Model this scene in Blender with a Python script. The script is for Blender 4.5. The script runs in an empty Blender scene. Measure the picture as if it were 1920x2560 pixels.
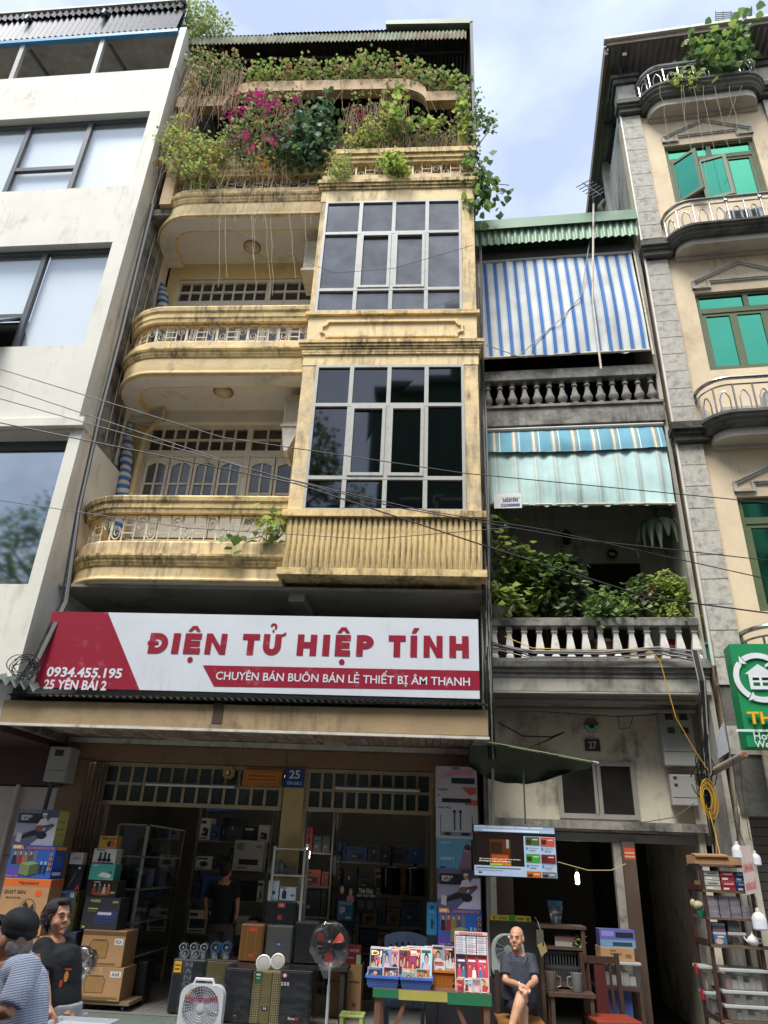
import bpy, math, random
from mathutils import Vector, Matrix
random.seed(7)
SC = bpy.context.scene
COL = SC.collection
# ------------------------------------------------------------------ camera
CAM = (0.0, -10.3, 1.8)
PITCH, ROLL, YAW = math.radians(26.5), math.radians(2.45), math.radians(4.4)
FPX, CX, CY = 1775.0, 960.0, 1280.0          # focal length and centre in photograph pixels (1920 x 2560)
_f = Vector((-math.sin(YAW)*math.cos(PITCH), math.cos(YAW)*math.cos(PITCH), math.sin(PITCH)))
_r0 = Vector((math.cos(YAW), math.sin(YAW), 0)); _u0 = _r0.cross(_f)
_r = _r0*math.cos(ROLL) + _u0*math.sin(ROLL)
_u = _u0*math.cos(ROLL) - _r0*math.sin(ROLL)
cam = bpy.data.cameras.new('camera'); camo = bpy.data.objects.new('camera', cam); COL.objects.link(camo)
camo.matrix_world = Matrix(((_r.x,_u.x,-_f.x,CAM[0]),(_r.y,_u.y,-_f.y,CAM[1]),(_r.z,_u.z,-_f.z,CAM[2]),(0,0,0,1)))
cam.sensor_fit = 'VERTICAL'; cam.sensor_height = 36.0; cam.lens = 36.0*FPX/2560.0
cam.clip_start = 0.05; cam.clip_end = 3000
SC.camera = camo
# ------------------------------------------------------------------ sky, sun, exposure
SUN_EL, SUN_AZ = math.radians(62), math.radians(-24)   # azimuth measured from straight behind the camera
w = bpy.data.worlds.new('World'); SC.world = w; w.use_nodes = True
nt = w.node_tree; nt.nodes.clear()
N = nt.nodes.new; L = nt.links.new
sky = N('ShaderNodeTexSky'); sky.sky_type = 'NISHITA'; sky.sun_disc = False
sky.sun_elevation = SUN_EL; sky.sun_rotation = math.radians(180)+SUN_AZ
sky.air_density = 1.3; sky.dust_density = 2.2; sky.ozone_density = 1.5
tc = N('ShaderNodeTexCoord'); mp = N('ShaderNodeMapping'); mp.inputs['Scale'].default_value = (1.0,1.0,1.9)
nz = N('ShaderNodeTexNoise'); nz.inputs['Scale'].default_value = 3.6; nz.inputs['Detail'].default_value = 6; nz.inputs['Roughness'].default_value = 0.55
nz.inputs['Distortion'].default_value = 0.25
rp = N('ShaderNodeValToRGB'); rp.color_ramp.elements[0].position = 0.36; rp.color_ramp.elements[1].position = 0.66
rp.color_ramp.elements[0].color = (0.42,0.42,0.42,1); rp.color_ramp.elements[1].color = (0.90,0.90,0.90,1)
mx = N('ShaderNodeMix'); mx.data_type = 'RGBA'
mx.inputs['B'].default_value = (4.8,5.3,6.3,1)          # lit cloud
bg = N('ShaderNodeBackground'); bg.inputs['Strength'].default_value = 0.102
out = N('ShaderNodeOutputWorld')
L(tc.outputs['Generated'], mp.inputs['Vector']); L(mp.outputs['Vector'], nz.inputs['Vector']); L(nz.outputs['Fac'], rp.inputs['Fac'])
L(rp.outputs['Color'], mx.inputs['Factor']); L(sky.outputs['Color'], mx.inputs['A']); L(mx.outputs['Result'], bg.inputs['Color']); L(bg.outputs['Background'], out.inputs['Surface'])
sl = bpy.data.lights.new('sun','SUN'); sl.energy = 2.55; sl.angle = math.radians(25); sl.color = (1.0,0.98,0.94)
so = bpy.data.objects.new('sun', sl); COL.objects.link(so)
sd = Vector((math.sin(SUN_AZ)*math.cos(SUN_EL), -math.cos(SUN_AZ)*math.cos(SUN_EL), math.sin(SUN_EL)))
so.rotation_euler = sd.to_track_quat('Z','Y').to_euler(); so.location = (-4,-20,25)
SC.view_settings.view_transform = 'Standard'; SC.view_settings.look = 'None'
SC.view_settings.exposure = 1.12; SC.view_settings.gamma = 1.0; SC.view_settings.use_curve_mapping = False
SC.render.engine = 'CYCLES'
try:
 SC.cycles.use_denoising = True; SC.cycles.denoiser = 'OPENIMAGEDENOISE'
except Exception: pass
SC.cycles.max_bounces = 7; SC.cycles.diffuse_bounces = 4; SC.cycles.glossy_bounces = 3; SC.cycles.transparent_max_bounces = 8
SC.cycles.transmission_bounces = 3; SC.cycles.sample_clamp_indirect = 6.0; SC.cycles.caustics_reflective = False; SC.cycles.caustics_refractive = False
# ------------------------------------------------------------------ pixels -> places
K = 1.1573                                   # picture points below are read from a 1659 x 2212 view of the photograph
def ray(x, y):
 return _f + _r*((x*K-CX)/FPX) - _u*((y*K-CY)/FPX)
class Frame:                                 # a facade: origin on the ground, turned clockwise by deg; u along, v into the house, z up
 def __init__(s, o, deg):
  s.o = o; s.a = math.radians(deg); s.ux = (math.cos(s.a), -math.sin(s.a)); s.vx = (math.sin(s.a), math.cos(s.a))
 def uz(s, x, y, v):                      # where the sight line of a picture point meets depth v
  d = ray(x, y); cx, cy = CAM[0]-s.o[0], CAM[1]-s.o[1]
  cu = cx*s.ux[0]+cy*s.ux[1]; cv = cx*s.vx[0]+cy*s.vx[1]
  du = d.x*s.ux[0]+d.y*s.ux[1]; dv = d.x*s.vx[0]+d.y*s.vx[1]
  t = (v-cv)/dv
  return (cu+t*du, CAM[2]+t*d.z)
 def rc(s, x0, y0, x1, y1, v):            # box of picture points (left, top, right, bottom) -> u0, u1, z0, z1
  xm, ym = (x0+x1)/2, (y0+y1)/2
  return (s.uz(x0,ym,v)[0], s.uz(x1,ym,v)[0], s.uz(xm,y1,v)[1], s.uz(xm,y0,v)[1])
 def world(s, u, v, z):
  return Vector((s.o[0]+u*s.ux[0]+v*s.vx[0], s.o[1]+u*s.ux[1]+v*s.vx[1], z))
MF = Frame((0,0), 0)             # house no. 25 and all that stands before it
WF = Frame((-5.4,-1.55), 1.7)    # white house
NF = Frame((0.8,-0.6), 4.0)      # house no. 27
GF = Frame((3.7,-0.85), 6.0)     # house with green windows
def onz(x, y, z):
 d = ray(x, y); t = (z-CAM[2])/d.z
 return (CAM[0]+t*d.x, CAM[1]+t*d.y)
# ------------------------------------------------------------------ materials
def lin(c):
 if isinstance(c, str):
  c = [int(c[i:i+2],16)/255 for i in (0,2,4)]
  return tuple(x/12.92 if x <= 0.04045 else ((x+0.055)/1.055)**2.4 for x in c)
 return tuple(c)
MATS = {}
def mat(name, col, rough=0.6, metal=0.0, var=0.12, scale=4.0, bump=0.0, bscale=None, streak=0.0, streakcol=(0.03,0.028,0.022), sscale=5.0,
  blot=0.0, blotcol=(0.05,0.05,0.04), bsc=1.4, spec=0.5, emit=0.0, edge=None, rand=0.0, coat=0.0, stretch=0.16):
 if name in MATS: return MATS[name]
 m = bpy.data.materials.new(name); m.use_nodes = True; MATS[name] = m
 t = m.node_tree; n = t.nodes.new; l = t.links.new
 b = t.nodes['Principled BSDF']; c = lin(col)
 b.inputs['Roughness'].default_value = rough; b.inputs['Metallic'].default_value = metal
 b.inputs['Specular IOR Level'].default_value = spec
 if coat: b.inputs['Coat Weight'].default_value = coat; b.inputs['Coat Roughness'].default_value = 0.08
 tcn = n('ShaderNodeTexCoord'); vec = tcn.outputs['Object']
 if rand:
  oi = n('ShaderNodeObjectInfo'); ad = n('ShaderNodeVectorMath'); ad.operation = 'ADD'
  sc_ = n('ShaderNodeVectorMath'); sc_.operation = 'SCALE'; sc_.inputs['Scale'].default_value = 37.0
  cb = n('ShaderNodeCombineXYZ'); l(oi.outputs['Random'], cb.inputs[0]); l(oi.outputs['Random'], cb.inputs[1])
  l(cb.outputs[0], sc_.inputs[0]); l(vec, ad.inputs[0]); l(sc_.outputs[0], ad.inputs[1]); vec = ad.outputs[0]
 def noise(s, detail=5, vecin=None, rough_=0.6):
  q = n('ShaderNodeTexNoise'); q.inputs['Scale'].default_value = s; q.inputs['Detail'].default_value = detail; q.inputs['Roughness'].default_value = rough_
  l(vecin if vecin is not None else vec, q.inputs['Vector']); return q.outputs['Fac']
 def ramp(fac, a, bb, ca=(0,0,0), cb_=(1,1,1)):
  q = n('ShaderNodeValToRGB'); e = q.color_ramp.elements; e[0].position = a; e[1].position = bb
  e[0].color = (*ca,1); e[1].color = (*cb_,1); l(fac, q.inputs['Fac']); return q.outputs['Color']
 def mixc(fac, a, bb):
  q = n('ShaderNodeMix'); q.data_type = 'RGBA'
  for k, v in (('A',a),('B',bb)):
   if isinstance(v, tuple): q.inputs[k].default_value = (*v,1)
   else: l(v, q.inputs[k])
  if isinstance(fac, float): q.inputs['Factor'].default_value = fac
  else: l(fac, q.inputs['Factor'])
  return q.outputs['Result']
 color = None
 if var:
  lo = tuple(x*(1-var) for x in c); hi = tuple(min(1,x*(1+var)) for x in c)
  color = ramp(noise(scale), 0.32, 0.68, lo, hi)
 else: color = c
 if rand and var:
  hs = n('ShaderNodeHueSaturation'); mr = n('ShaderNodeMapRange'); mr.inputs['To Min'].default_value = 1-rand; mr.inputs['To Max'].default_value = 1+rand
  l(oi.outputs['Random'], mr.inputs['Value']); l(mr.outputs[0], hs.inputs['Value']); l(color, hs.inputs['Color']); color = hs.outputs['Color']
 if blot:
  color = mixc(ramp(noise(bsc, 7, None, 0.68), 0.59-0.20*blot, 0.74-0.15*blot, (0,0,0), (min(1,0.5+blot*0.45),)*3), color, lin(blotcol))
 if streak:
  mpn = n('ShaderNodeMapping'); mpn.inputs['Scale'].default_value = (1,1,stretch); l(vec, mpn.inputs['Vector'])
  s1 = noise(sscale*2.4, 4, mpn.outputs['Vector']); s2 = noise(1.1, 3)
  mu = n('ShaderNodeMath'); mu.operation = 'MULTIPLY'; l(s1, mu.inputs[0]); l(s2, mu.inputs[1])
  color = mixc(ramp(mu.outputs[0], 0.33-0.12*streak, 0.50-0.12*streak, (0,0,0), (min(1,0.35+streak*0.5),)*3), color, lin(streakcol))
 if isinstance(color, tuple): b.inputs['Base Color'].default_value = (*color,1)
 else: l(color, b.inputs['Base Color'])
 if emit:
  b.inputs['Emission Strength'].default_value = emit
  b.inputs['Emission Color'].default_value = (*c,1)
 if bump:
  bp = n('ShaderNodeBump'); bp.inputs['Strength'].default_value = bump; bp.inputs['Distance'].default_value = 0.02
  l(noise(bscale or scale*6, 6), bp.inputs['Height']); l(bp.outputs['Normal'], b.inputs['Normal'])
 return m
def pm(col, rough=0.5, metal=0.0, emit=0.0):         # plain printed or painted colour, cached
 key = 'colour_%s_%.2f_%.1f_%.2f' % (col if isinstance(col,str) else '%.3f_%.3f_%.3f' % col, rough, metal, emit)
 return mat(key, col, rough, metal, var=0.06, scale=6, emit=emit)
def film(name, alpha=0.16, rough=0.12, tint=(0.9,0.92,0.95), bump=0.0):   # clear wrap or glass: mostly see-through with a sheen
 if name in MATS: return MATS[name]
 m = bpy.data.materials.new(name); m.use_nodes = True; MATS[name] = m
 t = m.node_tree; n = t.nodes.new; l = t.links.new; t.nodes.remove(t.nodes['Principled BSDF'])
 tr = n('ShaderNodeBsdfTransparent'); tr.inputs['Color'].default_value = (*tint,1)
 gl = n('ShaderNodeBsdfGlossy'); gl.inputs['Roughness'].default_value = rough; gl.inputs['Color'].default_value = (0.95,0.95,0.95,1)
 fr = n('ShaderNodeLayerWeight'); fr.inputs['Blend'].default_value = 0.12
 ma = n('ShaderNodeMath'); ma.operation = 'ADD'; ma.inputs[1].default_value = alpha; ma.use_clamp = True
 ms = n('ShaderNodeMixShader'); l(fr.outputs['Fresnel' if False else 'Facing'], ma.inputs[0]); l(ma.outputs[0], ms.inputs['Fac'])
 l(tr.outputs[0], ms.inputs[1]); l(gl.outputs[0], ms.inputs[2]); l(ms.outputs[0], t.nodes['Material Output'].inputs['Surface'])
 if bump:
  tcn = n('ShaderNodeTexCoord'); q = n('ShaderNodeTexNoise'); q.inputs['Scale'].default_value = 6; q.inputs['Detail'].default_value = 2
  l(tcn.outputs['Object'], q.inputs['Vector']); bp = n('ShaderNodeBump'); bp.inputs['Strength'].default_value = bump; bp.inputs['Distance'].default_value = 0.05
  l(q.outputs['Fac'], bp.inputs['Height']); l(bp.outputs['Normal'], gl.inputs['Normal']); l(bp.outputs['Normal'], fr.inputs['Normal'])
 return m
# ------------------------------------------------------------------ mesh builder
class MB:
 def __init__(s): s.v = []; s.f = []; s.mi = []; s.mats = []; s.cur = 0
 def use(s, m):
  if m not in s.mats: s.mats.append(m)
  s.cur = s.mats.index(m); return s
 def face(s, pts):
  i = len(s.v); s.v += [tuple(p) for p in pts]; s.f.append(tuple(range(i, i+len(pts)))); s.mi.append(s.cur); return s
 def add(s, vs, fs):
  i = len(s.v); s.v += [tuple(p) for p in vs]
  for f in fs: s.f.append(tuple(i+k for k in f)); s.mi.append(s.cur)
  return s
 def box(s, x0, x1, y0, y1, z0, z1):
  return s.add([(x0,y0,z0),(x1,y0,z0),(x1,y1,z0),(x0,y1,z0),(x0,y0,z1),(x1,y0,z1),(x1,y1,z1),(x0,y1,z1)],
      [(0,3,2,1),(4,5,6,7),(0,1,5,4),(1,2,6,5),(2,3,7,6),(3,0,4,7)])
 def hexa(s, p):                 # eight corners, bottom four then top four, both counter-clockwise
  return s.add(p, [(0,3,2,1),(4,5,6,7),(0,1,5,4),(1,2,6,5),(2,3,7,6),(3,0,4,7)])
 def cyl(s, a, b, r0, r1=None, n=8, caps=True):
  a, b = Vector(a), Vector(b); r1 = r0 if r1 is None else r1
  d = (b-a).normalized(); e = d.orthogonal().normalized(); g = d.cross(e)
  vs = []
  for p, r in ((a,r0),(b,r1)):
   for k in range(n):
    t = 2*math.pi*k/n; vs.append(p + e*(r*math.cos(t)) + g*(r*math.sin(t)))
  fs = [(k,(k+1)%n,n+(k+1)%n,n+k) for k in range(n)]
  if caps: fs += [tuple(range(n-1,-1,-1)), tuple(range(n,2*n))]
  return s.add(vs, fs)
 def tube(s, pts, r, n=6, closed=False):
  P = [Vector(p) for p in pts]; m = len(P); rs = r if isinstance(r,(list,tuple)) else [r]*m
  vs = []; e = None
  for i, p in enumerate(P):
   if closed: d = (P[(i+1)%m]-P[i-1])
   else: d = (P[min(i+1,m-1)]-P[max(i-1,0)])
   if d.length < 1e-9: d = Vector((0,0,1))
   d.normalize()
   if e is None: e = d.orthogonal().normalized()
   else:
    e = e - d*e.dot(d)
    e = d.orthogonal().normalized() if e.length < 1e-6 else e.normalized()
   g = d.cross(e)
   for k in range(n):
    t = 2*math.pi*k/n; vs.append(p + e*(rs[i]*math.cos(t)) + g*(rs[i]*math.sin(t)))
  fs = []
  for i in range(m if closed else m-1):
   j = (i+1) % m
   for k in range(n): fs.append((i*n+k, i*n+(k+1)%n, j*n+(k+1)%n, j*n+k))
  if not closed: fs += [tuple(range(n-1,-1,-1)), tuple((m-1)*n+k for k in range(n))]
  return s.add(vs, fs)
 def lathe(s, c, prof, n=12, axis='z', sy=1.0):    # prof: (radius, height) upwards from c
  vs = []; m = len(prof)
  for r, h in prof:
   for k in range(n):
    t = 2*math.pi*k/n; a, b = r*math.cos(t), r*math.sin(t)*sy
    vs.append((c[0]+a, c[1]+b, c[2]+h) if axis == 'z' else ((c[0]+a, c[1]+h, c[2]-b) if axis == 'y' else (c[0]+h, c[1]+a, c[2]+b)))
  fs = [(i*n+k, i*n+(k+1)%n, (i+1)*n+(k+1)%n, (i+1)*n+k) for i in range(m-1) for k in range(n)]
  fs += [tuple(range(n-1,-1,-1)), tuple((m-1)*n+k for k in range(n))]
  return s.add(vs, fs)
 def prism(s, poly, y0, y1):     # polygon of (x, z), counter-clockwise seen from the front (-y)
  n = len(poly)
  vs = [(x,y0,z) for x,z in poly] + [(x,y1,z) for x,z in poly]
  fs = [tuple(range(n)), tuple(range(2*n-1,n-1,-1))] + [((k+1)%n, k, n+k, n+(k+1)%n) for k in range(n)]
  return s.add(vs, fs)
 def flat(s, poly, y):           # a flat polygon facing the street
  return s.face([(x,y,z) for x,z in poly])
 def rect(s, x0, x1, z0, z1, y): return s.flat([(x0,z0),(x1,z0),(x1,z1),(x0,z1)], y)
 def ell(s, cx, cz, rx, rz, y, n=16): return s.flat([(cx+rx*math.cos(2*math.pi*k/n), cz+rz*math.sin(2*math.pi*k/n)) for k in range(n)], y)
 def ring(s, cx, cz, r0, r1, y, a0=0, a1=360, n=24):
  for k in range(n):
   t0 = math.radians(a0+(a1-a0)*k/n); t1 = math.radians(a0+(a1-a0)*(k+1)/n)
   s.face([(cx+r0*math.cos(t0),y,cz+r0*math.sin(t0)),(cx+r1*math.cos(t0),y,cz+r1*math.sin(t0)),(cx+r1*math.cos(t1),y,cz+r1*math.sin(t1)),(cx+r0*math.cos(t1),y,cz+r0*math.sin(t1))])
  return s
 def sweep(s, path, prof, closed_prof=True):   # path: list of (x, y, nx, ny); prof: list of (out, z)
  m = len(prof); vs = []
  for x, y, nx, ny in path:
   for o, z in prof: vs.append((x+nx*o, y+ny*o, z))
  fs = []
  for i in range(len(path)-1):
   for k in range(m if closed_prof else m-1):
    k2 = (k+1) % m; fs.append((i*m+k, (i+1)*m+k, (i+1)*m+k2, i*m+k2))
  if closed_prof: fs += [tuple(range(m)), tuple((len(path)-1)*m+k for k in range(m-1,-1,-1))]
  return s.add(vs, fs)
 def text(s, body, x0, x1, z0, z1, y, bold=0.0, depth=0.0, shear=0.0, fit=True):
  vs, fs = glyphs(body, bold, depth)
  if not vs: return s
  ax = [v[0] for v in vs]; ay = [v[1] for v in vs]
  lx, hx, ly, hy = min(ax), max(ax), min(ay), max(ay)
  sx = (x1-x0)/max(1e-6,hx-lx); sz = (z1-z0)/max(1e-6,hy-ly)
  if not fit: sx = sz
  return s.add([(x0+(v[0]-lx)*sx+shear*(v[1]-ly)*sz, y-v[2], z0+(v[1]-ly)*sz) for v in vs], fs)
 def build(s, name, m=None, parent=None, smooth=False, xf=None, bevel=0.0, mats=None):
  me = bpy.data.meshes.new(name)
  vs = s.v if xf is None else [tuple(xf @ Vector(p)) for p in s.v]
  me.from_pydata(vs, [], s.f);
  ml = s.mats if (s.mats and m is None) else [m]
  for q in ml: me.materials.append(q)
  if len(ml) > 1: me.polygons.foreach_set('material_index', s.mi)
  if smooth:
   me.polygons.foreach_set('use_smooth', [True]*len(me.polygons))
   try: me.set_sharp_from_angle(angle=math.radians(42))
   except Exception: pass
  me.update()
  o = bpy.data.objects.new(name, me); COL.objects.link(o)
  if parent is not None: o.parent = parent
  if bevel:
   bv = o.modifiers.new('edge','BEVEL'); bv.width = bevel; bv.segments = 2; bv.limit_method = 'ANGLE'; bv.angle_limit = math.radians(50)
  return o
_G = {}
def glyphs(body, bold, depth):
 key = (body, bold, depth)
 if key in _G: return _G[key]
 cu = bpy.data.curves.new('lettering','FONT'); cu.body = body; cu.size = 1.0; cu.offset = bold; cu.resolution_u = 3; cu.extrude = 0
 o = bpy.data.objects.new('lettering', cu)
 me = bpy.data.meshes.new_from_object(o)
 vs = [tuple(v.co) for v in me.vertices]; fs = [tuple(p.vertices) for p in me.polygons]
 bpy.data.objects.remove(o); bpy.data.curves.remove(cu); bpy.data.meshes.remove(me)
 if depth and vs:
  # give flat letters a thickness: front face moved out, side walls along open edges
  ec = {}
  for f in fs:
   for a, b in zip(f, f[1:]+f[:1]):
    k2 = (min(a,b),max(a,b)); ec[k2] = None if k2 in ec else (a,b)
  n = len(vs); vs2 = [(x,y,depth) for x,y,z in vs] + [(x,y,0) for x,y,z in vs]
  fs = fs + [(b,a,a+n,b+n) for e in ec.values() if e for a,b in (e,)]
  vs = vs2
 _G[key] = (vs, fs); return _G[key]
def tag(o, label=None, cat=None, group=None, kind=None):
 if label: o['label'] = label
 if cat: o['category'] = cat
 if group: o['group'] = group
 if kind: o['kind'] = kind
 return o
def thing(name, label, cat, loc=(0,0,0), rotz=0.0, group=None):
 o = bpy.data.objects.new(name, None); COL.objects.link(o); o.empty_display_size = 0.1
 o.location = loc; o.rotation_euler = (0,0,rotz)
 return tag(o, label, cat, group)
def fthing(F, name, label, cat, group=None):
 return thing(name, label, cat, (F.o[0],F.o[1],0), -F.a, group)
def dup(root, loc=None, rotz=None, label=None, group=None):
 r = root.copy(); COL.objects.link(r)
 if loc is not None: r.location = loc
 if rotz is not None: r.rotation_euler = (0,0,rotz)
 if label: r['label'] = label
 if group: r['group'] = group
 for ch in list(root.children):
  c = ch.copy(); COL.objects.link(c); c.parent = r
  for g in list(ch.children):
   d = g.copy(); COL.objects.link(d); d.parent = c
 return r
def share(o, name, parent, loc=(0,0,0), rot=(0,0,0), scale=(1,1,1)):     # another object on the same mesh
 c = bpy.data.objects.new(name, o.data); COL.objects.link(c); c.parent = parent; c.location = loc; c.rotation_euler = rot; c.scale = scale
 return c
R = random.uniform
# ------------------------------------------------------------------ shared surfaces
M_white = mat('white_render', 'd6d2c5', 0.75, var=0.06, scale=1.2, bump=0.15, bscale=9, blot=0.22, blotcol='bdb8a8', bsc=1.1, streak=0.45, streakcol='a39d8c')
M_yellow = mat('yellow_render', 'e8cf9e', 0.8, var=0.12, scale=2.2, bump=0.3, bscale=14, blot=0.30, blotcol='b8975f', bsc=1.9, streak=0.50, streakcol='4b4030')
M_yellowm = mat('yellow_moulding_mouldy', 'dfc288', 0.8, var=0.16, scale=3, bump=0.4, bscale=16, blot=0.48, blotcol='4b4030', bsc=3.4, streak=0.85, streakcol='241f17', sscale=7)
M_yellowp = mat('yellow_render_peeling', 'e4c897', 0.85, var=0.12, scale=3, bump=0.4, bscale=12, blot=0.6, blotcol='b3a68a', bsc=2.6, streak=0.75, streakcol='3a3327')
M_rib = mat('ribbed_cream', 'dcc28a', 0.8, var=0.2, scale=5, bump=0.3, bscale=18, blot=0.5, blotcol='4b4431', bsc=3.2, streak=1.0, streakcol='26221a', sscale=8)
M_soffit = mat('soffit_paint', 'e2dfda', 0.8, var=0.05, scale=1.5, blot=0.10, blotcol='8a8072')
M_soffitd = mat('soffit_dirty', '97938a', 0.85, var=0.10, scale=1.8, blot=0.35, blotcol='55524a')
M_cream = mat('cream_wall', 'ecd4a0', 0.8, var=0.05, scale=2, blot=0.08, blotcol='a98f5e')
M_concrete = mat('old_concrete', '8f8c83', 0.9, var=0.18, scale=3, bump=0.45, bscale=18, blot=0.75, blotcol='34322c', bsc=1.8, streak=0.6, streakcol='25231e')
M_pwhite = mat('aged_white_paint', 'c9c4b8', 0.6, var=0.10, scale=6, blot=0.40, blotcol='6f6a5d', bsc=5)
M_wood_w = mat('white_painted_wood', 'e0d9cb', 0.5, var=0.06, scale=5, blot=0.16, blotcol='9b8c74', bsc=4)
M_alu = mat('aluminium', 'a9a8a1', 0.5, 0.0, var=0.08, scale=8, blot=0.25, blotcol='8d8a80', bsc=7)
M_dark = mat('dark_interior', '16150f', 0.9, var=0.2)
M_dframe = mat('charcoal_frame', '43474c', 0.45, var=0.06)
M_steel = mat('stainless', 'a3a3a0', 0.25, 0.95, var=0.05, scale=10)
M_iron = mat('cream_iron', 'cbbfa6', 0.6, var=0.12, scale=12, blot=0.35, blotcol='6b4a2c', bsc=14)
M_black = mat('black_cable', '121212', 0.5, var=0.1)
M_asph = mat('asphalt', (0.052,0.052,0.054), 0.9, var=0.2, scale=8, bump=0.4, bscale=90)
M_pave = mat('paving', (0.29,0.285,0.27), 0.85, var=0.2, scale=5, bump=0.3, bscale=40, rand=0.12, blot=0.2, blotcol='4a4843')
M_granite = mat('brown_granite', '8a6f55', 0.35, var=0.35, scale=60, blot=0.15, blotcol='4b3a2c', bsc=3)
M_glassd = mat('tinted_glass', (0.36,0.38,0.40), 0.05, 1.0, var=0.10, scale=1.3)
M_glassb = mat('tinted_glass_dark', (0.085,0.088,0.094), 0.04, 1.0, var=0.05, scale=1.2)
M_glassu = mat('dusty_curtained_glass', (0.15,0.155,0.165), 0.06, 0.6, var=0.25, scale=2.2, streak=0.25, streakcol='6d6f72', sscale=3, stretch=.08)
M_glassc = mat('door_glass', (0.05,0.052,0.05), 0.08, 0.0, var=0.3, scale=2)
M_glassg = mat('green_film_glass', (0.075,0.36,0.235), 0.06, 1.0, var=0.06, scale=1.0)
M_blind = mat('window_blind', 'e3ecf0', 0.35, var=0.03, scale=1.0)
M_leaf = []
for i, c in enumerate(('627a42','7b9148','506a42','98a652','8d9468','456048','8a7650')):
 m_ = mat('leaf_%d' % i, c, 0.5, var=0.3, scale=2.6, spec=0.35); M_leaf.append(m_)
 b_ = m_.node_tree.nodes['Principled BSDF']; b_.inputs['Transmission Weight'].default_value = 0.0
 nn_ = m_.node_tree; tl_ = nn_.nodes.new('ShaderNodeBsdfTranslucent'); ms_ = nn_.nodes.new('ShaderNodeMixShader'); ms_.inputs['Fac'].default_value = 0.38
 tl_.inputs['Color'].default_value = (*[min(1,x*1.6) for x in lin(c)],1); nn_.links.new(b_.outputs[0],ms_.inputs[1]); nn_.links.new(tl_.outputs[0],ms_.inputs[2]); nn_.links.new(ms_.outputs[0],nn_.nodes['Material Output'].inputs['Surface'])
M_twig = mat('dry_vine', '8a7357', 0.9, var=0.25, scale=6)
M_bark = mat('bark', '5b4c3c', 0.9, var=0.3, scale=8, bump=0.5)
def wall_holes(mb, u0, u1, z0, z1, holes, v, depth):
 """front face of a wall with rectangular openings (u0,u1,z0,z1) and their reveals"""
 us = sorted({u0,u1,*[h[0] for h in holes],*[h[1] for h in holes]}); zs = sorted({z0,z1,*[h[2] for h in holes],*[h[3] for h in holes]})
 us = [u for u in us if u0 <= u <= u1]; zs = [z for z in zs if z0 <= z <= z1]
 for a, b in zip(us, us[1:]):
  for c, d in zip(zs, zs[1:]):
   um, zm = (a+b)/2, (c+d)/2
   if any(h[0] < um < h[1] and h[2] < zm < h[3] for h in holes): continue
   mb.face([(a,v,c),(b,v,c),(b,v,d),(a,v,d)])
 for a, b, c, d in holes:
  w_ = v+depth
  mb.face([(a,v,c),(a,v,d),(a,w_,d),(a,w_,c)]); mb.face([(b,v,c),(b,w_,c),(b,w_,d),(b,v,d)])
  mb.face([(a,v,c),(a,w_,c),(b,w_,c),(b,v,c)]); mb.face([(a,v,d),(b,v,d),(b,w_,d),(a,w_,d)])
 return mb
def corr(mb, a, b, down, waves, amp, out=(0,-1,0), steps=4, sag=0.0, jag=0.0):
 """corrugated sheet from edge a-b, hanging along vector down"""
 a, b, down, out = Vector(a), Vector(b), Vector(down), Vector(out)
 n = waves*steps
 top = []; bot = []
 for i in range(n+1):
  t = i/n; w_ = amp*math.sin(2*math.pi*waves*t)
  p = a.lerp(b,t) + out*w_; top.append(p); bot.append(p + down*(1+R(-jag,jag)))
 i0 = len(mb.v); mb.v += [tuple(p) for p in top+bot]
 for i in range(n): mb.f.append((i0+i, i0+n+1+i, i0+n+2+i, i0+i+1)); mb.mi.append(mb.cur)
 return mb
# ------------------------------------------------------------------ ground, road, pavement
g = MB().face([(-160,-170,-0.152),(160,-170,-0.152),(160,150,-0.152),(-160,150,-0.152)]).build('road', M_asph); tag(g, kind='structure')
pv = MB().box(-40,40,-3.6,0.3,-0.15,-0.004).build('pavement', mat('pavement_bed',(0.12,0.12,0.115),0.9)); tag(pv, kind='structure')
kb = MB().box(-40,40,-3.78,-3.603,-0.15,0.004).build('kerb', mat('kerb_stone',(0.27,0.265,0.25),0.85,var=0.2,bump=0.3), bevel=0.02); tag(kb, kind='structure')
sl_ = None
for i in range(24):
 for j in range(7):
  x = -7.2+i*0.5; y = -3.58+j*0.5
  if sl_ is None: sl_ = MB().box(0,0.488,0,0.488,-0.004,0.004).build('paving_slab', M_pave, pv, bevel=0.004); sl_.location = (x,y,0)
  else: share(sl_, 'paving_slab', pv, (x,y,R(-0.0015,0.0015)))
pv2 = MB().box(-40,40,-13.4,-10.0,-0.15,-0.0).build('pavement', M_pave); tag(pv2, kind='structure')
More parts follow.
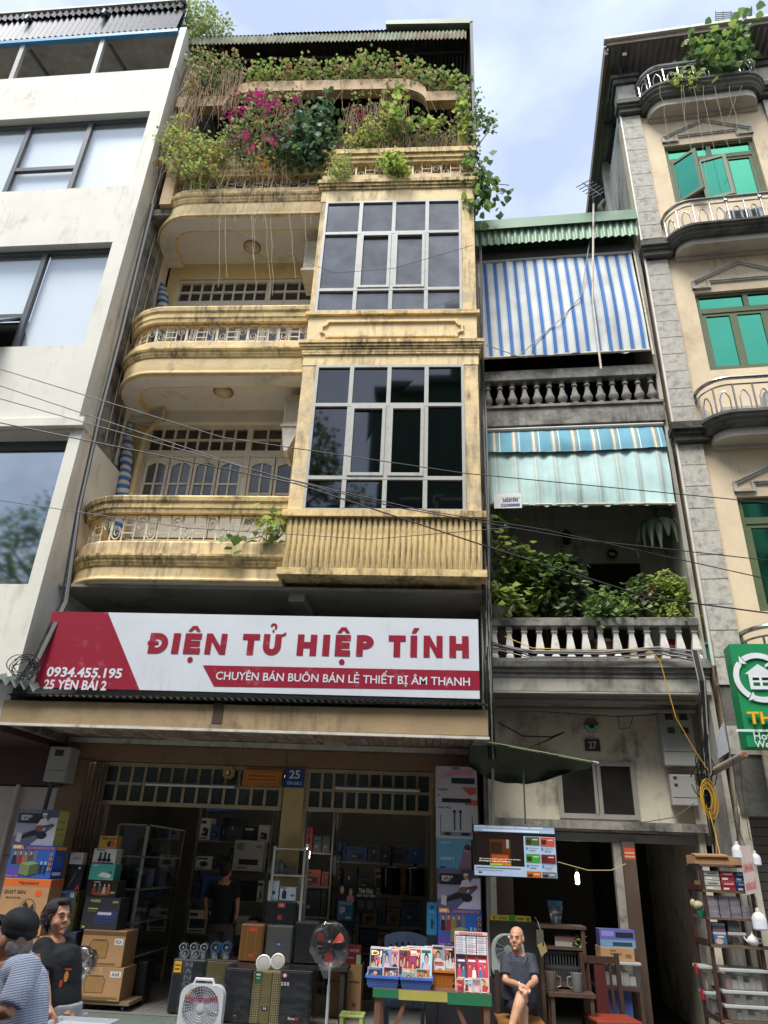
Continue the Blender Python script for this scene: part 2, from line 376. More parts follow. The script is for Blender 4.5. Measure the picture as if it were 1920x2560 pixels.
# ------------------------------------------------------------------ the far side of the street (seen in the window panes)
def far_house(u0, u1, h, col, label, seed):
 random.seed(seed)
 t = thing('opposite_house', label, 'house', (u0,-13.4,0))
 W = u1-u0; m = mat('far_wall_%d' % seed, col, 0.8, var=0.1, scale=1.5, streak=0.3)
 MB().box(0,W-0.06,-9,0,-0.15,h).build('wall', m, t)
 MB().box(-0.1,W+0.04,-9.1,0.25,h,h+0.25).build('cornice', m, t)
 n = max(2, int(W/1.7)); fl = int((h-4)/3.5)
 MB().box(0.3,W-0.3,0.0,0.05,0.0,2.9).build('shutter', mat('roller_shutter','4c4f50',0.6), t)
 for f in range(fl):
  z = 4.4+f*3.5
  MB().box(0.1,W-0.1,0.02,0.9,z-0.75,z-0.6).build('balcony_slab', m, t)
  for k in range(n):
   x0 = 0.3+k*(W-0.4)/n; x1 = x0+(W-0.4)/n-0.35
   wf = MB().box(x0-0.05,x1+0.05,0.0,0.04,z-0.05,z+1.75).build('window', M_wood_w, t)
   MB().box(x0,x1,0.042,0.05,z,z+1.7).build('pane', M_glassc, wf)
  rb = MB()
  for k in range(int(W/0.14)): rb.box(0.12+k*0.14,0.14+k*0.14,0.86,0.88,z-0.6,z+0.35)
  rb.box(0.1,W-0.1,0.85,0.89,z+0.35,z+0.39).build('railing', M_iron, t)
 return t
far_house(-17,-11.2,8.4,'b9a582','low ochre opposite house reflected behind the tree in white house window',11)
far_house(-11.2,-6.4,12.4,'9db09a','pale green opposite house reflected in the window panes',12)
far_house(-6.4,-1.9,12.0,'c2beb2','grey white opposite house reflected in the big bay window',13)
gh = far_house(-1.9,2.6,17.2,'4f6a58','tall dark green opposite house reflected in the upper bay window',14)
MB().box(2.3,4.3,-3.5,0.1,17.45,21.3).build('stair_tower', MATS['far_wall_14'], gh)
far_house(2.6,7.6,15.9,'ab8f78','tan opposite house reflected in the green window panes',15)
far_house(7.6,13,15.0,'b4b0a6','grey opposite house beside the tan one across the street',16)
random.seed(7)
# leaves: a blade of four points folded along its middle, turned at random
def leaves(mb, pts, size, n, spread, droop=0.3, heart=False):
 for p in pts:
  for _ in range(n):
   c = Vector(p)+Vector((random.gauss(0,spread),random.gauss(0,spread),random.gauss(0,spread)))
   s_ = size*R(0.6,1.25); a = R(0,6.283); tl = R(-0.9,0.6)-droop
   d = Vector((math.cos(a)*math.cos(tl), math.sin(a)*math.cos(tl), math.sin(tl)))
   e = d.cross(Vector((0,0,1)))
   if e.length < 1e-3: e = Vector((1,0,0))
   e.normalize(); nn = e.cross(d); w_ = s_*(0.42 if not heart else 0.52)
   if heart: mb.add([c, c+d*s_*0.25+e*w_-nn*s_*0.08, c+d*s_*0.62+e*w_*0.7-nn*s_*.06, c+d*s_-nn*s_*.15, c+d*s_*0.62-e*w_*0.7-nn*s_*.06, c+d*s_*0.25-e*w_-nn*s_*0.08], [(0,1,2,3),(0,3,4,5)])
   else: mb.add([c, c+d*s_*0.45+e*w_-nn*s_*0.1, c+d*s_, c+d*s_*0.45-e*w_-nn*s_*0.1], [(0,1,2),(0,2,3)])
 return mb
def blob(c, r, n):         # points inside an ellipsoid, denser towards its skin
 o = []
 while len(o) < n:
  p = Vector((R(-1,1),R(-1,1),R(-1,1)))
  if p.length > 1 or p.length < R(0,0.8): continue
  o.append((c[0]+p.x*r[0], c[1]+p.y*r[1], c[2]+p.z*r[2]))
 return o
def street_tree(x, y, h, label, seed):
 random.seed(seed)
 t = thing('street_tree', label, 'tree', (x,y,0))
 tr = MB().tube([(0,0,-0.1),(0.1,0.05,h*0.25),(-0.05,0,h*0.5),(0.1,0.1,h*0.85)],[0.24,0.19,0.14,0.05],8)
 lf = MB()
 for k in range(14):
  a = R(0,6.28); z = h*R(0.35,0.75); rr = R(1.2,2.6); zz = z+R(0.4,1.8)
  tr.tube([(0,0,z),(math.cos(a)*rr*0.5,math.sin(a)*rr*0.5,(z+zz)/2+0.1),(math.cos(a)*rr,math.sin(a)*rr,zz)],[0.07,0.05,0.02],5)
  lf.use(M_leaf[k%3]); leaves(lf, blob((math.cos(a)*rr,math.sin(a)*rr,zz+0.3),(0.95,0.95,0.7),75), 0.22, 3, 0.1)
 lf.use(M_leaf[2]); leaves(lf, blob((0,0,h*0.88),(1.3,1.3,1.1),130), 0.22, 3, 0.12)
 tr.build('trunk', M_bark, t); lf.build('crown', None, t)
street_tree(-13.2,-12.4,13.0,'leafy street tree reflected in the lowest window of white house',31)
street_tree(-4.3,-12.2,16.0,'leafy street tree reflected at left of the lower bay window',32)
random.seed(7)
# ------------------------------------------------------------------ white house (left)
hw = fthing(WF, 'white_house', 'modern white rendered house with large framed windows and dark metal roof', 'house')
UL = -7.0
W1 = (-7.0,-0.27,12.9,15.06); W2 = (-7.0,-0.27,9.16,11.46); W3 = (-7.0,-0.09,5.05,7.52)
mb = MB(); wall_holes(mb, UL, 0, 7.7, 16.42, [W1,W2], 0, 0.28)
mb.face([(0,0,7.7),(0,9,7.7),(0,9,17.2),(0,0,16.42)]); mb.face([(UL,0,16.42),(0,0,16.42),(0,0.25,16.42),(UL,0.25,16.42)])
mb.face([(UL,0.25,15.4),(0,0.25,15.4),(0,0.25,16.42),(UL,0.25,16.42)][::-1])
mb.build('wall', M_white, hw)
mb = MB(); wall_holes(mb, UL, 0.1, 3.2, 7.56, [W3], 0.03, 0.34)
mb.face([(0.1,0.03,3.2),(0.1,9,3.2),(0.1,9,7.56),(0.1,0.03,7.56)])
mb.build('lower_wall', M_white, hw)
MB().box(UL,0.13,-0.06,0.4,7.562,7.72).build('ledge', M_white, hw, bevel=0.01)
MB().box(-0.14,0.012,0.0,1.2,16.422,17.85).build('roof_fin', M_white, hw)
# faint cracks line down the side wall: thin pipes and cables
M_pipe = mat('pvc_pipe','b9b6ac',0.6)
for vv, r_ in ((0.35,0.012),(0.75,0.01),(1.02,0.008)):
 MB().tube([(0.03+r_,vv+0.05*math.sin(z),z) for z in (7.8,9,10.4,12,13.4,14.6,16.0)], r_, 5).build('side_pipe', M_pipe, hw)
MB().add([(0.006,0.1,14.4),(0.006,0.16,14.4),(0.006,1.55,10.6),(0.006,1.49,10.6)],[(0,1,2,3)]).build('side_joint', mat('joint_grey','8f8d85',0.8), hw)
def white_window(zlo, zhi, bars, us, dark=False, openpane=None, uR=-0.27):
 wf_ = MB(); v0, v1 = 0.14, 0.22; e = 0.06
 wf_.box(UL,uR,v0,v1,zlo,zlo+e); wf_.box(UL,uR,v0,v1,zhi-e*1.3,zhi); wf_.box(uR-e,uR,v0,v1,zlo+e,zhi-e*1.3)
 for u in us: wf_.box(u-0.045,u+0.045,v0-0.004,v1+0.004,zlo+e,zhi-e*1.3)
 for a, b, z in bars: wf_.box(a+0.045,b-0.045,v0,v1,z-0.045,z+0.045)
 o = wf_.build('window', M_dframe, hw)
 edges = [UL]+list(us)+[uR]
 for a, b in zip(edges, edges[1:]):
  zs = [zlo]+[z for (p,q,z) in bars if abs(p-a)<0.01]+[zhi]
  for c, d in zip(zs, zs[1:]):
   if openpane and abs(openpane[0]-a)<0.01 and c == zlo:
    m_ = MB(); m_.hexa([(a+.05,v0-0.62,c+0.12),(b-.05,v0-0.62,c+0.12),(b-.05,v0-0.58,c+0.09),(a+.05,v0-0.58,c+0.09),(a+.05,v0-0.02,d-.05),(b-.05,v0-0.02,d-.05),(b-.05,v0+.02,d-.05),(a+.05,v0+.02,d-.05)])
    m_.build('open_sash', M_dframe, o)
    q = MB().face([(a+.12,v0-0.60,c+0.16),(b-.12,v0-0.60,c+0.16),(b-.12,v0-0.06,d-.12),(a+.12,v0-0.06,d-.12)]).build('pane', M_glassb, o)
    MB().box(a,b,0.3,0.32,c,d).build('dark_gap', M_dark, o)
    continue
   MB().face([(a+0.04,.175,c+0.04),(b-0.04,.175,c+0.04),(b-0.04,.175,d-0.04),(a+0.04,.175,d-0.04)]).build('pane', film('office_glass',0.10,0.02,(1,1,1)), o)
   MB().box(a+0.02,b-0.02,0.27,0.276,c,d).build('blind', M_blind if not dark else M_dark, o)
 return o
white_window(12.9,15.06,[(-2.85,-1.55,13.7),(-5.6,-4.2,13.7)],(-5.6,-4.2,-2.85,-1.55))
white_window(9.16,11.46,[(-2.9,-1.57,9.95)],(-5.6,-4.2,-2.9,-1.57), openpane=(-2.9,))
# lowest window: mirror-dark, recessed
o3 = MB().box(UL,-0.09,0.30,0.37,5.05,5.12).box(UL,-0.09,0.30,0.37,7.36,7.52).box(-0.15,-0.09,0.30,0.37,5.12,7.36).box(-2.6,-2.5,0.30,0.37,5.12,7.36).build('window', M_dframe, hw)
MB().box(-2.5,-0.15,0.33,0.34,5.12,7.36).build('pane', M_glassd, o3); MB().box(UL,-2.6,0.33,0.34,5.12,7.36).build('pane', M_glassd, o3)
# roof: posts, blue gutter beam, steep corrugated sheet, brackets
for u in (-1.83,-3.66,-5.5):
 MB().hexa([(u-0.05,0.05,16.42),(u+0.05,0.05,16.42),(u+0.05,0.13,16.42),(u-0.05,0.13,16.42),(u-0.05,-0.0,17.62),(u+0.05,-0.0,17.62),(u+0.05,0.08,17.62),(u-0.05,0.08,17.62)]).build('roof_post', M_alu, hw)
 MB().tube([(u+0.1,0.1,17.6),(u+0.7,1.9,17.25)],0.04,4).build('roof_rafter', M_dframe, hw)
MB().box(UL,-0.145,-0.06,0.04,17.62,17.72).build('gutter_beam', mat('blue_beam','3d86b5',0.5,var=0.15,scale=7), hw)
MB().box(UL,-0.145,0.05,3.0,17.75,17.8).build('roof_lining', mat('roof_lining','9f9990',0.8,var=0.2), hw)
MB().box(UL,-0.145,2.4,2.5,15.3,17.74).build('back_wall', mat('roof_back','8a857c',0.85,var=0.15,bump=0.3), hw)
MB().box(UL,-0.145,1.9,1.96,17.4,17.46).build('purlin', M_dframe, hw)
M_rooft = mat('dark_tile_sheet','3a3d44',0.45,0.2,var=0.15,scale=5)
mb = MB(); corr(mb, (UL,0.06,18.66),(-0.19,0.06,18.66),(0,-0.12,-0.92),52,0.018,(0,-1,0.1)); mb.build('roof_sheet', M_rooft, hw)
mb = MB(); corr(mb, (UL,0.05,18.92),(-0.22,0.05,18.92),(0,-0.05,-0.28),46,0.028,(0,-1,0.1)); mb.build('ridge_tile', M_rooft, hw)
MB().box(UL,-0.15,0.1,3.0,17.8,18.9).build('roof_body', M_rooft, hw)
MB().box(UL,-0.2,0.0,0.2,18.92,18.98).build('ridge_cap', M_white, hw)
for u in (-1.95,-3.75): MB().tube([(u,0.05,18.55),(u,-0.10,18.48),(u+0.01,-0.13,18.33)],[0.06,0.06,0.04],8).build('vent_pipe', M_rooft, hw)
# ground floor set back under the upper wall: maroon soffit and pale panels
MB().box(UL,0.08,0.03,1.6,3.12,3.2).build('maroon_soffit', mat('maroon_panel','3d2426',0.6), hw)
MB().box(UL,0.25,1.44,1.5,2.62,3.12).build('maroon_band', mat('maroon_panel','3d2426',0.6), hw)
for i in range(5):
 for j in range(3):
  MB().box(-0.95*i-0.74,-0.95*i+0.2,1.50,1.58,0.0+j*0.87,0.0+j*0.87+0.86).build('cladding_panel', mat('pinkish_panel','b3a6a2',0.45,var=.05), hw)
MB().box(UL,0.25,1.59,1.65,0,3.1).build('panel_backing', mat('panel_joint','6f6664',.8), hw)
MB().tube([(-0.35,1.45,0.0),(-0.35,1.45,2.62)],0.03,8).build('drain_pipe', mat('pipe_grey','b3aca6',0.5), hw)
# ------------------------------------------------------------------ house no. 25
hm = fthing(MF, 'yellow_shophouse', 'yellow four storey shophouse with curved balconies and a glazed bay, no 25', 'house')
X0, X1 = -5.36, 0.68
def balc_path(yf=-1.2, xr=-2.07, xs=-4.58, r=0.80, ins=0.0, n=10):
 p = [(xr,yf,0,-1),(xs,yf,0,-1)]
 for k in range(1,n+1):
  t = math.radians(90*k/n); p.append((xs-r*math.sin(t), yf+r-r*math.cos(t), -math.sin(t), -math.cos(t)))
 p.append((xs-r, 0.02, -1, 0))
 return p
PATH = balc_path()
def slab(z0, z1, inset=0.02, mat_=M_soffit, name='balcony_slab'):
 top = [];
 for x, y, nx, ny in PATH: top.append((x-nx*inset, y-ny*inset))
 top += [(X0+0.02,0.05),(-2.07,0.05)]
 n = len(top); mb = MB()
 mb.add([(x,y,z0) for x,y in top]+[(x,y,z1) for x,y in top], [tuple(range(n)), tuple(range(2*n-1,n-1,-1))]+[((k+1)%n,k,n+k,n+(k+1)%n) for k in range(n)])
 return mb.build(name, mat_, hm)
def scroll_rail(path_pts, z0, z1, parent):
 """wrought-iron strip between z0 and z1 along a plan path"""
 P = [Vector((x,y)) for x,y in path_pts]; seg = [0]
 for a, b in zip(P, P[1:]): seg.append(seg[-1]+(b-a).length)
 T = seg[-1]
 def at(s_):
  s_ = max(0,min(T,s_))
  for i in range(len(P)-1):
   if s_ <= seg[i+1]+1e-6:
    q = P[i].lerp(P[i+1], (s_-seg[i])/max(1e-6,seg[i+1]-seg[i])); return q
  return P[-1]
 h = z1-z0; r_ = 0.012
 pitch = 0.17; n = int(T/pitch)
 bars = MB()
 for zz in (z0+0.012, z1-0.012): bars.tube([(*at(T*k/24),zz) for k in range(25)], r_, 4)
 rl = bars.build('railing', M_iron, parent)
 for k in range(n+1):
  s_ = k*T/n; q = at(s_)
  MB().tube([(q.x,q.y,z0),(q.x,q.y,z1)], 0.012, 4).build('bar', M_iron, rl)
 for k in range(0, n):
  s0 = k*T/n; wd = T/n; sc = MB()
  kind = k % 3
  def pt(a, b): q = at(s0+a*wd); return (q.x,q.y,z0+b*h)
  if kind == 0:      # P scroll at the top
   pts = [(0.5+0.46*math.cos(math.radians(t))*(1-0.75*t/620), 0.66+0.28*math.sin(math.radians(t))*(1-0.75*t/620)) for t in range(180,-441,-40)] if False else \
     [(0.5-0.44*math.cos(math.radians(t))*(1-0.72*t/540), 0.64+0.28*math.sin(math.radians(t))*(1-0.72*t/540)) for t in range(0,541,36)]
   sc.tube([pt(0.06,0.0)]+[pt(a,b) for a,b in pts], 0.011, 4)
  elif kind == 1:    # H bridge
   sc.tube([pt(0,0.62),pt(1,0.62)],0.011,4); sc.tube([pt(0,0.34),pt(1,0.34)],0.011,4)
  else:              # scroll at the foot
   pts = [(0.5+0.44*math.cos(math.radians(t))*(1-0.72*t/540), 0.36-0.28*math.sin(math.radians(t))*(1-0.72*t/540)) for t in range(0,541,36)]
   sc.tube([pt(0.94,1.0)]+[pt(a,b) for a,b in pts], 0.011, 4)
  sc.build('scroll', M_iron, rl)
 return rl
def balcony(zs, zf, zm, zb, zr, zt, zu, first=False):
 """zs soffit, zf fascia top, zm moulding top, zb band top, zr rail top / cornice foot, zt cornice top, zu = inner ceiling height"""
 slab(zs+0.10, zs+0.20, 0.03)                                          # inner ceiling
 b = MB().sweep(PATH, [(-0.34,zs+0.12),(-0.34,zs+0.0),(-0.02,zs+0.0),(0.0,zs+0.03),(0.0,zf),(-0.34,zf)]).build('balcony_fascia', M_yellow, hm, smooth=True)
 MB().sweep(PATH, [(-0.30,zs-0.004),(-0.30,zs+0.002),(-0.03,zs+0.002),(-0.03,zs-0.004)]).build('soffit_edge', M_soffit, b)
 MB().sweep(PATH, [(-0.1,zs+0.03),(0.025,zs+0.03),(0.03,zs+0.05),(0.012,zs+0.07),(0.012,zs+0.09),(-0.1,zs+0.09)]).build('bead_moulding', M_yellow, b)
 h = zm-zf
 MB().sweep(PATH, [(-0.2,zf),(0.02,zf),(0.035,zf+h*0.2),(0.045,zf+h*0.3),(0.05,zf+h*0.5),(0.072,zf+h*0.62),(0.085,zf+h*0.8),(0.085,zm),(-0.2,zm)]).build('step_moulding', M_yellowm, b, smooth=False)
 MB().sweep(PATH, [(-0.16,zm),(0.035,zm),(0.035,zb-0.03),(0.01,zb),(-0.16,zb)]).build('parapet_band', M_yellowp, b)
 rail_path = [(x-nx*0.06, y-ny*0.06) for x,y,nx,ny in PATH][:-1]
 scroll_rail(rail_path, zb, zr, hm)
 h = zt-zr
 c = MB().sweep(PATH, [(-0.16,zr),(0.02,zr),(0.03,zr+h*0.2),(0.045,zr+h*0.28),(0.05,zr+h*0.55),(0.075,zr+h*0.68),(0.085,zr+h*0.9),(0.075,zt),(-0.16,zt)]).build('handrail_cornice', M_yellowm, hm)
 return b
balcony(5.22,5.47,5.63,5.85,6.30,6.56,0)
balcony(8.80,9.16,9.32,9.49,9.90,10.20,0)
balcony(12.42,12.80,13.00,13.17,13.50,13.80,0)
# walls behind the balconies with door openings
D2 = (-5.05,-2.2,6.0,8.66); D3 = (-5.1,-2.2,9.5,12.12)
mb = MB(); wall_holes(mb, X0, -2.05, 5.3, 12.6, [D2,D3], 0.03, 0.12); mb.build('wall', M_cream, hm)
MB().box(X0,-2.05,-0.06,0.03,8.66,8.9).build('beam', M_soffit, hm)
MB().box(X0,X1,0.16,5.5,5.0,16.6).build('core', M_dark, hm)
MB().box(X0,X0+0.05,0.03,5.4,2.4,17.6).build('party_wall', M_concrete, hm)
def balcony_door(u0, u1, z0, z1, ztr, bays, cols, split):
 """transom of small panes over leaves with panes; split = where the door leaf starts"""
 v = 0.05; e = 0.07
 f = MB().box(u0,u1,v,v+0.1,z1-e,z1).box(u0,u0+e,v,v+0.1,z0,z1-e).box(u0+e,u1,v-.004,v+0.1,ztr-0.06,ztr+0.06).box(split-0.05,split+0.05,v-.006,v+0.1,z0,z1-e)
 fo = f.build('balcony_window', M_wood_w, hm)
 for a, b, nn in ((u0+e,split-0.05,cols[0]),(split+0.05,u1,cols[1])):
  wd = (b-a)/nn; zm_ = (ztr+0.06+z1-e)/2
  for k in range(nn):
   for c, d in ((ztr+0.06,zm_),(zm_,z1-e)):
    MB().box(a+k*wd+0.018,a+(k+1)*wd-0.018,v+0.05,v+0.055,c+0.02,d-0.02).build('pane', M_glassc, fo)
  m_ = MB()
  for k in range(1,nn): m_.box(a+k*wd-0.018,a+k*wd+0.018,v+.01,v+0.07,ztr+0.06,z1-e)
  m_.box(a,b,v+.012,v+0.068,zm_-0.02,zm_+0.02).build('glazing_bar', M_wood_w, fo)
 # leaves
 lw = (split-0.05-u0-e)/bays
 rng = [(u0+e+k*lw, u0+e+(k+1)*lw, z0+0.06) for k in range(bays)] + [(split+0.05, split+0.05+lw*1.05, z0-0.55), (split+0.05+lw*1.05, u1, z0-0.55)]
 for a, b, zl in rng:
  zl = max(zl, 0); zt = ztr-0.07
  lf = MB(); s_ = 0.055
  lf.box(a+.01,a+s_,v+.01,v+.07,zl,zt).box(b-s_,b-.01,v+.01,v+.07,zl,zt).box(a+s_,b-s_,v+.012,v+.068,zl,zl+0.4*(zt-zl))
  n = 8; poly = []
  for k in range(n+1):     # arched head
   x = a+s_+(b-a-2*s_)*k/n; poly.append((x, zt-0.17+0.07*math.sin(math.pi*k/n)))
  lf.prism([(a+s_,zt),]+poly+[(b-s_,zt)], v+.012, v+.068)
  zm_ = zl+0.4*(zt-zl); mid = (a+b)/2
  lf.box(mid-.016,mid+.016,v+.014,v+.066,zm_,zt-0.1)
  zc = zm_+(zt-0.12-zm_)*0.5; lf.box(a+s_,b-s_,v+.016,v+.064,zc-.016,zc+.016)
  lo_ = lf.build('casement_leaf', M_wood_w, fo)
  for p, q in ((a+s_,mid-.016),(mid+.016,b-s_)):
   for c, d in ((zm_,zc-.016),(zc+.016,zt-0.1)):
    MB().box(p,q,v+.04,v+.044,c,d).build('pane', mat('casement_glass','5a5f63',0.12,0.15,var=0.25,scale=2), lo_)
    break_ = 0
 return fo
# keep three levels: leaf panes hang from the window itself
_old = MB.build
def _flat(s, name, m=None, parent=None, **k):
 if parent is not None and parent.parent is not None and parent.parent.parent is not None: parent = parent.parent
 return _old(s, name, m, parent, **k)
MB.build = _flat
balcony_door(-5.05,-2.1,6.42,8.66,8.08,4,(8,4),-3.2)
balcony_door(-5.1,-2.1,9.98,12.1,11.5,4,(8,4),-3.25)
# yellow dado below the lower window
MB().box(-5.0,-3.26,-0.01,0.028,5.6,6.42).build('dado_panel', M_cream, hm)
# ceiling lamps
for z, (lx, ly) in ((8.9,(-3.56,-0.63)),(12.52,(-3.56,-0.40))):
 lo_ = MB().lathe((lx,ly,z-0.0),[(0.15,-0.035),(0.17,-0.03),(0.17,0.01),(0.16,0.02)],20).build('ceiling_lamp', mat('lamp_ring','8c7a5c',0.5), hm, smooth=True)
 MB().lathe((lx,ly,z-0.035),[(0.02,-0.075),(0.08,-0.065),(0.12,-0.04),(0.14,0.0)],20).build('lamp_glass', mat('lamp_glass','cdbf9f',0.3), lo_, smooth=True)
# drain pipe under balcony three
MB().tube([(-4.75,-0.15,8.9),(-4.75,-0.15,8.72),(-4.98,-0.06,8.5),(-5.05,-0.06,8.35),(-5.05,-0.06,6.4)],0.045,8).build('drain_pipe', mat('cream_pipe','d2bb93',0.6,blot=.3,blotcol='7a6648',bsc=5), hm, smooth=True)
# ------------------------------------------------------------------ glazed bay
YB = -1.35; BX0, BX1 = -2.07, 0.68
def bay_window(z0, z1, rows, uL, uR, cols, mats):
 """rows: z of the two bars; cols: centre of the three mullions"""
 fr = MB(); v0, v1 = YB-0.015, YB+0.06; e = 0.045
 fr.box(uL,uR,v0,v1,z0,z0+e).box(uL,uR,v0,v1,z1-e,z1).box(uL,uL+e,v0,v1,z0+e,z1-e).box(uR-e,uR,v0,v1,z0+e,z1-e)
 for c in cols: fr.box(c-0.032,c+0.032,v0-0.003,v1,z0+e,z1-e)
 for z in rows: fr.box(uL+e,uR-e,v0-0.006,v1-.003,z-0.03,z+0.03)
 fo = fr.build('bay_window', M_alu, hm)
 ed = [uL+e/2]+list(cols)+[uR-e/2]; zs = [z0+e/2]+list(rows)+[z1-e/2]
 # inner casement frames in the two middle lights of the middle row
 for k in (1,2):
  a, b, c, d = ed[k]+0.03, ed[k+1]-0.03, rows[0]+0.03, rows[1]-0.03
  MB().box(a,b,v0-0.02,v0+0.03,c,c+0.05).box(a,b,v0-0.02,v0+0.03,d-0.05,d).box(a,a+0.05,v0-0.02,v0+0.03,c+.05,d-.05).box(b-0.05,b,v0-0.02,v0+0.03,c+.05,d-.05).build('casement_frame', M_alu, fo)
 for i in range(3):
  for k in range(4):
   tl = R(-0.006,0.006); t2 = R(-0.004,0.004)
   a, b, c, d = ed[k], ed[k+1], zs[i], zs[i+1]; y = YB+0.02
   MB().face([(a,y+tl,c),(b,y+t2,c),(b,y-tl+t2,d),(a,y-t2,d)]).build('pane', mats[i][k], fo)
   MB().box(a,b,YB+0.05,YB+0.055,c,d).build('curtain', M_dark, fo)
 return fo
A_, B_ = M_glassu, M_glassb
bay_window(6.28,8.86,(6.82,8.10),-1.86,0.465,(-1.285,-0.695,-0.115),[[B_]*4,[B_]*4,[B_]*4])
bay_window(9.95,12.57,(10.44,11.76),-1.985,0.455,(-1.33,-0.735,-0.145),[[A_]*4,[A_]*4,[A_]*4])
# bay shell: piers, bands, mouldings
def bband(name, z0, z1, out=0.0, m=M_yellow, bevel=0.0):
 return MB().box(BX0-out,BX1+out,YB-out,0.02,z0,z1).build(name, m, hm, bevel=bevel)
for z0, z1, a, b in ((6.281,8.859,-1.86,0.465),(9.951,12.569,-1.985,0.455)):
 MB().box(BX0,a,YB-0.004,0.02,z0,z1).build('bay_pier', M_yellowp, hm); MB().box(b,BX1,YB-0.004,0.02,z0,z1).build('bay_pier', M_yellowp, hm)
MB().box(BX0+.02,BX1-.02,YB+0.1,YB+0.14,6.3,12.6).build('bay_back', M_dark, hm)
bband('bay_base', 5.30, 5.40, 0.05, M_yellowm)
MB().box(BX0+.01,BX1-.01,YB+0.01,0.02,5.40,6.18).build('bay_apron', M_rib, hm)
mb = None
for k in range(34):
 x = BX0+0.03+k*(BX1-BX0-0.02)/34
 if mb is None: mb = MB().add([(0,0.02,0),(0.012,-0.022,0),(0.035,-0.032,0),(0.058,-0.022,0),(0.068,0.02,0),(0,0.02,0.78),(0.012,-0.022,0.78),(0.035,-0.032,0.78),(0.058,-0.022,0.78),(0.068,0.02,0.78)],
    [(0,1,6,5),(1,2,7,6),(2,3,8,7),(3,4,9,8),(4,3,2,1,0),(5,6,7,8,9)]).build('apron_rib', M_rib, hm, smooth=True); mb.location = (x,YB+0.005,5.402)
 else:
  q = share(mb,'apron_rib',hm,(x,YB+0.005,5.402+R(-0.004,0.012)))
bband('bay_sill', 6.18, 6.28, 0.06, M_yellowm)
bband('bay_head', 8.86, 9.06, 0.012, M_yellow)
bband('bead_moulding', 9.06, 9.10, 0.04, M_yellowm)
for i, (a, b, o_) in enumerate(((9.10,9.16,0.045),(9.16,9.20,0.06),(9.20,9.25,0.08),(9.25,9.31,0.10))): bband('step_moulding', a, b, o_, M_yellowm)
bband('bay_panel', 9.31, 9.88, 0.0, M_yellow)
bband('bay_sill', 9.88, 9.95, 0.05, M_yellowm)
# raised frame with notched corners on the panel
def frame_strip(pts, wd, y, dep, name):
 m_ = MB(); n = len(pts)
 cx = sum(p[0] for p in pts)/n; cz = sum(p[1] for p in pts)/n
 for k in range(n):
  a, b = Vector(pts[k]), Vector(pts[(k+1)%n]); d = (b-a).normalized(); nn = Vector((-d.y,d.x))*wd
  m_.prism([tuple(a-d*wd*0.4),tuple(b+d*wd*0.4),tuple(b+d*wd*0.4+nn),tuple(a-d*wd*0.4+nn)], y-dep-0.0006*k, y)
 return m_.build(name, M_yellow, hm)
def notch(u0,u1,z0,z1,r_):
 P = []
 for cx, cz, t0 in ((u0,z0,90),(u1,z0,180),(u1,z1,270),(u0,z1,0)):
  for k in range(5):
   t = math.radians(t0-90*k/4); P.append((cx+r_*math.cos(t), cz+r_*math.sin(t)))
 return P
frame_strip(notch(-1.85,0.46,9.42,9.76,0.1), 0.035, YB, 0.028, 'panel_moulding')
bband('bay_head', 12.57, 12.86, 0.012, M_yellow)
for i, (a, b, o_) in enumerate(((12.86,12.92,0.04),(12.92,12.98,0.065),(12.98,13.06,0.09))): bband('step_moulding', a, b, o_, M_yellowm)
bband('bay_parapet', 13.06, 13.24, 0.03, M_yellowp)
scroll_rail([(BX1-0.05,YB+0.06),(BX0+0.05,YB+0.06)], 13.24, 13.62, hm)
bband('handrail_cornice', 13.62, 13.70, 0.0, M_yellowm); bband('handrail_cornice', 13.70, 13.80, 0.035, M_yellowm); bband('handrail_cornice', 13.80, 13.92, 0.07, M_yellowm)
# underside of balcony and bay above the sign, with two beams
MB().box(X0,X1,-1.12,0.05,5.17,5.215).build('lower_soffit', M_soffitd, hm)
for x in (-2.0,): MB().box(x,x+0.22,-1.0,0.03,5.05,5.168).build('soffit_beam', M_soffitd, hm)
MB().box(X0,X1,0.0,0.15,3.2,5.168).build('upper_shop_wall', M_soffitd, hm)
# ------------------------------------------------------------------ roof terrace
MB().box(X0,X1,-1.1,5.4,12.62,12.78).build('terrace_slab', M_concrete, hm)
M_beam = mat('terrace_beam','c9ab88',0.85,var=0.12,scale=3,blot=0.35,blotcol='7c5b3f',bsc=2.2,bump=.2)
MB().box(X0,-4.35,-1.25,-1.05,15.60,15.92).build('terrace_beam', M_beam, hm)
P = []
for k in range(9): t = math.radians(180-90*k/8); P.append((-3.75+0.6*math.cos(t), 15.86+0.46*math.sin(t)))
for k in range(9): t = math.radians(90-90*k/8); P.append((-0.8+0.6*math.cos(t), 15.80+0.46*math.sin(t)))
mb = MB()
for a, b in zip(P, P[1:]):
 mb.hexa([(a[0],-1.27,a[1]-0.32),(b[0],-1.27,b[1]-0.32),(b[0],-1.07,b[1]-0.32),(a[0],-1.07,a[1]-0.32),(a[0],-1.27,a[1]),(b[0],-1.27,b[1]),(b[0],-1.07,b[1]),(a[0],-1.07,a[1])])
mb.build('terrace_arch_beam', M_beam, hm)
MB().box(-0.22,0.66,-1.25,-1.05,15.55,15.84).build('terrace_beam', M_beam, hm)
for x in (-5.2,0.42): MB().box(x,x+0.22,-1.2,-1.0,12.8,15.6).build('terrace_post', M_beam, hm)
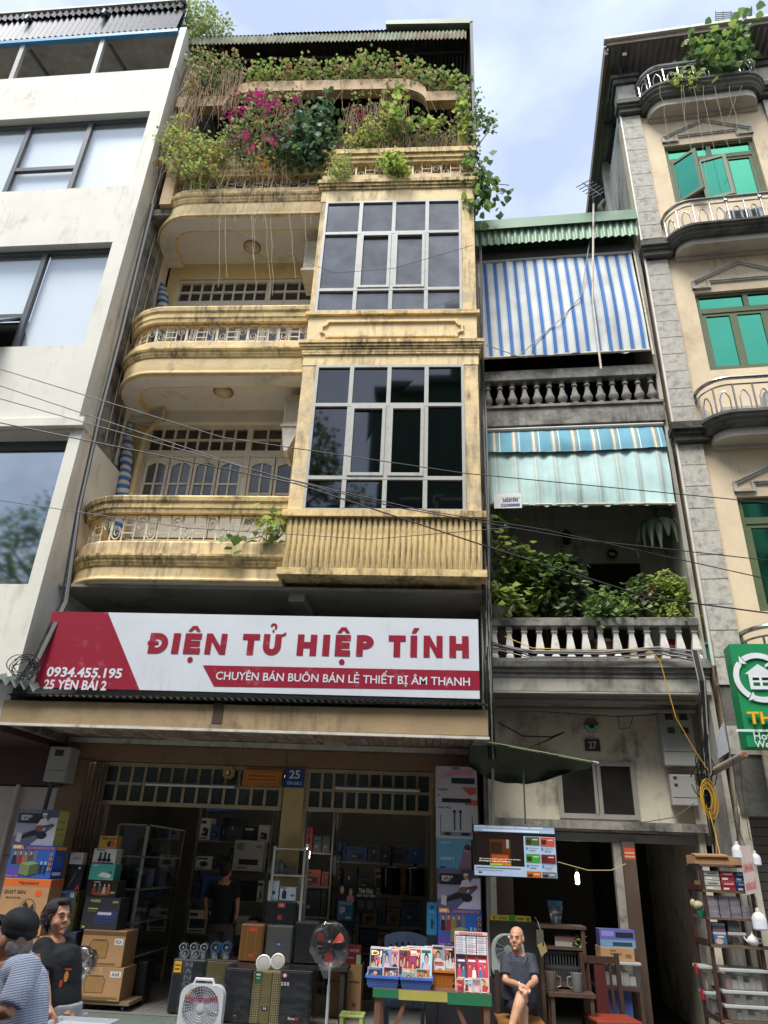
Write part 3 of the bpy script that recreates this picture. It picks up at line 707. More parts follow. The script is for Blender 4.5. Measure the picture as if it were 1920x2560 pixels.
# diagonal ramps of an outside stair and inner columns seen through the vines
MB().tube([(-5.2,-0.9,14.75),(-4.3,-0.75,14.5),(-3.9,-0.6,14.45)],0.14,4).build('stair_beam', M_beam, hm)
MB().tube([(-1.9,0.3,14.3),(-0.9,0.2,15.9)],0.11,4).build('stair_beam', M_beam, hm); MB().tube([(-1.4,0.3,15.9),(-1.9,0.3,14.0)],0.1,4).build('stair_beam', M_beam, hm)
MB().tube([(-1.6,-0.5,14.2),(0.5,-0.4,15.0)],0.13,4).build('stair_beam', M_beam, hm)
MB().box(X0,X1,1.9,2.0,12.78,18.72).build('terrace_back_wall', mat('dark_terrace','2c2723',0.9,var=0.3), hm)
MB().box(0.6,0.68,0.0,5.4,12.78,16.9).build('terrace_side_wall', M_concrete, hm)
MB().box(0.69,0.79,-0.5,5.4,0.0,12.3).build('gap_wall', M_concrete, hm)
MB().hexa([(-5.44,-1.0,3.5),(-5.362,-1.0,3.5),(-5.362,5.4,3.5),(-5.44,5.4,3.5),(-5.44,-1.0,17.9),(-5.362,-1.0,17.9),(-5.362,5.4,19.5),(-5.44,5.4,19.5)]).build('gap_wall', M_concrete, hm)
M_corr = mat('rusty_green_sheet','8e9a80',0.6,0.0,var=0.15,scale=4,blot=0.55,blotcol='7a4a35',bsc=1.1,streak=0.7,streakcol='6b3f2c',sscale=4)
mb = MB(); corr(mb,(-5.42,-1.3,17.92),(0.62,-1.3,17.78),(0,-0.04,-0.34),72,0.022,(0,-1,0),4,jag=0.04); mb.build('roof_fascia_sheet', M_corr, hm)
mb = MB(); corr(mb,(-5.42,-1.28,17.97),(0.72,-1.28,17.86),(0,4.9,1.3),72,0.022,(0,0,1)); mb.build('roof_sheet', mat('dark_roof_sheet','3f3b37',0.7,var=.3), hm)
mb = MB(); corr(mb,(-3.6,-1.2,18.14),(0.3,-1.2,18.08),(0,4.5,1.25),46,0.022,(0,0,1)); mb.build('roof_sheet', mat('dark_roof_sheet','3f3b37',0.7,var=.3), hm)
M_flash = mat('green_flashing','7f8c78',0.55,var=0.12,blot=.3,blotcol='55604f')
MB().hexa([(-1.1,-1.36,18.02),(0.76,-1.36,17.95),(0.76,-1.2,17.98),(-1.1,-1.2,18.05),(-1.1,-1.36,18.16),(0.76,-1.36,18.13),(0.76,-1.2,18.16),(-1.1,-1.2,18.19)]).build('roof_flashing', M_flash, hm)
MB().box(0.70,0.76,-1.36,3.5,13.9,18.0).build('end_sheet', mat('end_sheet_dark','4d5552',0.6,var=.2), hm)
for x in (-3.6,-1.7): MB().tube([(x,-1.1,17.75),(x,1.8,18.3)],0.04,4).build('rafter', M_dark, hm)
MB().tube([(-0.6,-1.0,17.7),(0.55,-0.9,16.2)],0.03,4).build('brace', M_dark, hm)
MB().box(-5.3,0.6,-1.0,-0.94,17.5,17.58).build('purlin', M_dark, hm)
# ------------------------------------------------------------------ canopy over the shop
hb = MB().hexa([(-5.36,-1.55,3.20),(0.68,-1.55,3.22),(0.68,-1.38,3.22),(-5.36,-1.38,3.20),(-5.36,-1.55,3.49),(0.68,-1.55,3.53),(0.68,-1.38,3.53),(-5.36,-1.38,3.49)]).build('canopy_beam',
  mat('canopy_render','a38c69',0.85,var=0.12,scale=2,blot=0.22,blotcol='5c4d3a',bsc=1.6,streak=0.3,bump=.2), hm, bevel=0.01)
MB().box(-5.37,0.69,-1.56,-1.5,3.185,3.215).build('beam_drip', M_pwhite, hm)
MB().box(-5.36,-5.2,-1.38,0.0,3.2,3.48).build('canopy_side', M_concrete, hm); MB().box(0.52,0.68,-1.38,0.0,3.2,3.55).build('canopy_side', M_concrete, hm)
M_plank = mat('soffit_plank','8b7668',0.7,var=0.25,scale=7,blot=0.55,blotcol='bcae9e',bsc=4,rand=0.18)
pk = None
for k in range(58):
 x = -5.19+k*0.0985
 if pk is None: pk = MB().box(0,0.090,-1.38,-0.02,3.3,3.315).build('soffit_plank', M_plank, hm); pk.location.x = x
 else: share(pk,'soffit_plank',hm,(x,0,R(-0.003,0.003)))
MB().box(-5.19,0.52,-1.38,-0.02,3.325,3.34).build('soffit_board', M_dark, hm)
MB().box(-5.19,0.52,-0.03,0.0,3.22,3.29).build('soffit_batten', M_pwhite, hm)
for x in (-3.35,-1.25):
 MB().lathe((x,-0.72,3.3),[(0.15,-0.1),(0.16,-0.02),(0.16,0.0)],16).build('canopy_lamp', mat('canopy_lamp_glass','a3907a',0.5), hm, smooth=True)
mb = MB(); corr(mb,(-5.3,-1.64,3.535),(0.68,-1.64,3.575),(0,1.6,0.35),70,0.014,(0,0,1)); mb.build('canopy_roof_sheet', mat('canopy_sheet','35362f',0.6,.2,var=.25), hm)
mb = MB(); corr(mb,(-5.62,-1.75,3.72),(-4.9,-1.70,3.60),(0.06,0.5,0.22),6,0.04,(0,-.3,1)); mb.build('loose_sheet_end', mat('loose_sheet','7f8a83',0.55,.2,var=.25), hm)
for x in (-2.62,): MB().box(x-0.05,x+0.08,-1.556,-1.54,3.28,3.52).build('beam_stain', mat('dark_patch','4d4235',0.9,var=.3), hm)
# ------------------------------------------------------------------ shop front
GR = M_granite
lo_ = MB().box(-5.2,0.66,-0.02,0.15,2.98,3.2).build('granite_lintel', GR, hm)
for x in (-2.0,): MB().box(x-0.004,x+0.004,-0.024,-0.02,2.98,3.2).build('granite_joint', M_dark, hm)
MB().box(-5.2,-4.78,-0.05,0.15,0.0,2.978).build('granite_pier', GR, hm); MB().box(0.04,0.66,-0.05,0.15,0.0,2.978).build('granite_pier', GR, hm)
MB().box(-2.0,-1.72,-0.03,0.2,0.15,2.975).build('shop_pier', mat('ochre_pier','b39a68',0.8,var=.1), hm)
M_tr = mat('transom_frame','9c8d70',0.6,var=.15,scale=6)
def shop_transom(u0,u1,z0,z1,n):
 f = MB().box(u0,u1,0.0,0.06,z0,z0+.05).box(u0,u1,0.0,.06,z1-.05,z1).box(u0,u0+.05,0,.06,z0+.05,z1-.05).box(u1-.05,u1,0,.06,z0+.05,z1-.05)
 wd = (u1-u0-.1)/n; zm_ = (z0+z1)/2
 for k in range(1,n): f.box(u0+.05+k*wd-.018,u0+.05+k*wd+.018,.005,.055,z0+.05,z1-.05)
 f.box(u0+.05,u1-.05,.008,.05,zm_-.018,zm_+.018)
 fo = f.build('shop_transom', M_tr, hm)
 for k in range(n):
  for c, d in ((z0+.05,zm_),(zm_,z1-.05)):
   MB().box(u0+.05+k*wd,u0+.05+(k+1)*wd,.03,.034,c,d).build('pane', mat('transom_glass',(0.03,0.04,0.042),0.06,var=.3), fo)
 return fo
shop_transom(-4.6,-2.02,2.42,2.97,13); shop_transom(-1.70,0.03,2.43,2.97,10)
# folding gate pushed to the side
M_gate = mat('rusty_gate','7a6450',0.6,0.2,var=.3,scale=10)
for k in range(11):
 MB().box(-4.79+k*0.028,-4.775+k*0.028,-0.08+0.03*(k%2),-0.05+0.03*(k%2),0.16,2.94).build('gate_bar', M_gate, hm)
MB().box(-4.45,-4.41,-0.03,0.03,0.16,2.42).build('gate_post', M_gate, hm)
MB().box(0.0,0.05,-0.06,0.0,0.16,2.42).build('gate_post', M_gate, hm)
# shop floor and inside
fl = MB().box(X0,0.7,-0.45,6.0,0.0,0.144).build('shop_floor', mat('floor_bed','55534e',0.7), hm)
ft = None
for i in range(12):
 for j in range(9):
  x, y = X0+0.02+i*0.5, -0.44+j*0.5
  if ft is None: ft = MB().box(0,0.494,0,0.494,0.143,0.15).build('floor_tile', mat('floor_tile','8f8d86',0.22,var=.08,rand=.05), hm); ft.location = (x,y,0)
  else: share(ft,'floor_tile',hm,(x,y,0))
MB().hexa([(-5.36,-1.1,-0.0),(-1.0,-1.1,-0.0),(-1.0,-0.46,0.0),(-5.36,-0.46,0.0),(-5.36,-0.62,0.11),(-1.0,-0.62,0.11),(-1.0,-0.46,0.14),(-5.36,-0.46,0.14)]).build('granite_step', mat('green_granite','5e6a60',0.35,var=.35,scale=50), hm)
MB().box(X0,0.7,5.0,5.1,0.15,3.2).build('shop_back_wall', mat('shop_wall','75736b',0.8), hm)
MB().box(X0,X0+.08,0.15,5.0,0.15,3.2).build('shop_side_wall', mat('shop_wall','75736b',0.8), hm)
MB().box(0.62,0.7,0.15,5.0,0.15,3.2).build('shop_side_wall', mat('shop_wall','75736b',0.8), hm)
MB().box(X0,0.7,0.15,5.1,3.2,3.3).build('shop_ceiling', mat('shop_wall','75736b',0.8), hm)
# ceiling tube lamps burning inside the shop (their glow shows in the transom panes)
for i, (x, y) in enumerate(((-3.9,.9),(-3.0,2.6),(-.9,1.1),(-.6,2.9))):
 t = thing('ceiling_tube_lamp','lit ceiling tube lamp inside the shop, %s' % ('front left','back left','front right','back right')[i],'lamp',(x,y,3.12))
 MB().tube([(-.55,0,0),(.55,0,0)],.018,8).build('tube', pm('fff4e2',.3,0,3.8), t); MB().box(-.6,.6,-.04,.04,.02,.08).build('batten', pm('c9c9c4',.5), t)
# ------------------------------------------------------------------ red and white shop sign
YS = -1.56
sg = thing('shop_sign', 'long white and dark red shop signboard above the canopy of no 25', 'sign', (0,0,0))
M_sred = mat('sign_red','8e1f33',0.35,var=.04,scale=1.5,bump=.05,bscale=2.5,blot=.02,blotcol='b8868c',bsc=6); M_swh = mat('sign_white','cdd1d7',0.32,var=.04,scale=1.2,bump=.25,bscale=2.5,streak=.2,streakcol='a9adb3',sscale=9)
SX0, SX1, SZ0, SZ1 = -5.02, 0.585, 3.655, 4.655
MB().box(SX0,SX1,YS,YS+0.09,SZ0,SZ1).build('board', M_swh, sg)
for x in (-4.4,-3.0,-1.4,0.1): MB().tube([(x,YS+0.09,4.3),(x,-0.02,4.6)],0.02,5).build('bracket', M_iron, sg)
def sp(x, y): return MF.uz(x, y, YS-0.003)
pr = MB()
a, b = sp(232,1328)[0], sp(300,1498)[0]
pr.use(M_sred).flat([(SX0,SZ0),(b,SZ0),(a,SZ1),(SX0,SZ1)], YS-0.003)
p0, p1 = sp(438,1437), sp(462,1483); q0, q1 = sp(1036,1449), sp(1037,1491)
pr.flat([p1,(SX1,q1[1]),(SX1,q0[1]),p0], YS-0.003)
pr.build('printed_panel', None, sg)
# main lettering, drawn stroke by stroke in a heavy geometric face
def poly_letter(mb, ch, x0, x1, z0, z1, y, sw):
 W, H = x1-x0, z1-z0
 def P(pts): mb.flat([(x0+a*W, z0+c*H) for a,c in pts], y)
 s = sw/W; t = sw*0.92/H
 def bars(L):
  for a, b, c, d in L: P([(a,c),(b,c),(b,d),(a,d)])
 if ch == 'I': bars([(0,1,0,1)])
 elif ch == 'H': bars([(0,s,0,1),(1-s,1,0,1),(s,1-s,0.5-t/2,0.5+t/2)])
 elif ch == 'T': bars([(0,1,1-t,1),(0.5-s/2,0.5+s/2,0,1-t)])
 elif ch == 'E': bars([(0,s,0,1),(s,1,0,t),(s,1,1-t,1),(s,0.94,0.5-t/2,0.5+t/2)])
 elif ch == 'N': bars([(0,s*.92,0,1),(1-s*.92,1,0,1)]); P([(s*.92,1),(s*.92,1-1.25*s),(1-s*.92,0),(1-s*.92,1.25*s)])
 elif ch in 'DP':
  bars([(0,s,0,1)]); lo = 0 if ch == 'D' else 0.34; cz = (1+lo)/2; rz = (1-lo)/2; n = 12; xs = 0.42 if ch == 'D' else 0.45
  bars([(s,xs,1-t,1),(s,xs,lo,lo+t)])
  for k in range(n):
   a0 = math.pi*(k/n-0.5); a1 = math.pi*((k+1)/n-0.5)
   P([(xs+(1-xs-s)*math.cos(a0),cz+(rz-t)*math.sin(a0)),(xs+(1-xs)*math.cos(a0),cz+rz*math.sin(a0)),(xs+(1-xs)*math.cos(a1),cz+rz*math.sin(a1)),(xs+(1-xs-s)*math.cos(a1),cz+(rz-t)*math.sin(a1))])
 elif ch == 'U':
  bars([(0,s,0.42,1),(1-s,1,0.42,1)]); n = 12
  for k in range(n):
   a0 = math.pi*(1+k/n); a1 = math.pi*(1+(k+1)/n)
   P([(0.5+(0.5-s)*math.cos(a0),0.42+(0.42-t)*math.sin(a0)),(0.5+0.5*math.cos(a0),0.42+0.42*math.sin(a0)),(0.5+0.5*math.cos(a1),0.42+0.42*math.sin(a1)),(0.5+(0.5-s)*math.cos(a1),0.42+(0.42-t)*math.sin(a1))][::-1])
def yl(x): return 1367+(x-319)*0.0101, 1411+(x-319)*0.0144
SW = 0.083
YT = YS-0.006
for ch, xa, xb, dia in (('D',322,363,'bar'),('I',372.5,388,''),('E',398,434,'hatdot'),('N',444,489,''),('T',523,560,''),('U',568,607,'hornhook'),('H',642,684,''),('I',697,712,''),('E',724,757,'hatdot'),('P',770,807,''),
      ('T',839,876,''),('I',886.5,901,'acute'),('N',915,956,''),('H',970.6,1012.5,'')):
 yt, yb = yl((xa+xb)/2); u0, u1, z0, z1 = MF.rc(xa,yt,xb,yb,YT); w_ = u1-u0; h_ = z1-z0; cx = (u0+u1)/2
 lt = MB().use(M_sred); poly_letter(lt, ch, u0, u1, z0, z1, YT, SW)
 if dia == 'bar': lt.rect(u0-0.02,u0+w_*0.5,z0+h_*0.43,z0+h_*0.59,YT-0.001)
 if 'hat' in dia:
  lt.flat([(cx-.085,z1+.025),(cx-.035,z1+.025),(cx,z1+.065),(cx+.035,z1+.025),(cx+.085,z1+.025),(cx+.03,z1+.10),(cx-.03,z1+.10)][::1], YT)
  lt.ell(cx, z0-0.075, 0.036, 0.036, YT)
 if 'horn' in dia:
  lt.flat([(u1,z1-.03),(u1+.05,z1-.01),(u1+.055,z1+.03),(u1,z1)], YT)
  lt.ring(cx,z1+.10,.018,.045,YT,-60,180,10); lt.rect(cx-.012,cx+.012,z1+.025,z1+.06,YT)
 if dia == 'acute': lt.flat([(cx-.03,z1+.03),(cx+.02,z1+.03),(cx+.07,z1+.10),(cx+.0,z1+.10)], YT)
 lt.build('letter', None, sg)
def sign_text(s, xa, xb, yt, yb, bold=0.012):
 u0, u1, z0, z1 = MF.rc(xa,yt,xb,yb,YT); MB().use(M_swh).text(s,u0,u1,z0,z1,YT,bold).build('lettering_line', None, sg)
sign_text('CHUYÊN BÁN BUÔN BÁN LẺ THIẾT BỊ ÂM THANH',466,1015,1447,1480,0.012)
sign_text('0934.455.195',101,264,1442,1464,0.03); sign_text('25 YÊN BÁI 2',95,231,1464,1490,0.03)
# ------------------------------------------------------------------ house no. 27
hn = fthing(NF, 'grey_narrow_house', 'narrow grey weathered house no 27 with stone balustrades and striped awnings', 'house')
NW = 2.83
M_gw = mat('grey_plaster','b5b1a5',0.85,var=.10,scale=1.6,blot=.35,blotcol='5a574d',bsc=1.3,streak=.35,bump=.2)
M_gwg = mat('shop_plaster','cfc6b0',0.85,var=.14,scale=1.6,blot=.42,blotcol='5f594c',bsc=2.2,streak=.35,bump=.2)
M_groof = mat('green_roof_sheet','7f9a80',0.5,.1,var=.12,scale=5,streak=.3,streakcol='3d5140'); M_gcap = mat('green_roof_cap','57765c',0.5,.1,var=.12,streak=.25,streakcol='33453a')
mb = MB(); corr(mb,(-0.08,-0.12,12.47),(2.84,-0.12,12.47),(0,-0.02,-0.40),24,0.018,(0,-1,0),6); mb.build('roof_fascia_sheet', M_groof, hn, smooth=True)
MB().hexa([(-0.08,-0.19,12.42),(2.86,-0.19,12.42),(2.86,0.3,12.6),(-0.08,0.3,12.6),(-0.08,-0.17,12.68),(2.86,-0.17,12.68),(2.86,0.3,12.72),(-0.08,0.3,12.72)]).build('roof_cap', M_gcap, hn)
MB().box(-0.06,2.82,0.3,7,12.45,12.6).build('roof', M_gcap, hn)
MB().box(-0.04,2.80,0.05,0.2,11.83,12.06).build('roof_beam', mat('dark_beam','3b352e',0.8,var=.2), hn)
MB().box(-0.04,2.82,1.2,6.5,3.12,12.4).build('core', M_dark, hn)
# side cheeks
MB().box(-0.07,0.0,0.05,1.2,0,12.4).build('side_wall', M_gw, hn); MB().box(2.80,2.86,0.05,1.2,0,12.4).build('side_wall', M_gw, hn)
# upper balcony slab + rail + balusters
MB().box(-0.05,2.83,0.0,1.2,8.20,8.55).build('balcony_slab', M_concrete, hn, bevel=.01)
MB().box(-0.06,2.84,-0.03,0.25,8.535,8.58).build('slab_lip', M_concrete, hn)
MB().box(0.0,2.80,0.0,0.16,9.10,9.30).build('handrail', M_concrete, hn, bevel=.01)
bprof = [(0.05,0.0),(0.065,0.02),(0.065,0.06),(0.04,0.08),(0.075,0.14),(0.08,0.19),(0.055,0.25),(0.035,0.34),(0.03,0.38),(0.05,0.40),(0.05,0.42),(0.036,0.44),(0.05,0.50),(0.062,0.52)]
bal = None
for k in range(14):
 u = 0.09+k*0.2015
 if bal is None: bal = MB().lathe((0,0,0),bprof,10).build('baluster', M_concrete, hn, smooth=True); bal.location = (u,0.09,8.58)
 else: share(bal,'baluster',hn,(u,0.09,8.58),(0,0,k))
# things behind the upper balustrade: shutters and a pale board
MB().box(0.05,0.75,0.7,0.74,8.6,9.1).build('mesh_screen', mat('mesh_screen','6b6457',0.8,var=.3,scale=30), hn)
MB().box(0.78,1.05,0.65,0.7,8.6,9.05).build('leaning_board', mat('pale_board','bcb7aa',0.7), hn)
for k in range(8): MB().box(1.15,1.65,0.6,0.64,8.62+k*0.06,8.655+k*0.06).build('louvre_slat', mat('louvre','4b4a46',0.7), hn)
# lower balcony
MB().box(-0.05,2.83,0.0,1.2,3.95,4.16).build('balcony_slab', M_gw, hn)
for a, b, o_ in ((4.16,4.22,0.02),(4.22,4.28,0.05),(4.28,4.36,0.09),(4.36,4.41,0.05)): MB().box(-0.05-o_*.3,2.83+o_*.3,-o_,1.2,a,b).build('slab_moulding', M_concrete, hn)
MB().box(-0.05,2.83,-0.004,0.05,3.975,4.158).build('slab_fascia', mat('white_fascia','b8b3a6',0.8,var=.1,blot=.65,blotcol='4b4940',bsc=1.8,streak=.45), hn)
MB().box(-0.03,2.80,-0.05,0.14,4.86,4.98).build('handrail', M_concrete, hn, bevel=.01)
bal = None
def sqlathe(mb, prof):
 m = len(prof); vs = []
 for r_, h in prof: vs += [(-r_,-r_,h),(r_,-r_,h),(r_,r_,h),(-r_,r_,h)]
 fs = [(i*4+k,i*4+(k+1)%4,(i+1)*4+(k+1)%4,(i+1)*4+k) for i in range(m-1) for k in range(4)]
 return mb.add(vs, fs+[(3,2,1,0),tuple((m-1)*4+k for k in range(4))])
for k in range(14):
 u = 0.07+k*0.2055
 if bal is None:
  bal = sqlathe(MB(),[(0.052,0),(0.052,0.045),(0.044,0.05),(0.034,0.07),(0.044,0.10),(0.056,0.13),(0.056,0.15),(0.05,0.2),(0.036,0.3),(0.029,0.36),(0.042,0.375),(0.042,0.40),(0.032,0.41),(0.046,0.45)]).build('baluster', mat('white_baluster','cfcac0',0.6,var=.1,blot=.3,blotcol='77726a',bsc=5,rand=.06), hn, bevel=.004); bal.location = (u,0.04,4.41)
 else: share(bal,'baluster',hn,(u,0.04,4.41))
# back walls of the balconies
mb = MB(); wall_holes(mb,-0.02,2.80,4.16,8.2,[(0.35,1.45,4.2,6.32),(1.6,2.42,4.2,6.28)],1.15,0.2); mb.build('balcony_wall', M_gw, hn)
for z in (6.55,6.8,7.05): MB().box(-0.02,2.80,1.12,1.148,z,z+0.03).build('wall_moulding', M_gw, hn)
dr = MB().box(0.35,0.9,1.25,1.3,4.2,6.3).build('door', mat('dark_door','2d2622',0.6), hn); MB().box(0.9,1.45,1.22,1.26,4.2,6.3).build('patterned_door', mat('patterned_door','8a6a5c',0.5,var=.45,scale=30), hn)
MB().box(0.88,0.93,1.2,1.3,4.2,6.3).box(1.42,1.47,1.14,1.3,4.2,6.32).build('door_frame', mat('brown_frame','5e4736',0.6), hn)
MB().box(1.6,2.42,1.3,1.34,4.2,6.28).build('dark_doorway', M_dark, hn)
# eight sided mirror and wall lamp on the back wall
ob = fthing(NF,'octagonal_mirror','small octagonal mirror with gold rim on balcony wall of no 27','mirror')
u, z = NF.uz(1322,1197,1.12)
MB().prism([(u+0.105*math.cos(math.radians(22.5+45*k)), z+0.105*math.sin(math.radians(22.5+45*k))) for k in range(8)],1.10,1.149).build('rim', mat('gold_rim','a58a3c',0.4,.4), ob)
MB().ell(u,z,0.08,0.08,1.097,20).build('glass', mat('mirror_dark','4f524c',0.1,.8), ob)
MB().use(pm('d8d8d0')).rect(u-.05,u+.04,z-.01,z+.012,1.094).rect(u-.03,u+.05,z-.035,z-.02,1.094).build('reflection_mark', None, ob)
lo_ = fthing(NF,'lantern','black wall lantern under the pale green awning of no 27','lamp'); u, z = NF.uz(1224,1162,1.0)
MB().lathe((u,1.0,z-0.12),[(0.02,0),(0.06,0.02),(0.075,0.18),(0.09,0.2),(0.03,0.25)],6).build('body', M_black, lo_); MB().tube([(u,1.0,z+0.12),(u,1.08,z+0.2),(u,1.15,z+0.2)],0.012,5).build('arm', M_black, lo_)
# ------------------------------------------------------------------ awnings of no. 27
def stripes(name, period, cols, rough=.8):
 """cols: list of (start fraction, colour) across one period, along local x"""
 m = bpy.data.materials.new(name); m.use_nodes = True; t = m.node_tree; n = t.nodes.new; l = t.links.new; b = t.nodes['Principled BSDF']; b.inputs['Roughness'].default_value = rough
 tcn = n('ShaderNodeTexCoord'); sx = n('ShaderNodeSeparateXYZ'); l(tcn.outputs['UV'], sx.inputs[0])
 md = n('ShaderNodeMath'); md.operation = 'MULTIPLY'; md.inputs[1].default_value = 1/period; l(sx.outputs[0], md.inputs[0])
 fr = n('ShaderNodeMath'); fr.operation = 'FRACT'; l(md.outputs[0], fr.inputs[0])
 rp_ = n('ShaderNodeValToRGB'); rp_.color_ramp.interpolation = 'CONSTANT'; l(fr.outputs[0], rp_.inputs['Fac'])
 e = rp_.color_ramp.elements
 while len(e) < len(cols): e.new(0.5)
 for q, (p_, c) in zip(e, cols): q.position = p_; q.color = (*lin(c),1)
 nz_ = n('ShaderNodeTexNoise'); nz_.inputs['Scale'].default_value = 2.2; nz_.inputs['Detail'].default_value = 6; l(tcn.outputs['Object'], nz_.inputs['Vector'])
 r2 = n('ShaderNodeValToRGB'); r2.color_ramp.elements[0].position = .3; r2.color_ramp.elements[0].color = (.74,.74,.72,1); r2.color_ramp.elements[1].position = .65; l(nz_.outputs['Fac'], r2.inputs['Fac'])
 mu = n('ShaderNodeMix'); mu.data_type = 'RGBA'; mu.blend_type = 'MULTIPLY'; mu.inputs['Factor'].default_value = 1; l(rp_.outputs['Color'], mu.inputs['A']); l(r2.outputs['Color'], mu.inputs['B'])
 l(mu.outputs['Result'], b.inputs['Base Color'])
 return m
def cloth(name, tl, tr, bl, br, m, parent, nx=60, nz=24, amp=0.02, waves=7, bulge=0.1, seed=1):
 """hanging cloth between four corners (u, v, z) with folds; uv.x in metres"""
 random.seed(seed); ph = [R(0,6.28) for _ in range(6)]
 vs = []; uvs = []
 TL, TR, BL, BR = map(Vector,(tl,tr,bl,br)); W = (TR-TL).length
 for j in range(nz+1):
  t = j/nz
  for i in range(nx+1):
   s_ = i/nx; p = TL.lerp(TR,s_).lerp(BL.lerp(BR,s_),t)
   f = amp*(0.35+0.65*t)*(math.sin(waves*6.28*s_+ph[0]+1.2*t)+0.6*math.sin(waves*1.7*6.28*s_+ph[1])+0.8*math.sin(3*s_+5*t+ph[2])+0.5*math.sin(9*s_-7*t+ph[3]))
   p = p + Vector((0,-1,0))*(f + bulge*math.sin(math.pi*t)*math.sin(math.pi*s_)) + Vector((0,0,1))*(-0.03*math.sin(math.pi*s_)*t)
   vs.append(p); uvs.append((s_*W, 1-t))
 fs = [(j*(nx+1)+i,(j+1)*(nx+1)+i,(j+1)*(nx+1)+i+1,j*(nx+1)+i+1) for j in range(nz) for i in range(nx)]
 o = MB().add(vs,fs).build(name, m, parent, smooth=True)
 uvl = o.data.uv_layers.new(name='cloth')
 for lp in o.data.loops: uvl.data[lp.index].uv = uvs[lp.vertex_index]
 random.seed(7)
 return o
aw = fthing(NF,'striped_awning','blue and white striped awning hanging under the green roof of no 27','awning')
M_st1 = stripes('blue_white_canvas',0.181,[(0,'d9dbd6'),(0.42,'aeb4b6'),(0.47,'d9dbd6'),(0.52,'3f73b4'),(0.86,'c3c6c6'),(0.90,'8fa4bd'),(0.94,'d9dbd6')])
cloth('canvas',(-0.02,0.06,11.83),(2.72,0.06,11.83),(0.04,-0.12,9.50),(2.72,-0.12,9.50),M_st1,aw,90,30,0.024,5,0.07,3)
MB().tube([(-0.02,0.06,11.85),(2.74,0.06,11.85)],0.03,8).build('roller', M_alu, aw); MB().tube([(0.03,-0.12,9.49),(2.73,-0.12,9.49)],0.022,8).build('bottom_bar', M_iron, aw)
MB().tube([(2.77,0.05,11.9),(2.77,-0.1,9.4)],0.02,6).build('side_arm', M_iron, aw)
aw2 = fthing(NF,'striped_awning','pale green and teal striped awning with phone number patch, lower of two','awning')
M_st2 = stripes('teal_canvas',0.305,[(0,'6ba5b8'),(0.30,'6ba5b8'),(0.34,'bfb49c'),(0.40,'e3ddca'),(0.5,'a59f8c'),(0.58,'6ba5b8'),(0.68,'d7e0dc'),(0.74,'6ba5b8')])
M_st3 = stripes('pale_canvas',0.305,[(0,'b3cfcb'),(0.30,'b3cfcb'),(0.34,'acbab2'),(0.40,'bfcdc6'),(0.5,'a9b7b0'),(0.58,'b3cfcb'),(0.68,'c3d2cd'),(0.74,'b3cfcb')])
cloth('canvas_valance',(0.03,0.03,8.12),(2.76,0.03,8.12),(0.03,-0.07,7.68),(2.76,-0.07,7.68),M_st2,aw2,70,8,0.006,8,0.03,6)
cloth('canvas',(0.03,0.0,7.74),(2.76,0.0,7.74),(0.05,-0.16,6.70),(2.72,-0.16,6.66),M_st3,aw2,110,26,0.024,9,0.03,6)
MB().tube([(0.0,0.03,8.14),(2.78,0.03,8.14)],0.035,8).build('roller', M_alu, aw2); MB().tube([(0.04,-0.165,6.70),(2.73,-0.165,6.65)],0.018,8).build('bottom_bar', M_iron, aw2)
u0, u1, z0, z1 = NF.rc(1067,1065,1127,1097,-0.26)
pt_ = MB().use(pm('d6d6cf',.6)).rect(u0,u1,z0,z1,-0.25).use(pm('38424e')).text('21 HÀNG MÀNH',u0+.12,u1-.03,z1-.1,z1-.055,-0.253,.01).use(pm('2a4a7c')).text('38287390',u0+.13,u1-.05,z0+.10,z0+.15,-0.253,.03).text('22588888',u0+.1,u1-.03,z0+.025,z0+.075,-0.253,.03).build('phone_patch', None, aw2)
# ------------------------------------------------------------------ ground floor of no. 27
VG = 0.65
mb = MB(); wall_holes(mb,-0.02,2.84,2.30,3.96,[(0.90,1.84,2.52,3.14)],VG,0.12); mb.build('shop_upper_wall', M_gwg, hn)
wn = MB().box(0.86,1.88,VG-.03,VG+.05,2.46,2.52).box(0.86,1.88,VG-.03,VG+.05,3.12,3.18).box(0.86,0.92,VG-.03,VG+.05,2.52,3.12).box(1.82,1.88,VG-.03,VG+.05,2.52,3.12).box(1.33,1.37,VG-.035,VG+.05,2.52,3.12).box(1.38,1.43,VG-.03,VG+.05,2.52,3.12).build('window', mat('grey_window_frame','9a958b',0.6,var=.1), hn)
for a, b in ((0.92,1.33),(1.43,1.82)): MB().box(a,b,VG+.01,VG+.015,2.52,3.12).build('pane', mat('dusty_glass','2c2b28',0.25,var=.3,scale=3), wn)
MB().box(-0.02,2.70,VG-0.14,VG+.1,2.33,2.43).build('lintel_ledge', M_concrete, hn)
MB().box(0.2,2.72,VG-0.02,VG+.1,2.19,2.29).build('shutter_housing', mat('grey_housing','8d8d88',0.5), hn)
MB().box(1.60,1.76,VG-0.08,VG+.12,0.0,2.2).build('post', mat('brown_post','57463a',0.6,var=.15,scale=6), hn)
MB().box(1.50,1.598,VG-0.02,VG+.12,0.0,2.2).build('peeling_post', mat('peeling_post','a8a196',0.8,var=.2,blot=.6,blotcol='58493c',bsc=4), hn)
MB().box(-0.05,0.22,VG,VG+.2,0.0,2.33).build('pier', mat('dark_granite','4b3f34',0.5,var=.2), hn)
MB().box(2.56,2.64,VG-0.05,4.0,0.0,3.0).build('passage_wall', M_gwg, hn); MB().box(-.05,2.8,4.0,4.1,0,3.0).build('passage_end', mat('dark_shop_wall','3a3936',0.9), hn); MB().box(-.06,-.02,VG+.2,4.0,0,3.0).build('shop_side_wall', mat('dark_shop_wall','3a3936',0.9), hn)
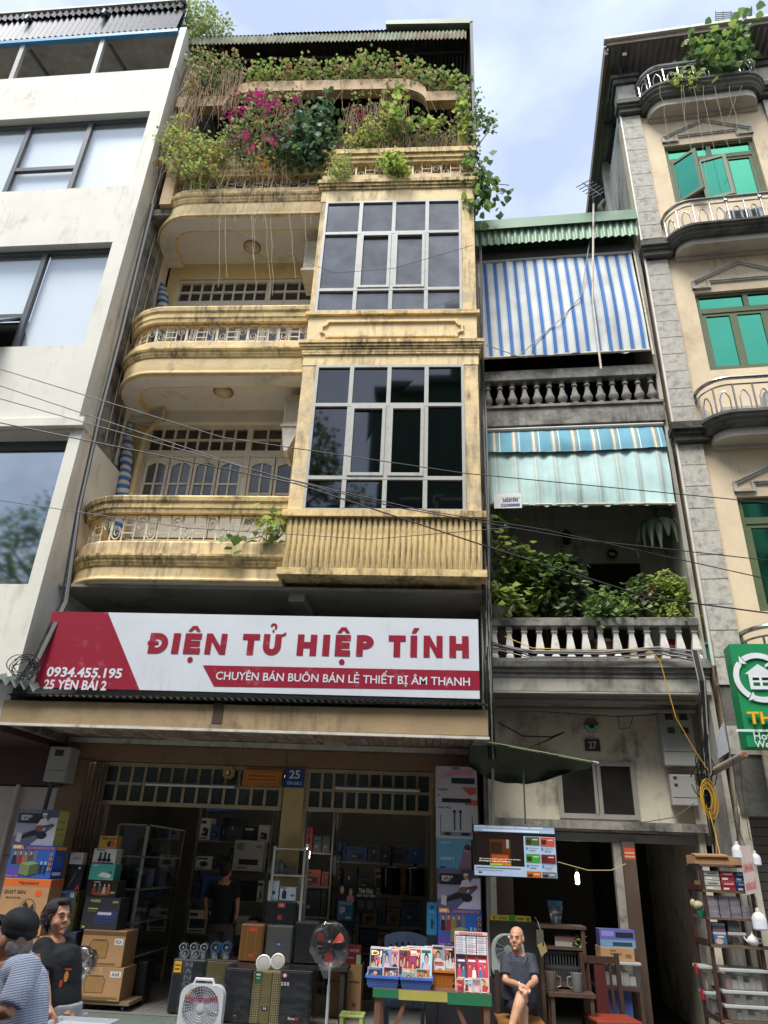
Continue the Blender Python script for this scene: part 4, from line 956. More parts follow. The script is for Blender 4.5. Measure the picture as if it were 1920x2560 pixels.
MB().box(0.2,1.5,2.9,3.0,0,3.9).build('shop_back_wall', mat('dark_shop_wall','3a3936',0.9), hn)
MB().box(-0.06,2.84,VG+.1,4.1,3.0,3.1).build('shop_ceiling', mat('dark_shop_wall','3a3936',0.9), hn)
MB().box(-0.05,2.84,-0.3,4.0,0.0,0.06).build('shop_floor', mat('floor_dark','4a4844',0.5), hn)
for k, (z, v) in enumerate(((3.88,0.15),(3.80,0.3))): MB().tube([(0.05,v,z),(2.66,v,z)],0.035,8).build('awning_roller', mat('roller_grey','87857d',0.5), hn, smooth=True)
# number plate, charm, meter boxes
np_ = fthing(NF,'number_plate','dark number plate reading 27 on the wall above small window','number plate'); u0,u1,z0,z1 = NF.rc(1264,1597,1296,1622,VG-.02)
MB().box(u0,u1,VG-.025,VG-.002,z0,z1).build('plate', pm('33312e'), np_); MB().use(pm('c9c7c0')).text('27',u0+.045,u1-.045,z0+.03,z1-.03,VG-.028,.015).build('digits', None, np_)
ch_ = fthing(NF,'bagua_charm','round hanging charm with pale teal lower half above plate 27','charm'); u, z = NF.uz(1278,1567,VG-.02)
MB().prism([(u+0.10*math.cos(math.radians(22.5+45*k)), z+0.10*math.sin(math.radians(22.5+45*k))) for k in range(8)],VG-.03,VG-.002).build('disc', pm('6b5a45'), ch_)
mb = MB().use(pm('8fc9bf'))
for k in range(6):
 a0 = math.radians(182+k*29.5); a1 = math.radians(182+(k+1)*29.5-3); mb.face([(u+.045*math.cos(a0),VG-.034,z+.045*math.sin(a0)),(u+.098*math.cos(a0),VG-.034,z+.098*math.sin(a0)),(u+.098*math.cos(a1),VG-.034,z+.098*math.sin(a1)),(u+.045*math.cos(a1),VG-.034,z+.045*math.sin(a1))])
mb.use(pm('24221f')).ell(u,z-.01,.03,.03,VG-.035).build('pattern', None, ch_)
def meter(name, label, u0, u1, z0, z1, v, dep, wins):
 t = fthing(NF, name, label, 'meter box'); m = mat('meter_box','a3a29b',0.5,var=.06,blot=.15,blotcol='6b6a63')
 MB().box(u0,u1,v,v+dep,z0,z1).build('case', m, t, bevel=.012)
 for a, b, c, d in wins: MB().box(u0+(u1-u0)*a,u0+(u1-u0)*b,v-.006,v+.01,z0+(z1-z0)*c,z0+(z1-z0)*d).build('window', pm('403c38',.2), t)
 MB().box(u0+.01,u1-.01,v-.004,v,z0+(z1-z0)*.26,z0+(z1-z0)*.27).build('seam', pm('55544f'), t)
 return t
meter('meter_box','tall grey electricity meter box with four small windows on no 27',2.24,2.66,3.12,3.80,VG-.2,.19,((.18,.42,.86,.98),(.62,.86,.86,.98),(.2,.42,.6,.72),(.62,.84,.6,.72)))
meter('meter_box','smaller plain grey box with latch below the tall meter box',2.28,2.60,2.64,3.02,VG-.16,.15,((.15,.28,.85,.93),(.15,.28,.62,.70)))
# ------------------------------------------------------------------ house with green windows (right)
hg = fthing(GF, 'peach_house', 'peach rendered house with grey quoins, bowed balconies and green windows', 'house')
M_peach = mat('peach_render','dcc7a6',0.85,var=.10,scale=1.6,blot=.30,blotcol='b39a7c',bsc=.9,streak=.18,streakcol='7b6c58',bump=.2)
M_quoin = mat('quoin_stone','b7b2a6',0.85,var=.12,scale=5,blot=.50,blotcol='77736a',bsc=3.2,bump=.3,rand=.06)
M_mould = mat('black_mould_moulding','6b6860',0.9,var=.2,scale=4,blot=.85,blotcol='25241f',bsc=2.0,streak=.4,bump=.4)
M_under = mat('bow_soffit','b9b0a2',0.85,var=.08,blot=.3,blotcol='857d70')
GZ = [(12.88,14.42),(9.06,10.68),(5.05,6.78)]
GR_ = 3.4
holes = [(0.69,2.29,a,b) for a,b in GZ]
mb = MB(); wall_holes(mb,0.02,GR_,2.6,15.6,holes,0,0.16)
mb.face([(0.02,0,0),(0.02,0,15.6),(0.02,11,15.6),(0.02,11,0)]); mb.build('wall', M_peach, hg)
MB().box(0.02,0.06,0.4,11,0.0,15.9).build('side_wall', mat('stained_side','bdbbb3',0.9,var=.12,blot=.4,blotcol='55544f',bsc=.8,streak=.75,streakcol='3a3935',sscale=2.2), hg)
# quoin blocks, one by one
qb = None
def quoins(u0, u1, z0, z1, n):
 global qb
 h = (z1-z0)/n
 for k in range(n):
  if qb is None: qb = MB().box(0,1,-0.06,0.05,0,1).build('quoin_block', M_quoin, hg)
  share(qb,'quoin_block',hg,(u0,-0.001*(k%3),z0+k*h+.006),(0,0,0),(u1-u0,1,h-.012))
MB().box(0.0,0.35,-0.04,0.0,2.5,15.6).build('quoin_backing', M_mould, hg); MB().box(2.62,2.97,-0.04,0.0,8,15.6).build('quoin_backing', M_mould, hg)
quoins(0.0,0.35,4.05,7.68,10); quoins(0.0,0.35,8.02,11.45,10); quoins(0.0,0.35,11.98,15.35,10); quoins(2.62,2.97,8.02,11.45,10); quoins(2.62,2.97,11.98,15.35,10)
qb.location = (0.0,0,3.2); qb.scale = (0.35,1,0.34)
for z in (7.70,11.50,15.38):
 for u in (0.0,2.62):
  for a, b, o_ in ((0,0.10,0.09),(0.10,0.16,0.13),(0.16,0.28,0.18)): MB().box(u-o_*.5,u+0.35+o_,-0.06-o_,0.05,z+a,z+b).build('capital_moulding', M_mould, hg)
for u in (0.0,2.62):
 MB().box(u,u+.35,-.05,.3,15.66,16.35).build('terrace_pier', M_quoin, hg); MB().box(u-.06,u+.41,-.11,.36,16.35,16.48).build('pier_cap', M_mould, hg); MB().box(u-.1,u+.45,-.15,.4,16.48,16.58).build('pier_cap', M_mould, hg)
# bowed balconies
def bow(u0=0.36, u1=2.62, dv=0.46, r=0.42, n=8):
 p = [(u0,0.0,-1,0)]
 for k in range(n+1): t = math.radians(90*k/n); p.append((u0+r-r*math.cos(t), -dv+r-r*math.sin(t) if dv>r else -dv*math.sin(t), -math.cos(t), -math.sin(t)))
 for k in range(n+1): t = math.radians(90-90*k/n); p.append((u1-r+r*math.cos(t), -dv+r-r*math.sin(t) if dv>r else -dv*math.sin(t), math.cos(t), -math.sin(t)))
 p.append((u1,0.0,1,0)); return p
BP = bow()
def bow_balcony(zb, zt):
 n = len(BP); mb = MB(); pts = [(x-nx*.12,y-ny*.12) for x,y,nx,ny in BP]
 mb.add([(x,y,zb) for x,y in pts]+[(x,y,zt-.02) for x,y in pts], [tuple(range(n))[::-1],tuple(range(n,2*n))]+[(k,(k+1)%n,n+(k+1)%n,n+k) for k in range(n)])
 s_ = mb.build('bow_slab', M_under, hg)
 h = zt-zb
 MB().sweep(BP,[(-.14,zb+h*.38),(-.05,zb+h*.38),(-.03,zb+h*.46),(-.01,zb+h*.5),(0.0,zb+h*.62),(.04,zb+h*.7),(.05,zb+h*.82),(.075,zb+h*.86),(.075,zt),(-.14,zt)]).build('bow_moulding', M_mould, s_, smooth=False)
 for z, o_ in ((zb-.02,0.07),): MB().box(0.5,2.5,-o_,0.0,z-.03,z+.02).build('wall_bead', M_under, s_)
 # stainless rail
 P3 = [Vector((x-nx*.02,y-ny*.02,0)) for x,y,nx,ny in BP]
 zr = zt+0.62
 q = MB().tube([p+Vector((0,0,zr)) for p in P3],0.032,8).tube([p+Vector((0,0,zr-.12)) for p in P3],0.014,6).build('stainless_rail', M_steel, hg, smooth=True)
 seg = [0.0]
 for a, b in zip(P3,P3[1:]): seg.append(seg[-1]+(b-a).length)
 T = seg[-1]
 def at(s_):
  for i in range(len(P3)-1):
   if s_ <= seg[i+1]+1e-6: return P3[i].lerp(P3[i+1],(s_-seg[i])/max(1e-6,seg[i+1]-seg[i]))
  return P3[-1]
 n = 9
 for k in range(n+1):
  p = at(T*(k+.5)/(n+1)); MB().tube([p+Vector((0,0,zt)),p+Vector((0,0,zr-.12))],0.015,6).build('stainless_post', M_steel, q, smooth=True)
  if k % 2 == 0 and 2 < k < n: MB().lathe((p.x,p.y,zr-.08),[(0,-.035),(.03,-.02),(.037,0),(.03,.02),(0,.035)],8).build('stainless_ball', M_steel, q, smooth=True)
  if k < n:
   pts = []
   for j in range(9):
    t = j/8; s0 = T*(k+.75+.5*t)/(n+1); w_ = at(s0); pts.append(w_+Vector((0,0,zt+.26+.13*math.sin(math.pi*t))))
   a_, b_ = pts[0].copy(), pts[-1].copy(); a_.z = zt+.06; b_.z = zt+.06
   MB().tube([a_]+pts+[b_],0.012,5).build('hoop', M_steel, q, smooth=True)
 return s_
for zb, zt in ((15.16,15.60),(11.46,11.76),(7.62,7.95),(3.75,4.1)): bow_balcony(zb, zt)
# pediments over the windows
def strip(pts, wd, name, m=M_quoin):
 mb_ = MB()
 for i, (a, b) in enumerate(zip(pts, pts[1:])):
  a, b = Vector(a), Vector(b); d = (b-a).normalized(); nn = Vector((-d.y,d.x))
  for o_, dep in ((0,.045),(wd,.03)):
   mb_.prism([tuple(a+nn*o_),tuple(b+nn*o_),tuple(b+nn*(o_+wd*.9)),tuple(a+nn*(o_+wd*.9))], -dep-.001*i, 0.0)
 return mb_.build(name, m, hg)
for zh in (14.47,10.73,6.83):
 strip([(0.92,zh+.02),(0.67,zh+.02),(0.67,zh+.19),(1.49,zh+.57),(2.31,zh+.19),(2.31,zh+.02),(2.06,zh+.02)][::-1],.028,'pediment_moulding')
 strip([(0.92,zh+.02),(0.92,zh+.19),(2.06,zh+.19),(2.06,zh+.02)][::-1],.026,'pediment_moulding')
# windows
M_gfr = mat('olive_frame','55613f',0.5,var=.1,scale=5)
def gwindow(z0, z1, opened):
 u0, u1 = 0.69, 2.29; zt = z1-0.36; v = 0.06
 f = MB().box(u0,u1,v,v+.08,z1-.06,z1).box(u0,u0+.07,v,v+.08,z0,z1-.06).box(u1-.07,u1,v,v+.08,z0,z1-.06).box(u0+.07,u1-.07,v-.004,v+.08,zt-.05,zt+.05).box(u0+.07,u1-.07,v,v+.08,z0,z0+.06).box(1.45,1.53,v-.006,v+.08,zt+.05,z1-.06)
 fo = f.build('window', M_gfr, hg)
 for a, b in ((u0+.07,1.45),(1.53,u1-.07)): MB().box(a,b,v+.03,v+.035,zt+.05,z1-.06).build('pane', M_glassg, fo)
 wd = (u1-u0-.14)/3
 for k in range(3):
  a, b = u0+.07+k*wd, u0+.07+(k+1)*wd; c, d = z0+.06, zt-.05
  sash = MB(); e = .06
  sash.box(0,wd,0,.05,0,e).box(0,wd,0,.05,d-c-e,d-c).box(0,e,0,.05,e,d-c-e).box(wd-e,wd,0,.05,e,d-c-e)
  ang = 0; org = (a,v+.01,c)
  if opened and k == 0: ang = -math.radians(38)
  if opened and k == 1: ang = -math.radians(12)
  so_ = sash.build('casement', M_gfr, fo); so_.location = org; so_.rotation_euler = (0,0,ang)
  pn = MB().box(e,wd-e,.02,.026,e,d-c-e).build('pane', M_glassg, fo); pn.location = org; pn.rotation_euler = (0,0,ang)
 MB().box(u0,u1,v+.3,v+.32,z0,z1).build('dark_gap', M_dark, fo)
gwindow(*GZ[0],True); gwindow(*GZ[1],False); gwindow(*GZ[2],False)
# low parapet wall and air conditioner behind the railing
for zt, ua in ((11.76,1.35),(7.95,1.25)):
 MB().box(0.7,2.3,-.12,-.02,zt,zt+.32).build('window_apron', M_quoin, hg)
 ac = fthing(GF,'air_conditioner', 'white air conditioner on the %s bowed balcony of peach house' % ('upper' if zt > 10 else 'lower'),'air conditioner')
 MB().box(ua,ua+.62,-.36,-.13,zt+.02,zt+.40).build('case', mat('ac_white','c9c8c2',.5), ac, bevel=.015)
 for k in range(9): MB().box(ua+.06,ua+.52,-.368,-.36,zt+.06+k*.034,zt+.078+k*.034).build('louvre', mat('ac_dark','3a3d42',.6), ac)
 for k in range(4): MB().box(ua+.1+k*.12,ua+.115+k*.12,-.376,-.368,zt+.05,zt+.37).build('guard_bar', mat('ac_white','c9c8c2',.5), ac)
# terrace roof: wide sheet on posts, seen from below
RZ = 16.86; M_re = mat('rusty_edge','7a6a5e',.7,var=.2)
mb = MB(); corr(mb,(-0.16,-0.55,RZ+.02),(3.6,-0.55,RZ),(0,11.5,-0.1),30,0.03,(0,0,1)); mb.build('roof_sheet', mat('roof_under','958c88',.8,var=.2), hg, smooth=True)
MB().box(-0.20,3.62,-.6,-.53,RZ,RZ+.12).build('roof_edge', M_re, hg)
MB().box(-0.24,3.64,-.66,-.52,RZ+.122,RZ+.2).build('roof_trim', M_white, hg)
MB().box(-0.24,-0.17,-.5,10.9,RZ-.14,RZ+.12).build('roof_side', M_re, hg)
MB().box(-0.1,3.5,1.0,1.08,RZ-.24,RZ-.1).build('roof_purlin', M_dframe, hg); MB().box(0.1,0.18,-.5,9,RZ-.24,RZ-.14).build('roof_rafter', M_dframe, hg)
MB().tube([(0.05,-.3,RZ-.2),(0.5,1.0,RZ-1.2)],.04,4).build('roof_brace', M_dframe, hg)
MB().box(0.02,GR_,0.3,8,15.5,15.6).build('terrace_floor', M_concrete, hg)
MB().box(-0.02,0.2,2.0,2.25,13.6,16.7).build('roof_post', M_gw, hg)
# scrolled side parapet of the terrace
for k in range(9):
 v = 2.4+k*0.62
 MB().tube([(0.0,v,15.9),(-.12,v+.05,15.75),(-.05,v+.1,15.5),(-.16,v+.02,15.25),(-.02,v,15.05)],[.07,.09,.06,.08,.05],6).build('side_scroll', M_concrete, hg, smooth=True)
MB().tube([(-.02,-.06,15.9),(-.02,-.06,12.4),(-.02,-.06,8.0),(-.03,-.06,4.3)],.022,6).build('white_pipe', mat('white_pipe','c9c6bc',.5), hg)
# rolling shutter at street level
for k in range(26): MB().box(0.05,GR_,0.30,0.33,0.05+k*.098,0.14+k*.098).build('shutter_slat', mat('shutter_brown','6b655c',.5,var=.1), hg)
MB().box(0.02,GR_,0.34,0.4,0,3.0).build('shutter_backing', M_dark, hg)
MB().box(0.0,GR_,-.02,.3,2.6,3.2).build('shutter_hood', M_gwg, hg)
MB().box(-.02,.08,-.02,.3,0,2.598).build('shutter_pier', M_gwg, hg)
# ------------------------------------------------------------------ green shop sign
gs = fthing(GF,'green_sign','green box sign with white house emblem and yellow letters','sign')
M_gr = mat('sign_green','1f8a55',.4,var=.05,scale=2); VS = -.85
MB().box(-.03,2.6,VS,VS+.26,3.17,4.36).build('box', M_gr, gs)
g_ = MB().use(pm('dfe2e4'))
cu, cz = GF.uz(1642,1463,VS-.02); rr = abs(GF.uz(1642,1410,VS-.02)[1]-cz)
g_.ring(cu,cz,rr*.78,rr,VS-.02,-5,125,14); g_.ring(cu,cz,rr*.78,rr,VS-.02,140,235,12); g_.ring(cu,cz,rr*.78,rr,VS-.02,245,345,12)
for a in (127,237,347):
 t = math.radians(a); t2 = math.radians(a+14); g_.flat([(cu+rr*.68*math.cos(t),cz+rr*.68*math.sin(t)),(cu+rr*1.1*math.cos(t),cz+rr*1.1*math.sin(t)),(cu+rr*.89*math.cos(t2),cz+rr*.89*math.sin(t2))],VS-.022)
hh = rr*.48
g_.flat([(cu-hh*1.15,cz+hh*.28),(cu+hh*1.15,cz+hh*.28),(cu,cz+hh*1.12)],VS-.02)
for a, b, c, d in ((-.9,-.62,-1,.3),(.62,.9,-1,.3),(-.62,.62,-1,-.72),(-.62,.62,-.02,.3),(-.1,.1,-.72,-.02),(-.62,-.1,-.42,-.26),(.1,.62,-.42,-.26)): g_.rect(cu+hh*a,cu+hh*b,cz+hh*c,cz+hh*d,VS-.02)
g_.flat([(cu+hh*.5,cz+hh*.85),(cu+hh*.8,cz+hh*.95),(cu+hh*1.0,cz+hh*1.3),(cu+hh*.6,cz+hh*1.1)],VS-.02)
g_.build('emblem', None, gs)
u0, z0 = GF.uz(1616,1565,VS-.02); _, z1 = GF.uz(1616,1535,VS-.02)
MB().use(pm('e6b31e')).text('THIẾT',u0,u0+.58,z0,z1+.06,VS-.03,.02,.03).build('yellow_letters', None, gs)
u0, z0 = GF.uz(1590,1580,VS-.02); MB().use(pm('dfe2e4')).rect(u0,2.55,z0,z0+.025,VS-.02).build('white_line', None, gs)
u0, z0 = GF.uz(1630,1598,VS-.02); t_ = MB().use(pm('dfe2e4')); t_.text('Hotline:',u0,u0+.36,z0,z0+.085,VS-.02,.008)
u0, z0 = GF.uz(1632,1615,VS-.02); t_.text('Website:',u0,u0+.38,z0,z0+.08,VS-.02,.008); t_.build('white_lettering', None, gs)
# ------------------------------------------------------------------ climbing and potted plants
random.seed(21)
M_pink = mat('magenta_bract','e864b6',.6,var=.2,scale=9); M_yfl = mat('yellow_blossom','d9a820',.6,var=.2); M_red = mat('red_bract','b3302e',.6)
def px(F, x, y, v):
 u, z = F.uz(x, y, v); return F.world(u, v, z)
def pxs(F, x, y, v):          # metres per picture point there
 return abs(F.uz(x+10,y,v)[0]-F.uz(x-10,y,v)[0])/20
def plant(F, name, label, cat, base, clusters, size, mi, heart=False, stems=(), flowers=(), depth=0.35, group=None, hang=0, per=2, droop=.3):
 """clusters: (x, y, rx, ry, v, count) in picture points; base: root point (x, y, v)"""
 b = px(F,*base); t = thing(name, label, cat, b, 0, group)
 lf = MB(); st = MB(); fl = MB()
 for i, (x, y, rx, ry, v, n) in enumerate(clusters):
  c = px(F,x,y,v)-b; s_ = pxs(F,x,y,v)
  ry_m = abs((px(F,x,y-ry,v)-px(F,x,y+ry,v)).z)/2
  for q in range(max(1,n//10)):
   lf.use(M_leaf[mi[(i+q)%len(mi)]]); leaves(lf, blob(c,(rx*s_,depth,ry_m),10), size, per, size*.7, droop, heart)
  r = c*0.55+Vector((R(-.15,.15),R(-.1,.1),0))
  st.tube([(0,0,0),tuple(r*.6),tuple(r+Vector((0,0,.1))),tuple(c)],[.014,.012,.01,.006],4)
  for k in range(max(2,n//22)):
   e = c+Vector((R(-1,1)*rx*s_,R(-1,1)*depth*.7,R(-1,1)*ry_m)); m_ = c.lerp(e,.5)+Vector((R(-.08,.08),R(-.08,.08),R(-.05,.1)))
   st.tube([tuple(c),tuple(m_),tuple(e)],[.006,.005,.003],3)
 for pts in stems:
  P = [px(F,*p)-b for p in pts]; st.tube([tuple(p) for p in P],.008,4)
 for k in range(hang):
  x0, y0, rx, ry, v, n = clusters[k%len(clusters)]; p = px(F,x0+R(-rx,rx),y0+R(-ry*.3,ry*.6),v+R(-.15,.15))-b; l_ = R(.4,1.3)
  st.tube([tuple(p),(p.x+R(-.1,.1),p.y+R(-.06,.06),p.z-l_*.5),(p.x+R(-.15,.15),p.y+R(-.1,.1),p.z-l_)],.005,3)
 for x, y, rx, ry, v, n, m_ in flowers:
  fl.use(m_); c = px(F,x,y,v)-b; s_ = pxs(F,x,y,v); leaves(fl, blob(c,(rx*s_,.12,ry*s_*1.3),max(1,n)), .055, 3, .03, 0)
 lf.build('foliage', None, t)
 st.build('stems', M_twig, t)
 if fl.v: fl.build('blossom', None, t)
 return t
V = -1.35
plant(MF,'bougainvillea','loose bougainvillea bush rising above the left roof corner against sky','plant',(455,112,-1.2),
  [(400,30,30,30,-1.2,120),(430,50,45,38,-1.2,260),(470,72,40,22,-1.2,160),(420,85,30,25,-1.2,120),(385,15,18,15,-1.2,40)],.075,(4,0,4,1),flowers=((385,15,8,8,-1.3,3,M_pink),(432,30,14,10,-1.3,3,M_red)))
plant(MF,'dry_vine','tangle of dry brown vine hanging at the left roof corner','vine',(440,110,-1.25),
  [(430,140,28,25,-1.3,110),(470,150,45,35,-1.3,150),(440,190,40,28,-1.3,90),(505,150,25,35,-1.3,90),(415,205,10,25,-1.35,40)],.07,(4,6,2),hang=260,depth=.25,flowers=((432,150,6,22,-1.4,7,M_yfl),(425,185,10,6,-1.4,4,M_yfl),(485,175,8,6,-1.4,3,M_yfl)))
plant(MF,'creeper','green leafy creeper growing along the top of the curved beam','vine',(750,190,-1.15),
  [(555,165,30,16,-1.2,100),(610,162,40,20,-1.2,130),(670,160,35,18,-1.2,120),(740,158,40,20,-1.2,120),(800,152,45,24,-1.2,150),(860,157,35,22,-1.2,110),(905,165,30,22,-1.2,80),(945,180,30,14,-1.2,120),(985,190,25,10,-1.2,90),(1000,205,10,10,-1.2,30)],.085,(0,1,4,6),flowers=((858,155,8,6,-1.35,3,M_pink),(620,148,5,4,-1.35,2,M_pink)),depth=.3,hang=60)
plant(MF,'bougainvillea','bougainvillea with magenta blossoms climbing over the roof terrace rail','plant',(560,375,-1.1),
  [(540,270,45,35,-1.35,130),(510,300,40,30,-1.35,100),(570,220,45,25,-1.35,80),(600,300,40,40,-1.35,120),(560,350,60,18,-1.35,120),(640,230,30,25,-1.35,60)],.08,(2,0,4,6),
  flowers=((558,210,24,16,-1.82,32,M_pink),(578,238,14,14,-1.82,12,M_pink),(620,260,30,30,-1.82,5,M_pink),(500,290,20,20,-1.82,4,M_pink),(495,245,9,8,-1.82,14,M_pink),(640,215,8,7,-1.82,10,M_pink),(520,235,8,8,-1.82,10,M_pink),(600,222,9,6,-1.82,10,M_pink),(530,295,8,9,-1.82,10,M_pink),(585,303,10,7,-1.82,10,M_pink),(545,330,6,5,-1.82,6,M_pink),(510,200,18,6,-1.82,4,M_red),(565,355,14,14,-1.82,9,M_yfl)),depth=.35,hang=130)
plant(MF,'heart_leaf_creeper','dense dark heart leaved creeper right of the magenta blossoms','vine',(640,380,-1.1),
  [(650,280,32,36,-1.4,90),(690,300,32,36,-1.4,100),(700,240,20,36,-1.4,60),(660,335,36,20,-1.4,70),(620,320,28,28,-1.4,50)],.13,(2,5,2),heart=True,depth=.25,droop=.9)
plant(MF,'yellow_green_bush','bright yellow green bush spilling over the left end of top balcony','plant',(420,385,-1.0),
  [(375,310,30,30,-1.35,170),(420,325,40,30,-1.35,240),(455,345,40,25,-1.35,220),(390,355,35,20,-1.4,150),(440,378,45,14,-1.4,150),(395,280,18,22,-1.3,70),(480,335,25,20,-1.35,90)],.065,(3,1,6,4),depth=.35,hang=30,
  flowers=((338,360,6,14,-1.3,8,M_yfl),(470,330,6,10,-1.5,4,M_yfl)))
plant(MF,'twiggy_vine','curtain of dry twigs with sparse leaves on the right of terrace','vine',(860,320,-1.0),
  [(780,230,35,35,-1.2,30),(850,215,30,40,-1.2,50),(900,290,45,30,-1.2,70),(960,290,40,30,-1.2,60),(740,300,25,25,-1.2,60),(830,300,30,20,-1.2,60)],.07,(4,6,0),depth=.3,hang=420)
plant(MF,'terrace_bush','light green bush on the terrace below the arch, right of centre','plant',(800,322,-1.05),
  [(805,285,30,18,-1.35,110),(775,310,32,12,-1.35,70),(840,270,18,14,-1.35,30)],.075,(3,1,6),flowers=((775,245,10,6,-1.5,7,M_pink),),depth=.3)
plant(MF,'climbing_vine','leafy vine climbing through the right arm of the arch beam','vine',(855,320,-1.1),
  [(855,230,16,42,-1.45,44),(870,270,20,24,-1.4,28),(905,250,18,18,-1.4,16),(930,270,16,16,-1.4,24),(1000,250,8,45,-1.4,60)],.10,(1,3,0),depth=.2,heart=True)
plant(MF,'rail_plant','small bright plant growing out of the bay roof railing','plant',(850,378,-1.45),
  [(852,355,18,18,-1.5,110),(838,345,14,12,-1.5,50),(868,365,12,10,-1.5,40)],.08,(3,1),depth=.15)
plant(MF,'feathery_weed','feathery pale weed over the left end of bay roof railing','plant',(738,388,-1.4),
  [(738,355,25,28,-1.5,190),(725,380,20,12,-1.5,70)],.045,(3,4),depth=.15)
plant(MF,'trailing_vine','thin vine trailing in the air beyond the right roof edge','vine',(1012,330,-1.3),
  [(1025,215,12,20,-1.3,26),(1035,250,14,25,-1.3,40),(1060,265,16,14,-1.3,30),(1022,290,10,25,-1.3,30),(1028,320,8,20,-1.3,24)],.08,(0,2,4),depth=.12,stems=(((1012,330,-1.3),(1020,280,-1.3),(1022,200,-1.3)),((1022,290,-1.3),(1045,275,-1.3),(1075,260,-1.3))))
plant(MF,'large_leaf_vine','large heart leaved vine hanging beside the bay top against sky','vine',(1010,350,-1.3),
  [(1028,360,14,26,-1.35,60),(1035,400,18,26,-1.35,70),(1022,440,10,25,-1.35,40),(1060,405,18,12,-1.3,16),(1085,420,14,14,-1.3,12),(1050,430,10,10,-1.3,8)],.15,(0,2,1),heart=True,depth=.15,per=1,droop=.9,stems=(((1015,350,-1.3),(1050,395,-1.3),(1100,400,-1.3)),))
plant(MF,'balcony_creeper','small heart leaved creeper at the second floor railing beside the bay','vine',(598,1165,-1.2),
  [(592,1135,20,22,-1.32,36),(580,1118,10,8,-1.32,10),(516,1168,8,5,-1.3,8)],.14,(1,3,0),heart=True,depth=.1,per=1,droop=.7)
# pale aerial roots hanging below the top balcony
ar = thing('hanging_roots','pale thin aerial roots hanging from the top balcony edge','roots',px(MF,520,440,-1.35))
for x0, x1, y1 in ((478,472,620),(540,548,560),(545,552,612),(572,585,640),(583,590,640),(487,490,600),(655,662,540),(505,508,480),(620,640,600)):
 a = px(MF,x0,432,-1.38)-ar.location; c = px(MF,x1,y1,-1.38)-ar.location; pts = [a.lerp(c,k/6)+Vector((R(-.02,.02),R(-.02,.02),0)) for k in range(7)]; pts[0] = a;
 MB().tube([tuple(p) for p in pts],.0035,3).build('root', mat('pale_root','a3977f',.8), ar)
for k in range(26):
 x0 = R(470,680); a = px(MF,x0,415,-1.4)-ar.location; c = px(MF,x0+R(-14,14),415+R(20,70),-1.38)-ar.location
 MB().tube([tuple(a),tuple(a.lerp(c,.5)+Vector((R(-.05,.05),0,0))),tuple(c)],.0025,3).build('root', mat('pale_root','a3977f',.8), ar)
# bare roots down the peach house front
rt = thing('hanging_roots','pale roots trailing down the front of peach house top balcony','roots',px(GF,1500,190,-.7))
for x0, x1, y1 in ((1425,1447,310),(1470,1495,330),(1478,1480,260),(1518,1545,340),(1545,1575,330),(1575,1600,310),(1600,1570,260),(1500,1530,420)):
 a = px(GF,x0,185,-.75)-rt.location; c = px(GF,x1,y1,-.72)-rt.location; MB().tube([tuple(a.lerp(c,k/6)+Vector((R(-.03,.03),0,0))) for k in range(7)],.004,3).build('root', mat('pale_root','a3977f',.8), rt)
plant(GF,'climbing_shrub','big leaved green shrub on the top terrace of peach house','shrub',(1560,165,-.3),
  [(1490,110,22,16,-.5,30),(1530,120,30,20,-.5,70),(1570,100,30,30,-.5,90),(1600,70,22,25,-.5,60),(1560,140,30,16,-.5,80),(1590,125,20,20,-.4,50)],.16,(0,1,2),heart=True,depth=.3,per=1,droop=.6)
plant(GF,'rail_grass','tuft of grass growing on the left of top bowed balcony','plant',(1460,185,-.5),[(1460,178,12,10,-.5,40),(1500,175,10,10,-.5,30)],.10,(3,4),depth=.1)
# antennas
an = thing('tv_antenna','black rod TV antenna above the white roof trim of peach house','antenna',px(GF,1580,60,-.3))
o_ = an.location
for x0, x1, n in ((1545,1580,5),(1580,1618,5)):
 for k in range(n): MB().tube([tuple(px(GF,x0,28+k*4,-.3)-o_),tuple(px(GF,x1,26+k*4+(3 if x0>1570 else 0),-.3)-o_)],.009,4).build('rod', M_black, an)
for x in (1546,1562,1579,1617): MB().tube([tuple(px(GF,x,24,-.3)-o_),tuple(px(GF,x,50,-.3)-o_)],.008,4).build('stay', M_black, an)
MB().tube([tuple(px(GF,1580,28,-.3)-o_),tuple(px(GF,1580,64,-.3)-o_)],.015,5).build('mast', M_black, an)
an = thing('tv_antenna','antenna on a tall pale pole standing on upper balcony of no 27','antenna',NF.world(*[q for q in (NF.uz(1297,785,-.25)[0],-.25,9.30)]))
o_ = an.location; tp = px(NF,1282,440,-.25)-o_
MB().tube([(0,0,-.25),(0.0,0,1.2),tuple(tp)],.018,6).build('pole', mat('rusty_pole','cfc4b2',.6,blot=.4,blotcol='8a5a35',bsc=3), an)
for k in range(6): q = tp+Vector((-.16+.05*k,-.1,.42-.06*k)); MB().tube([tuple(q+Vector((-.14,0,-.1))),tuple(q+Vector((.14,0,.1)))],.009,4).build('rod', M_dframe, an)
MB().tube([tuple(tp),tuple(tp+Vector((0,-.05,.25)))],.012,4).tube([tuple(tp+Vector((-.18,-.1,.44))),tuple(tp+Vector((.12,-.1,.1)))],.01,4).build('boom', M_dframe, an)
MB().tube([tuple(px(GF,1374,110,.1)),tuple(px(GF,1402,205,.1))],.03,6).build('thin_pole', mat('rusty_pole','cfc4b2',.6)); po = bpy.data.objects['thin_pole']; tag(po,'rusty cream pole leaning on top terrace of peach house','pole')
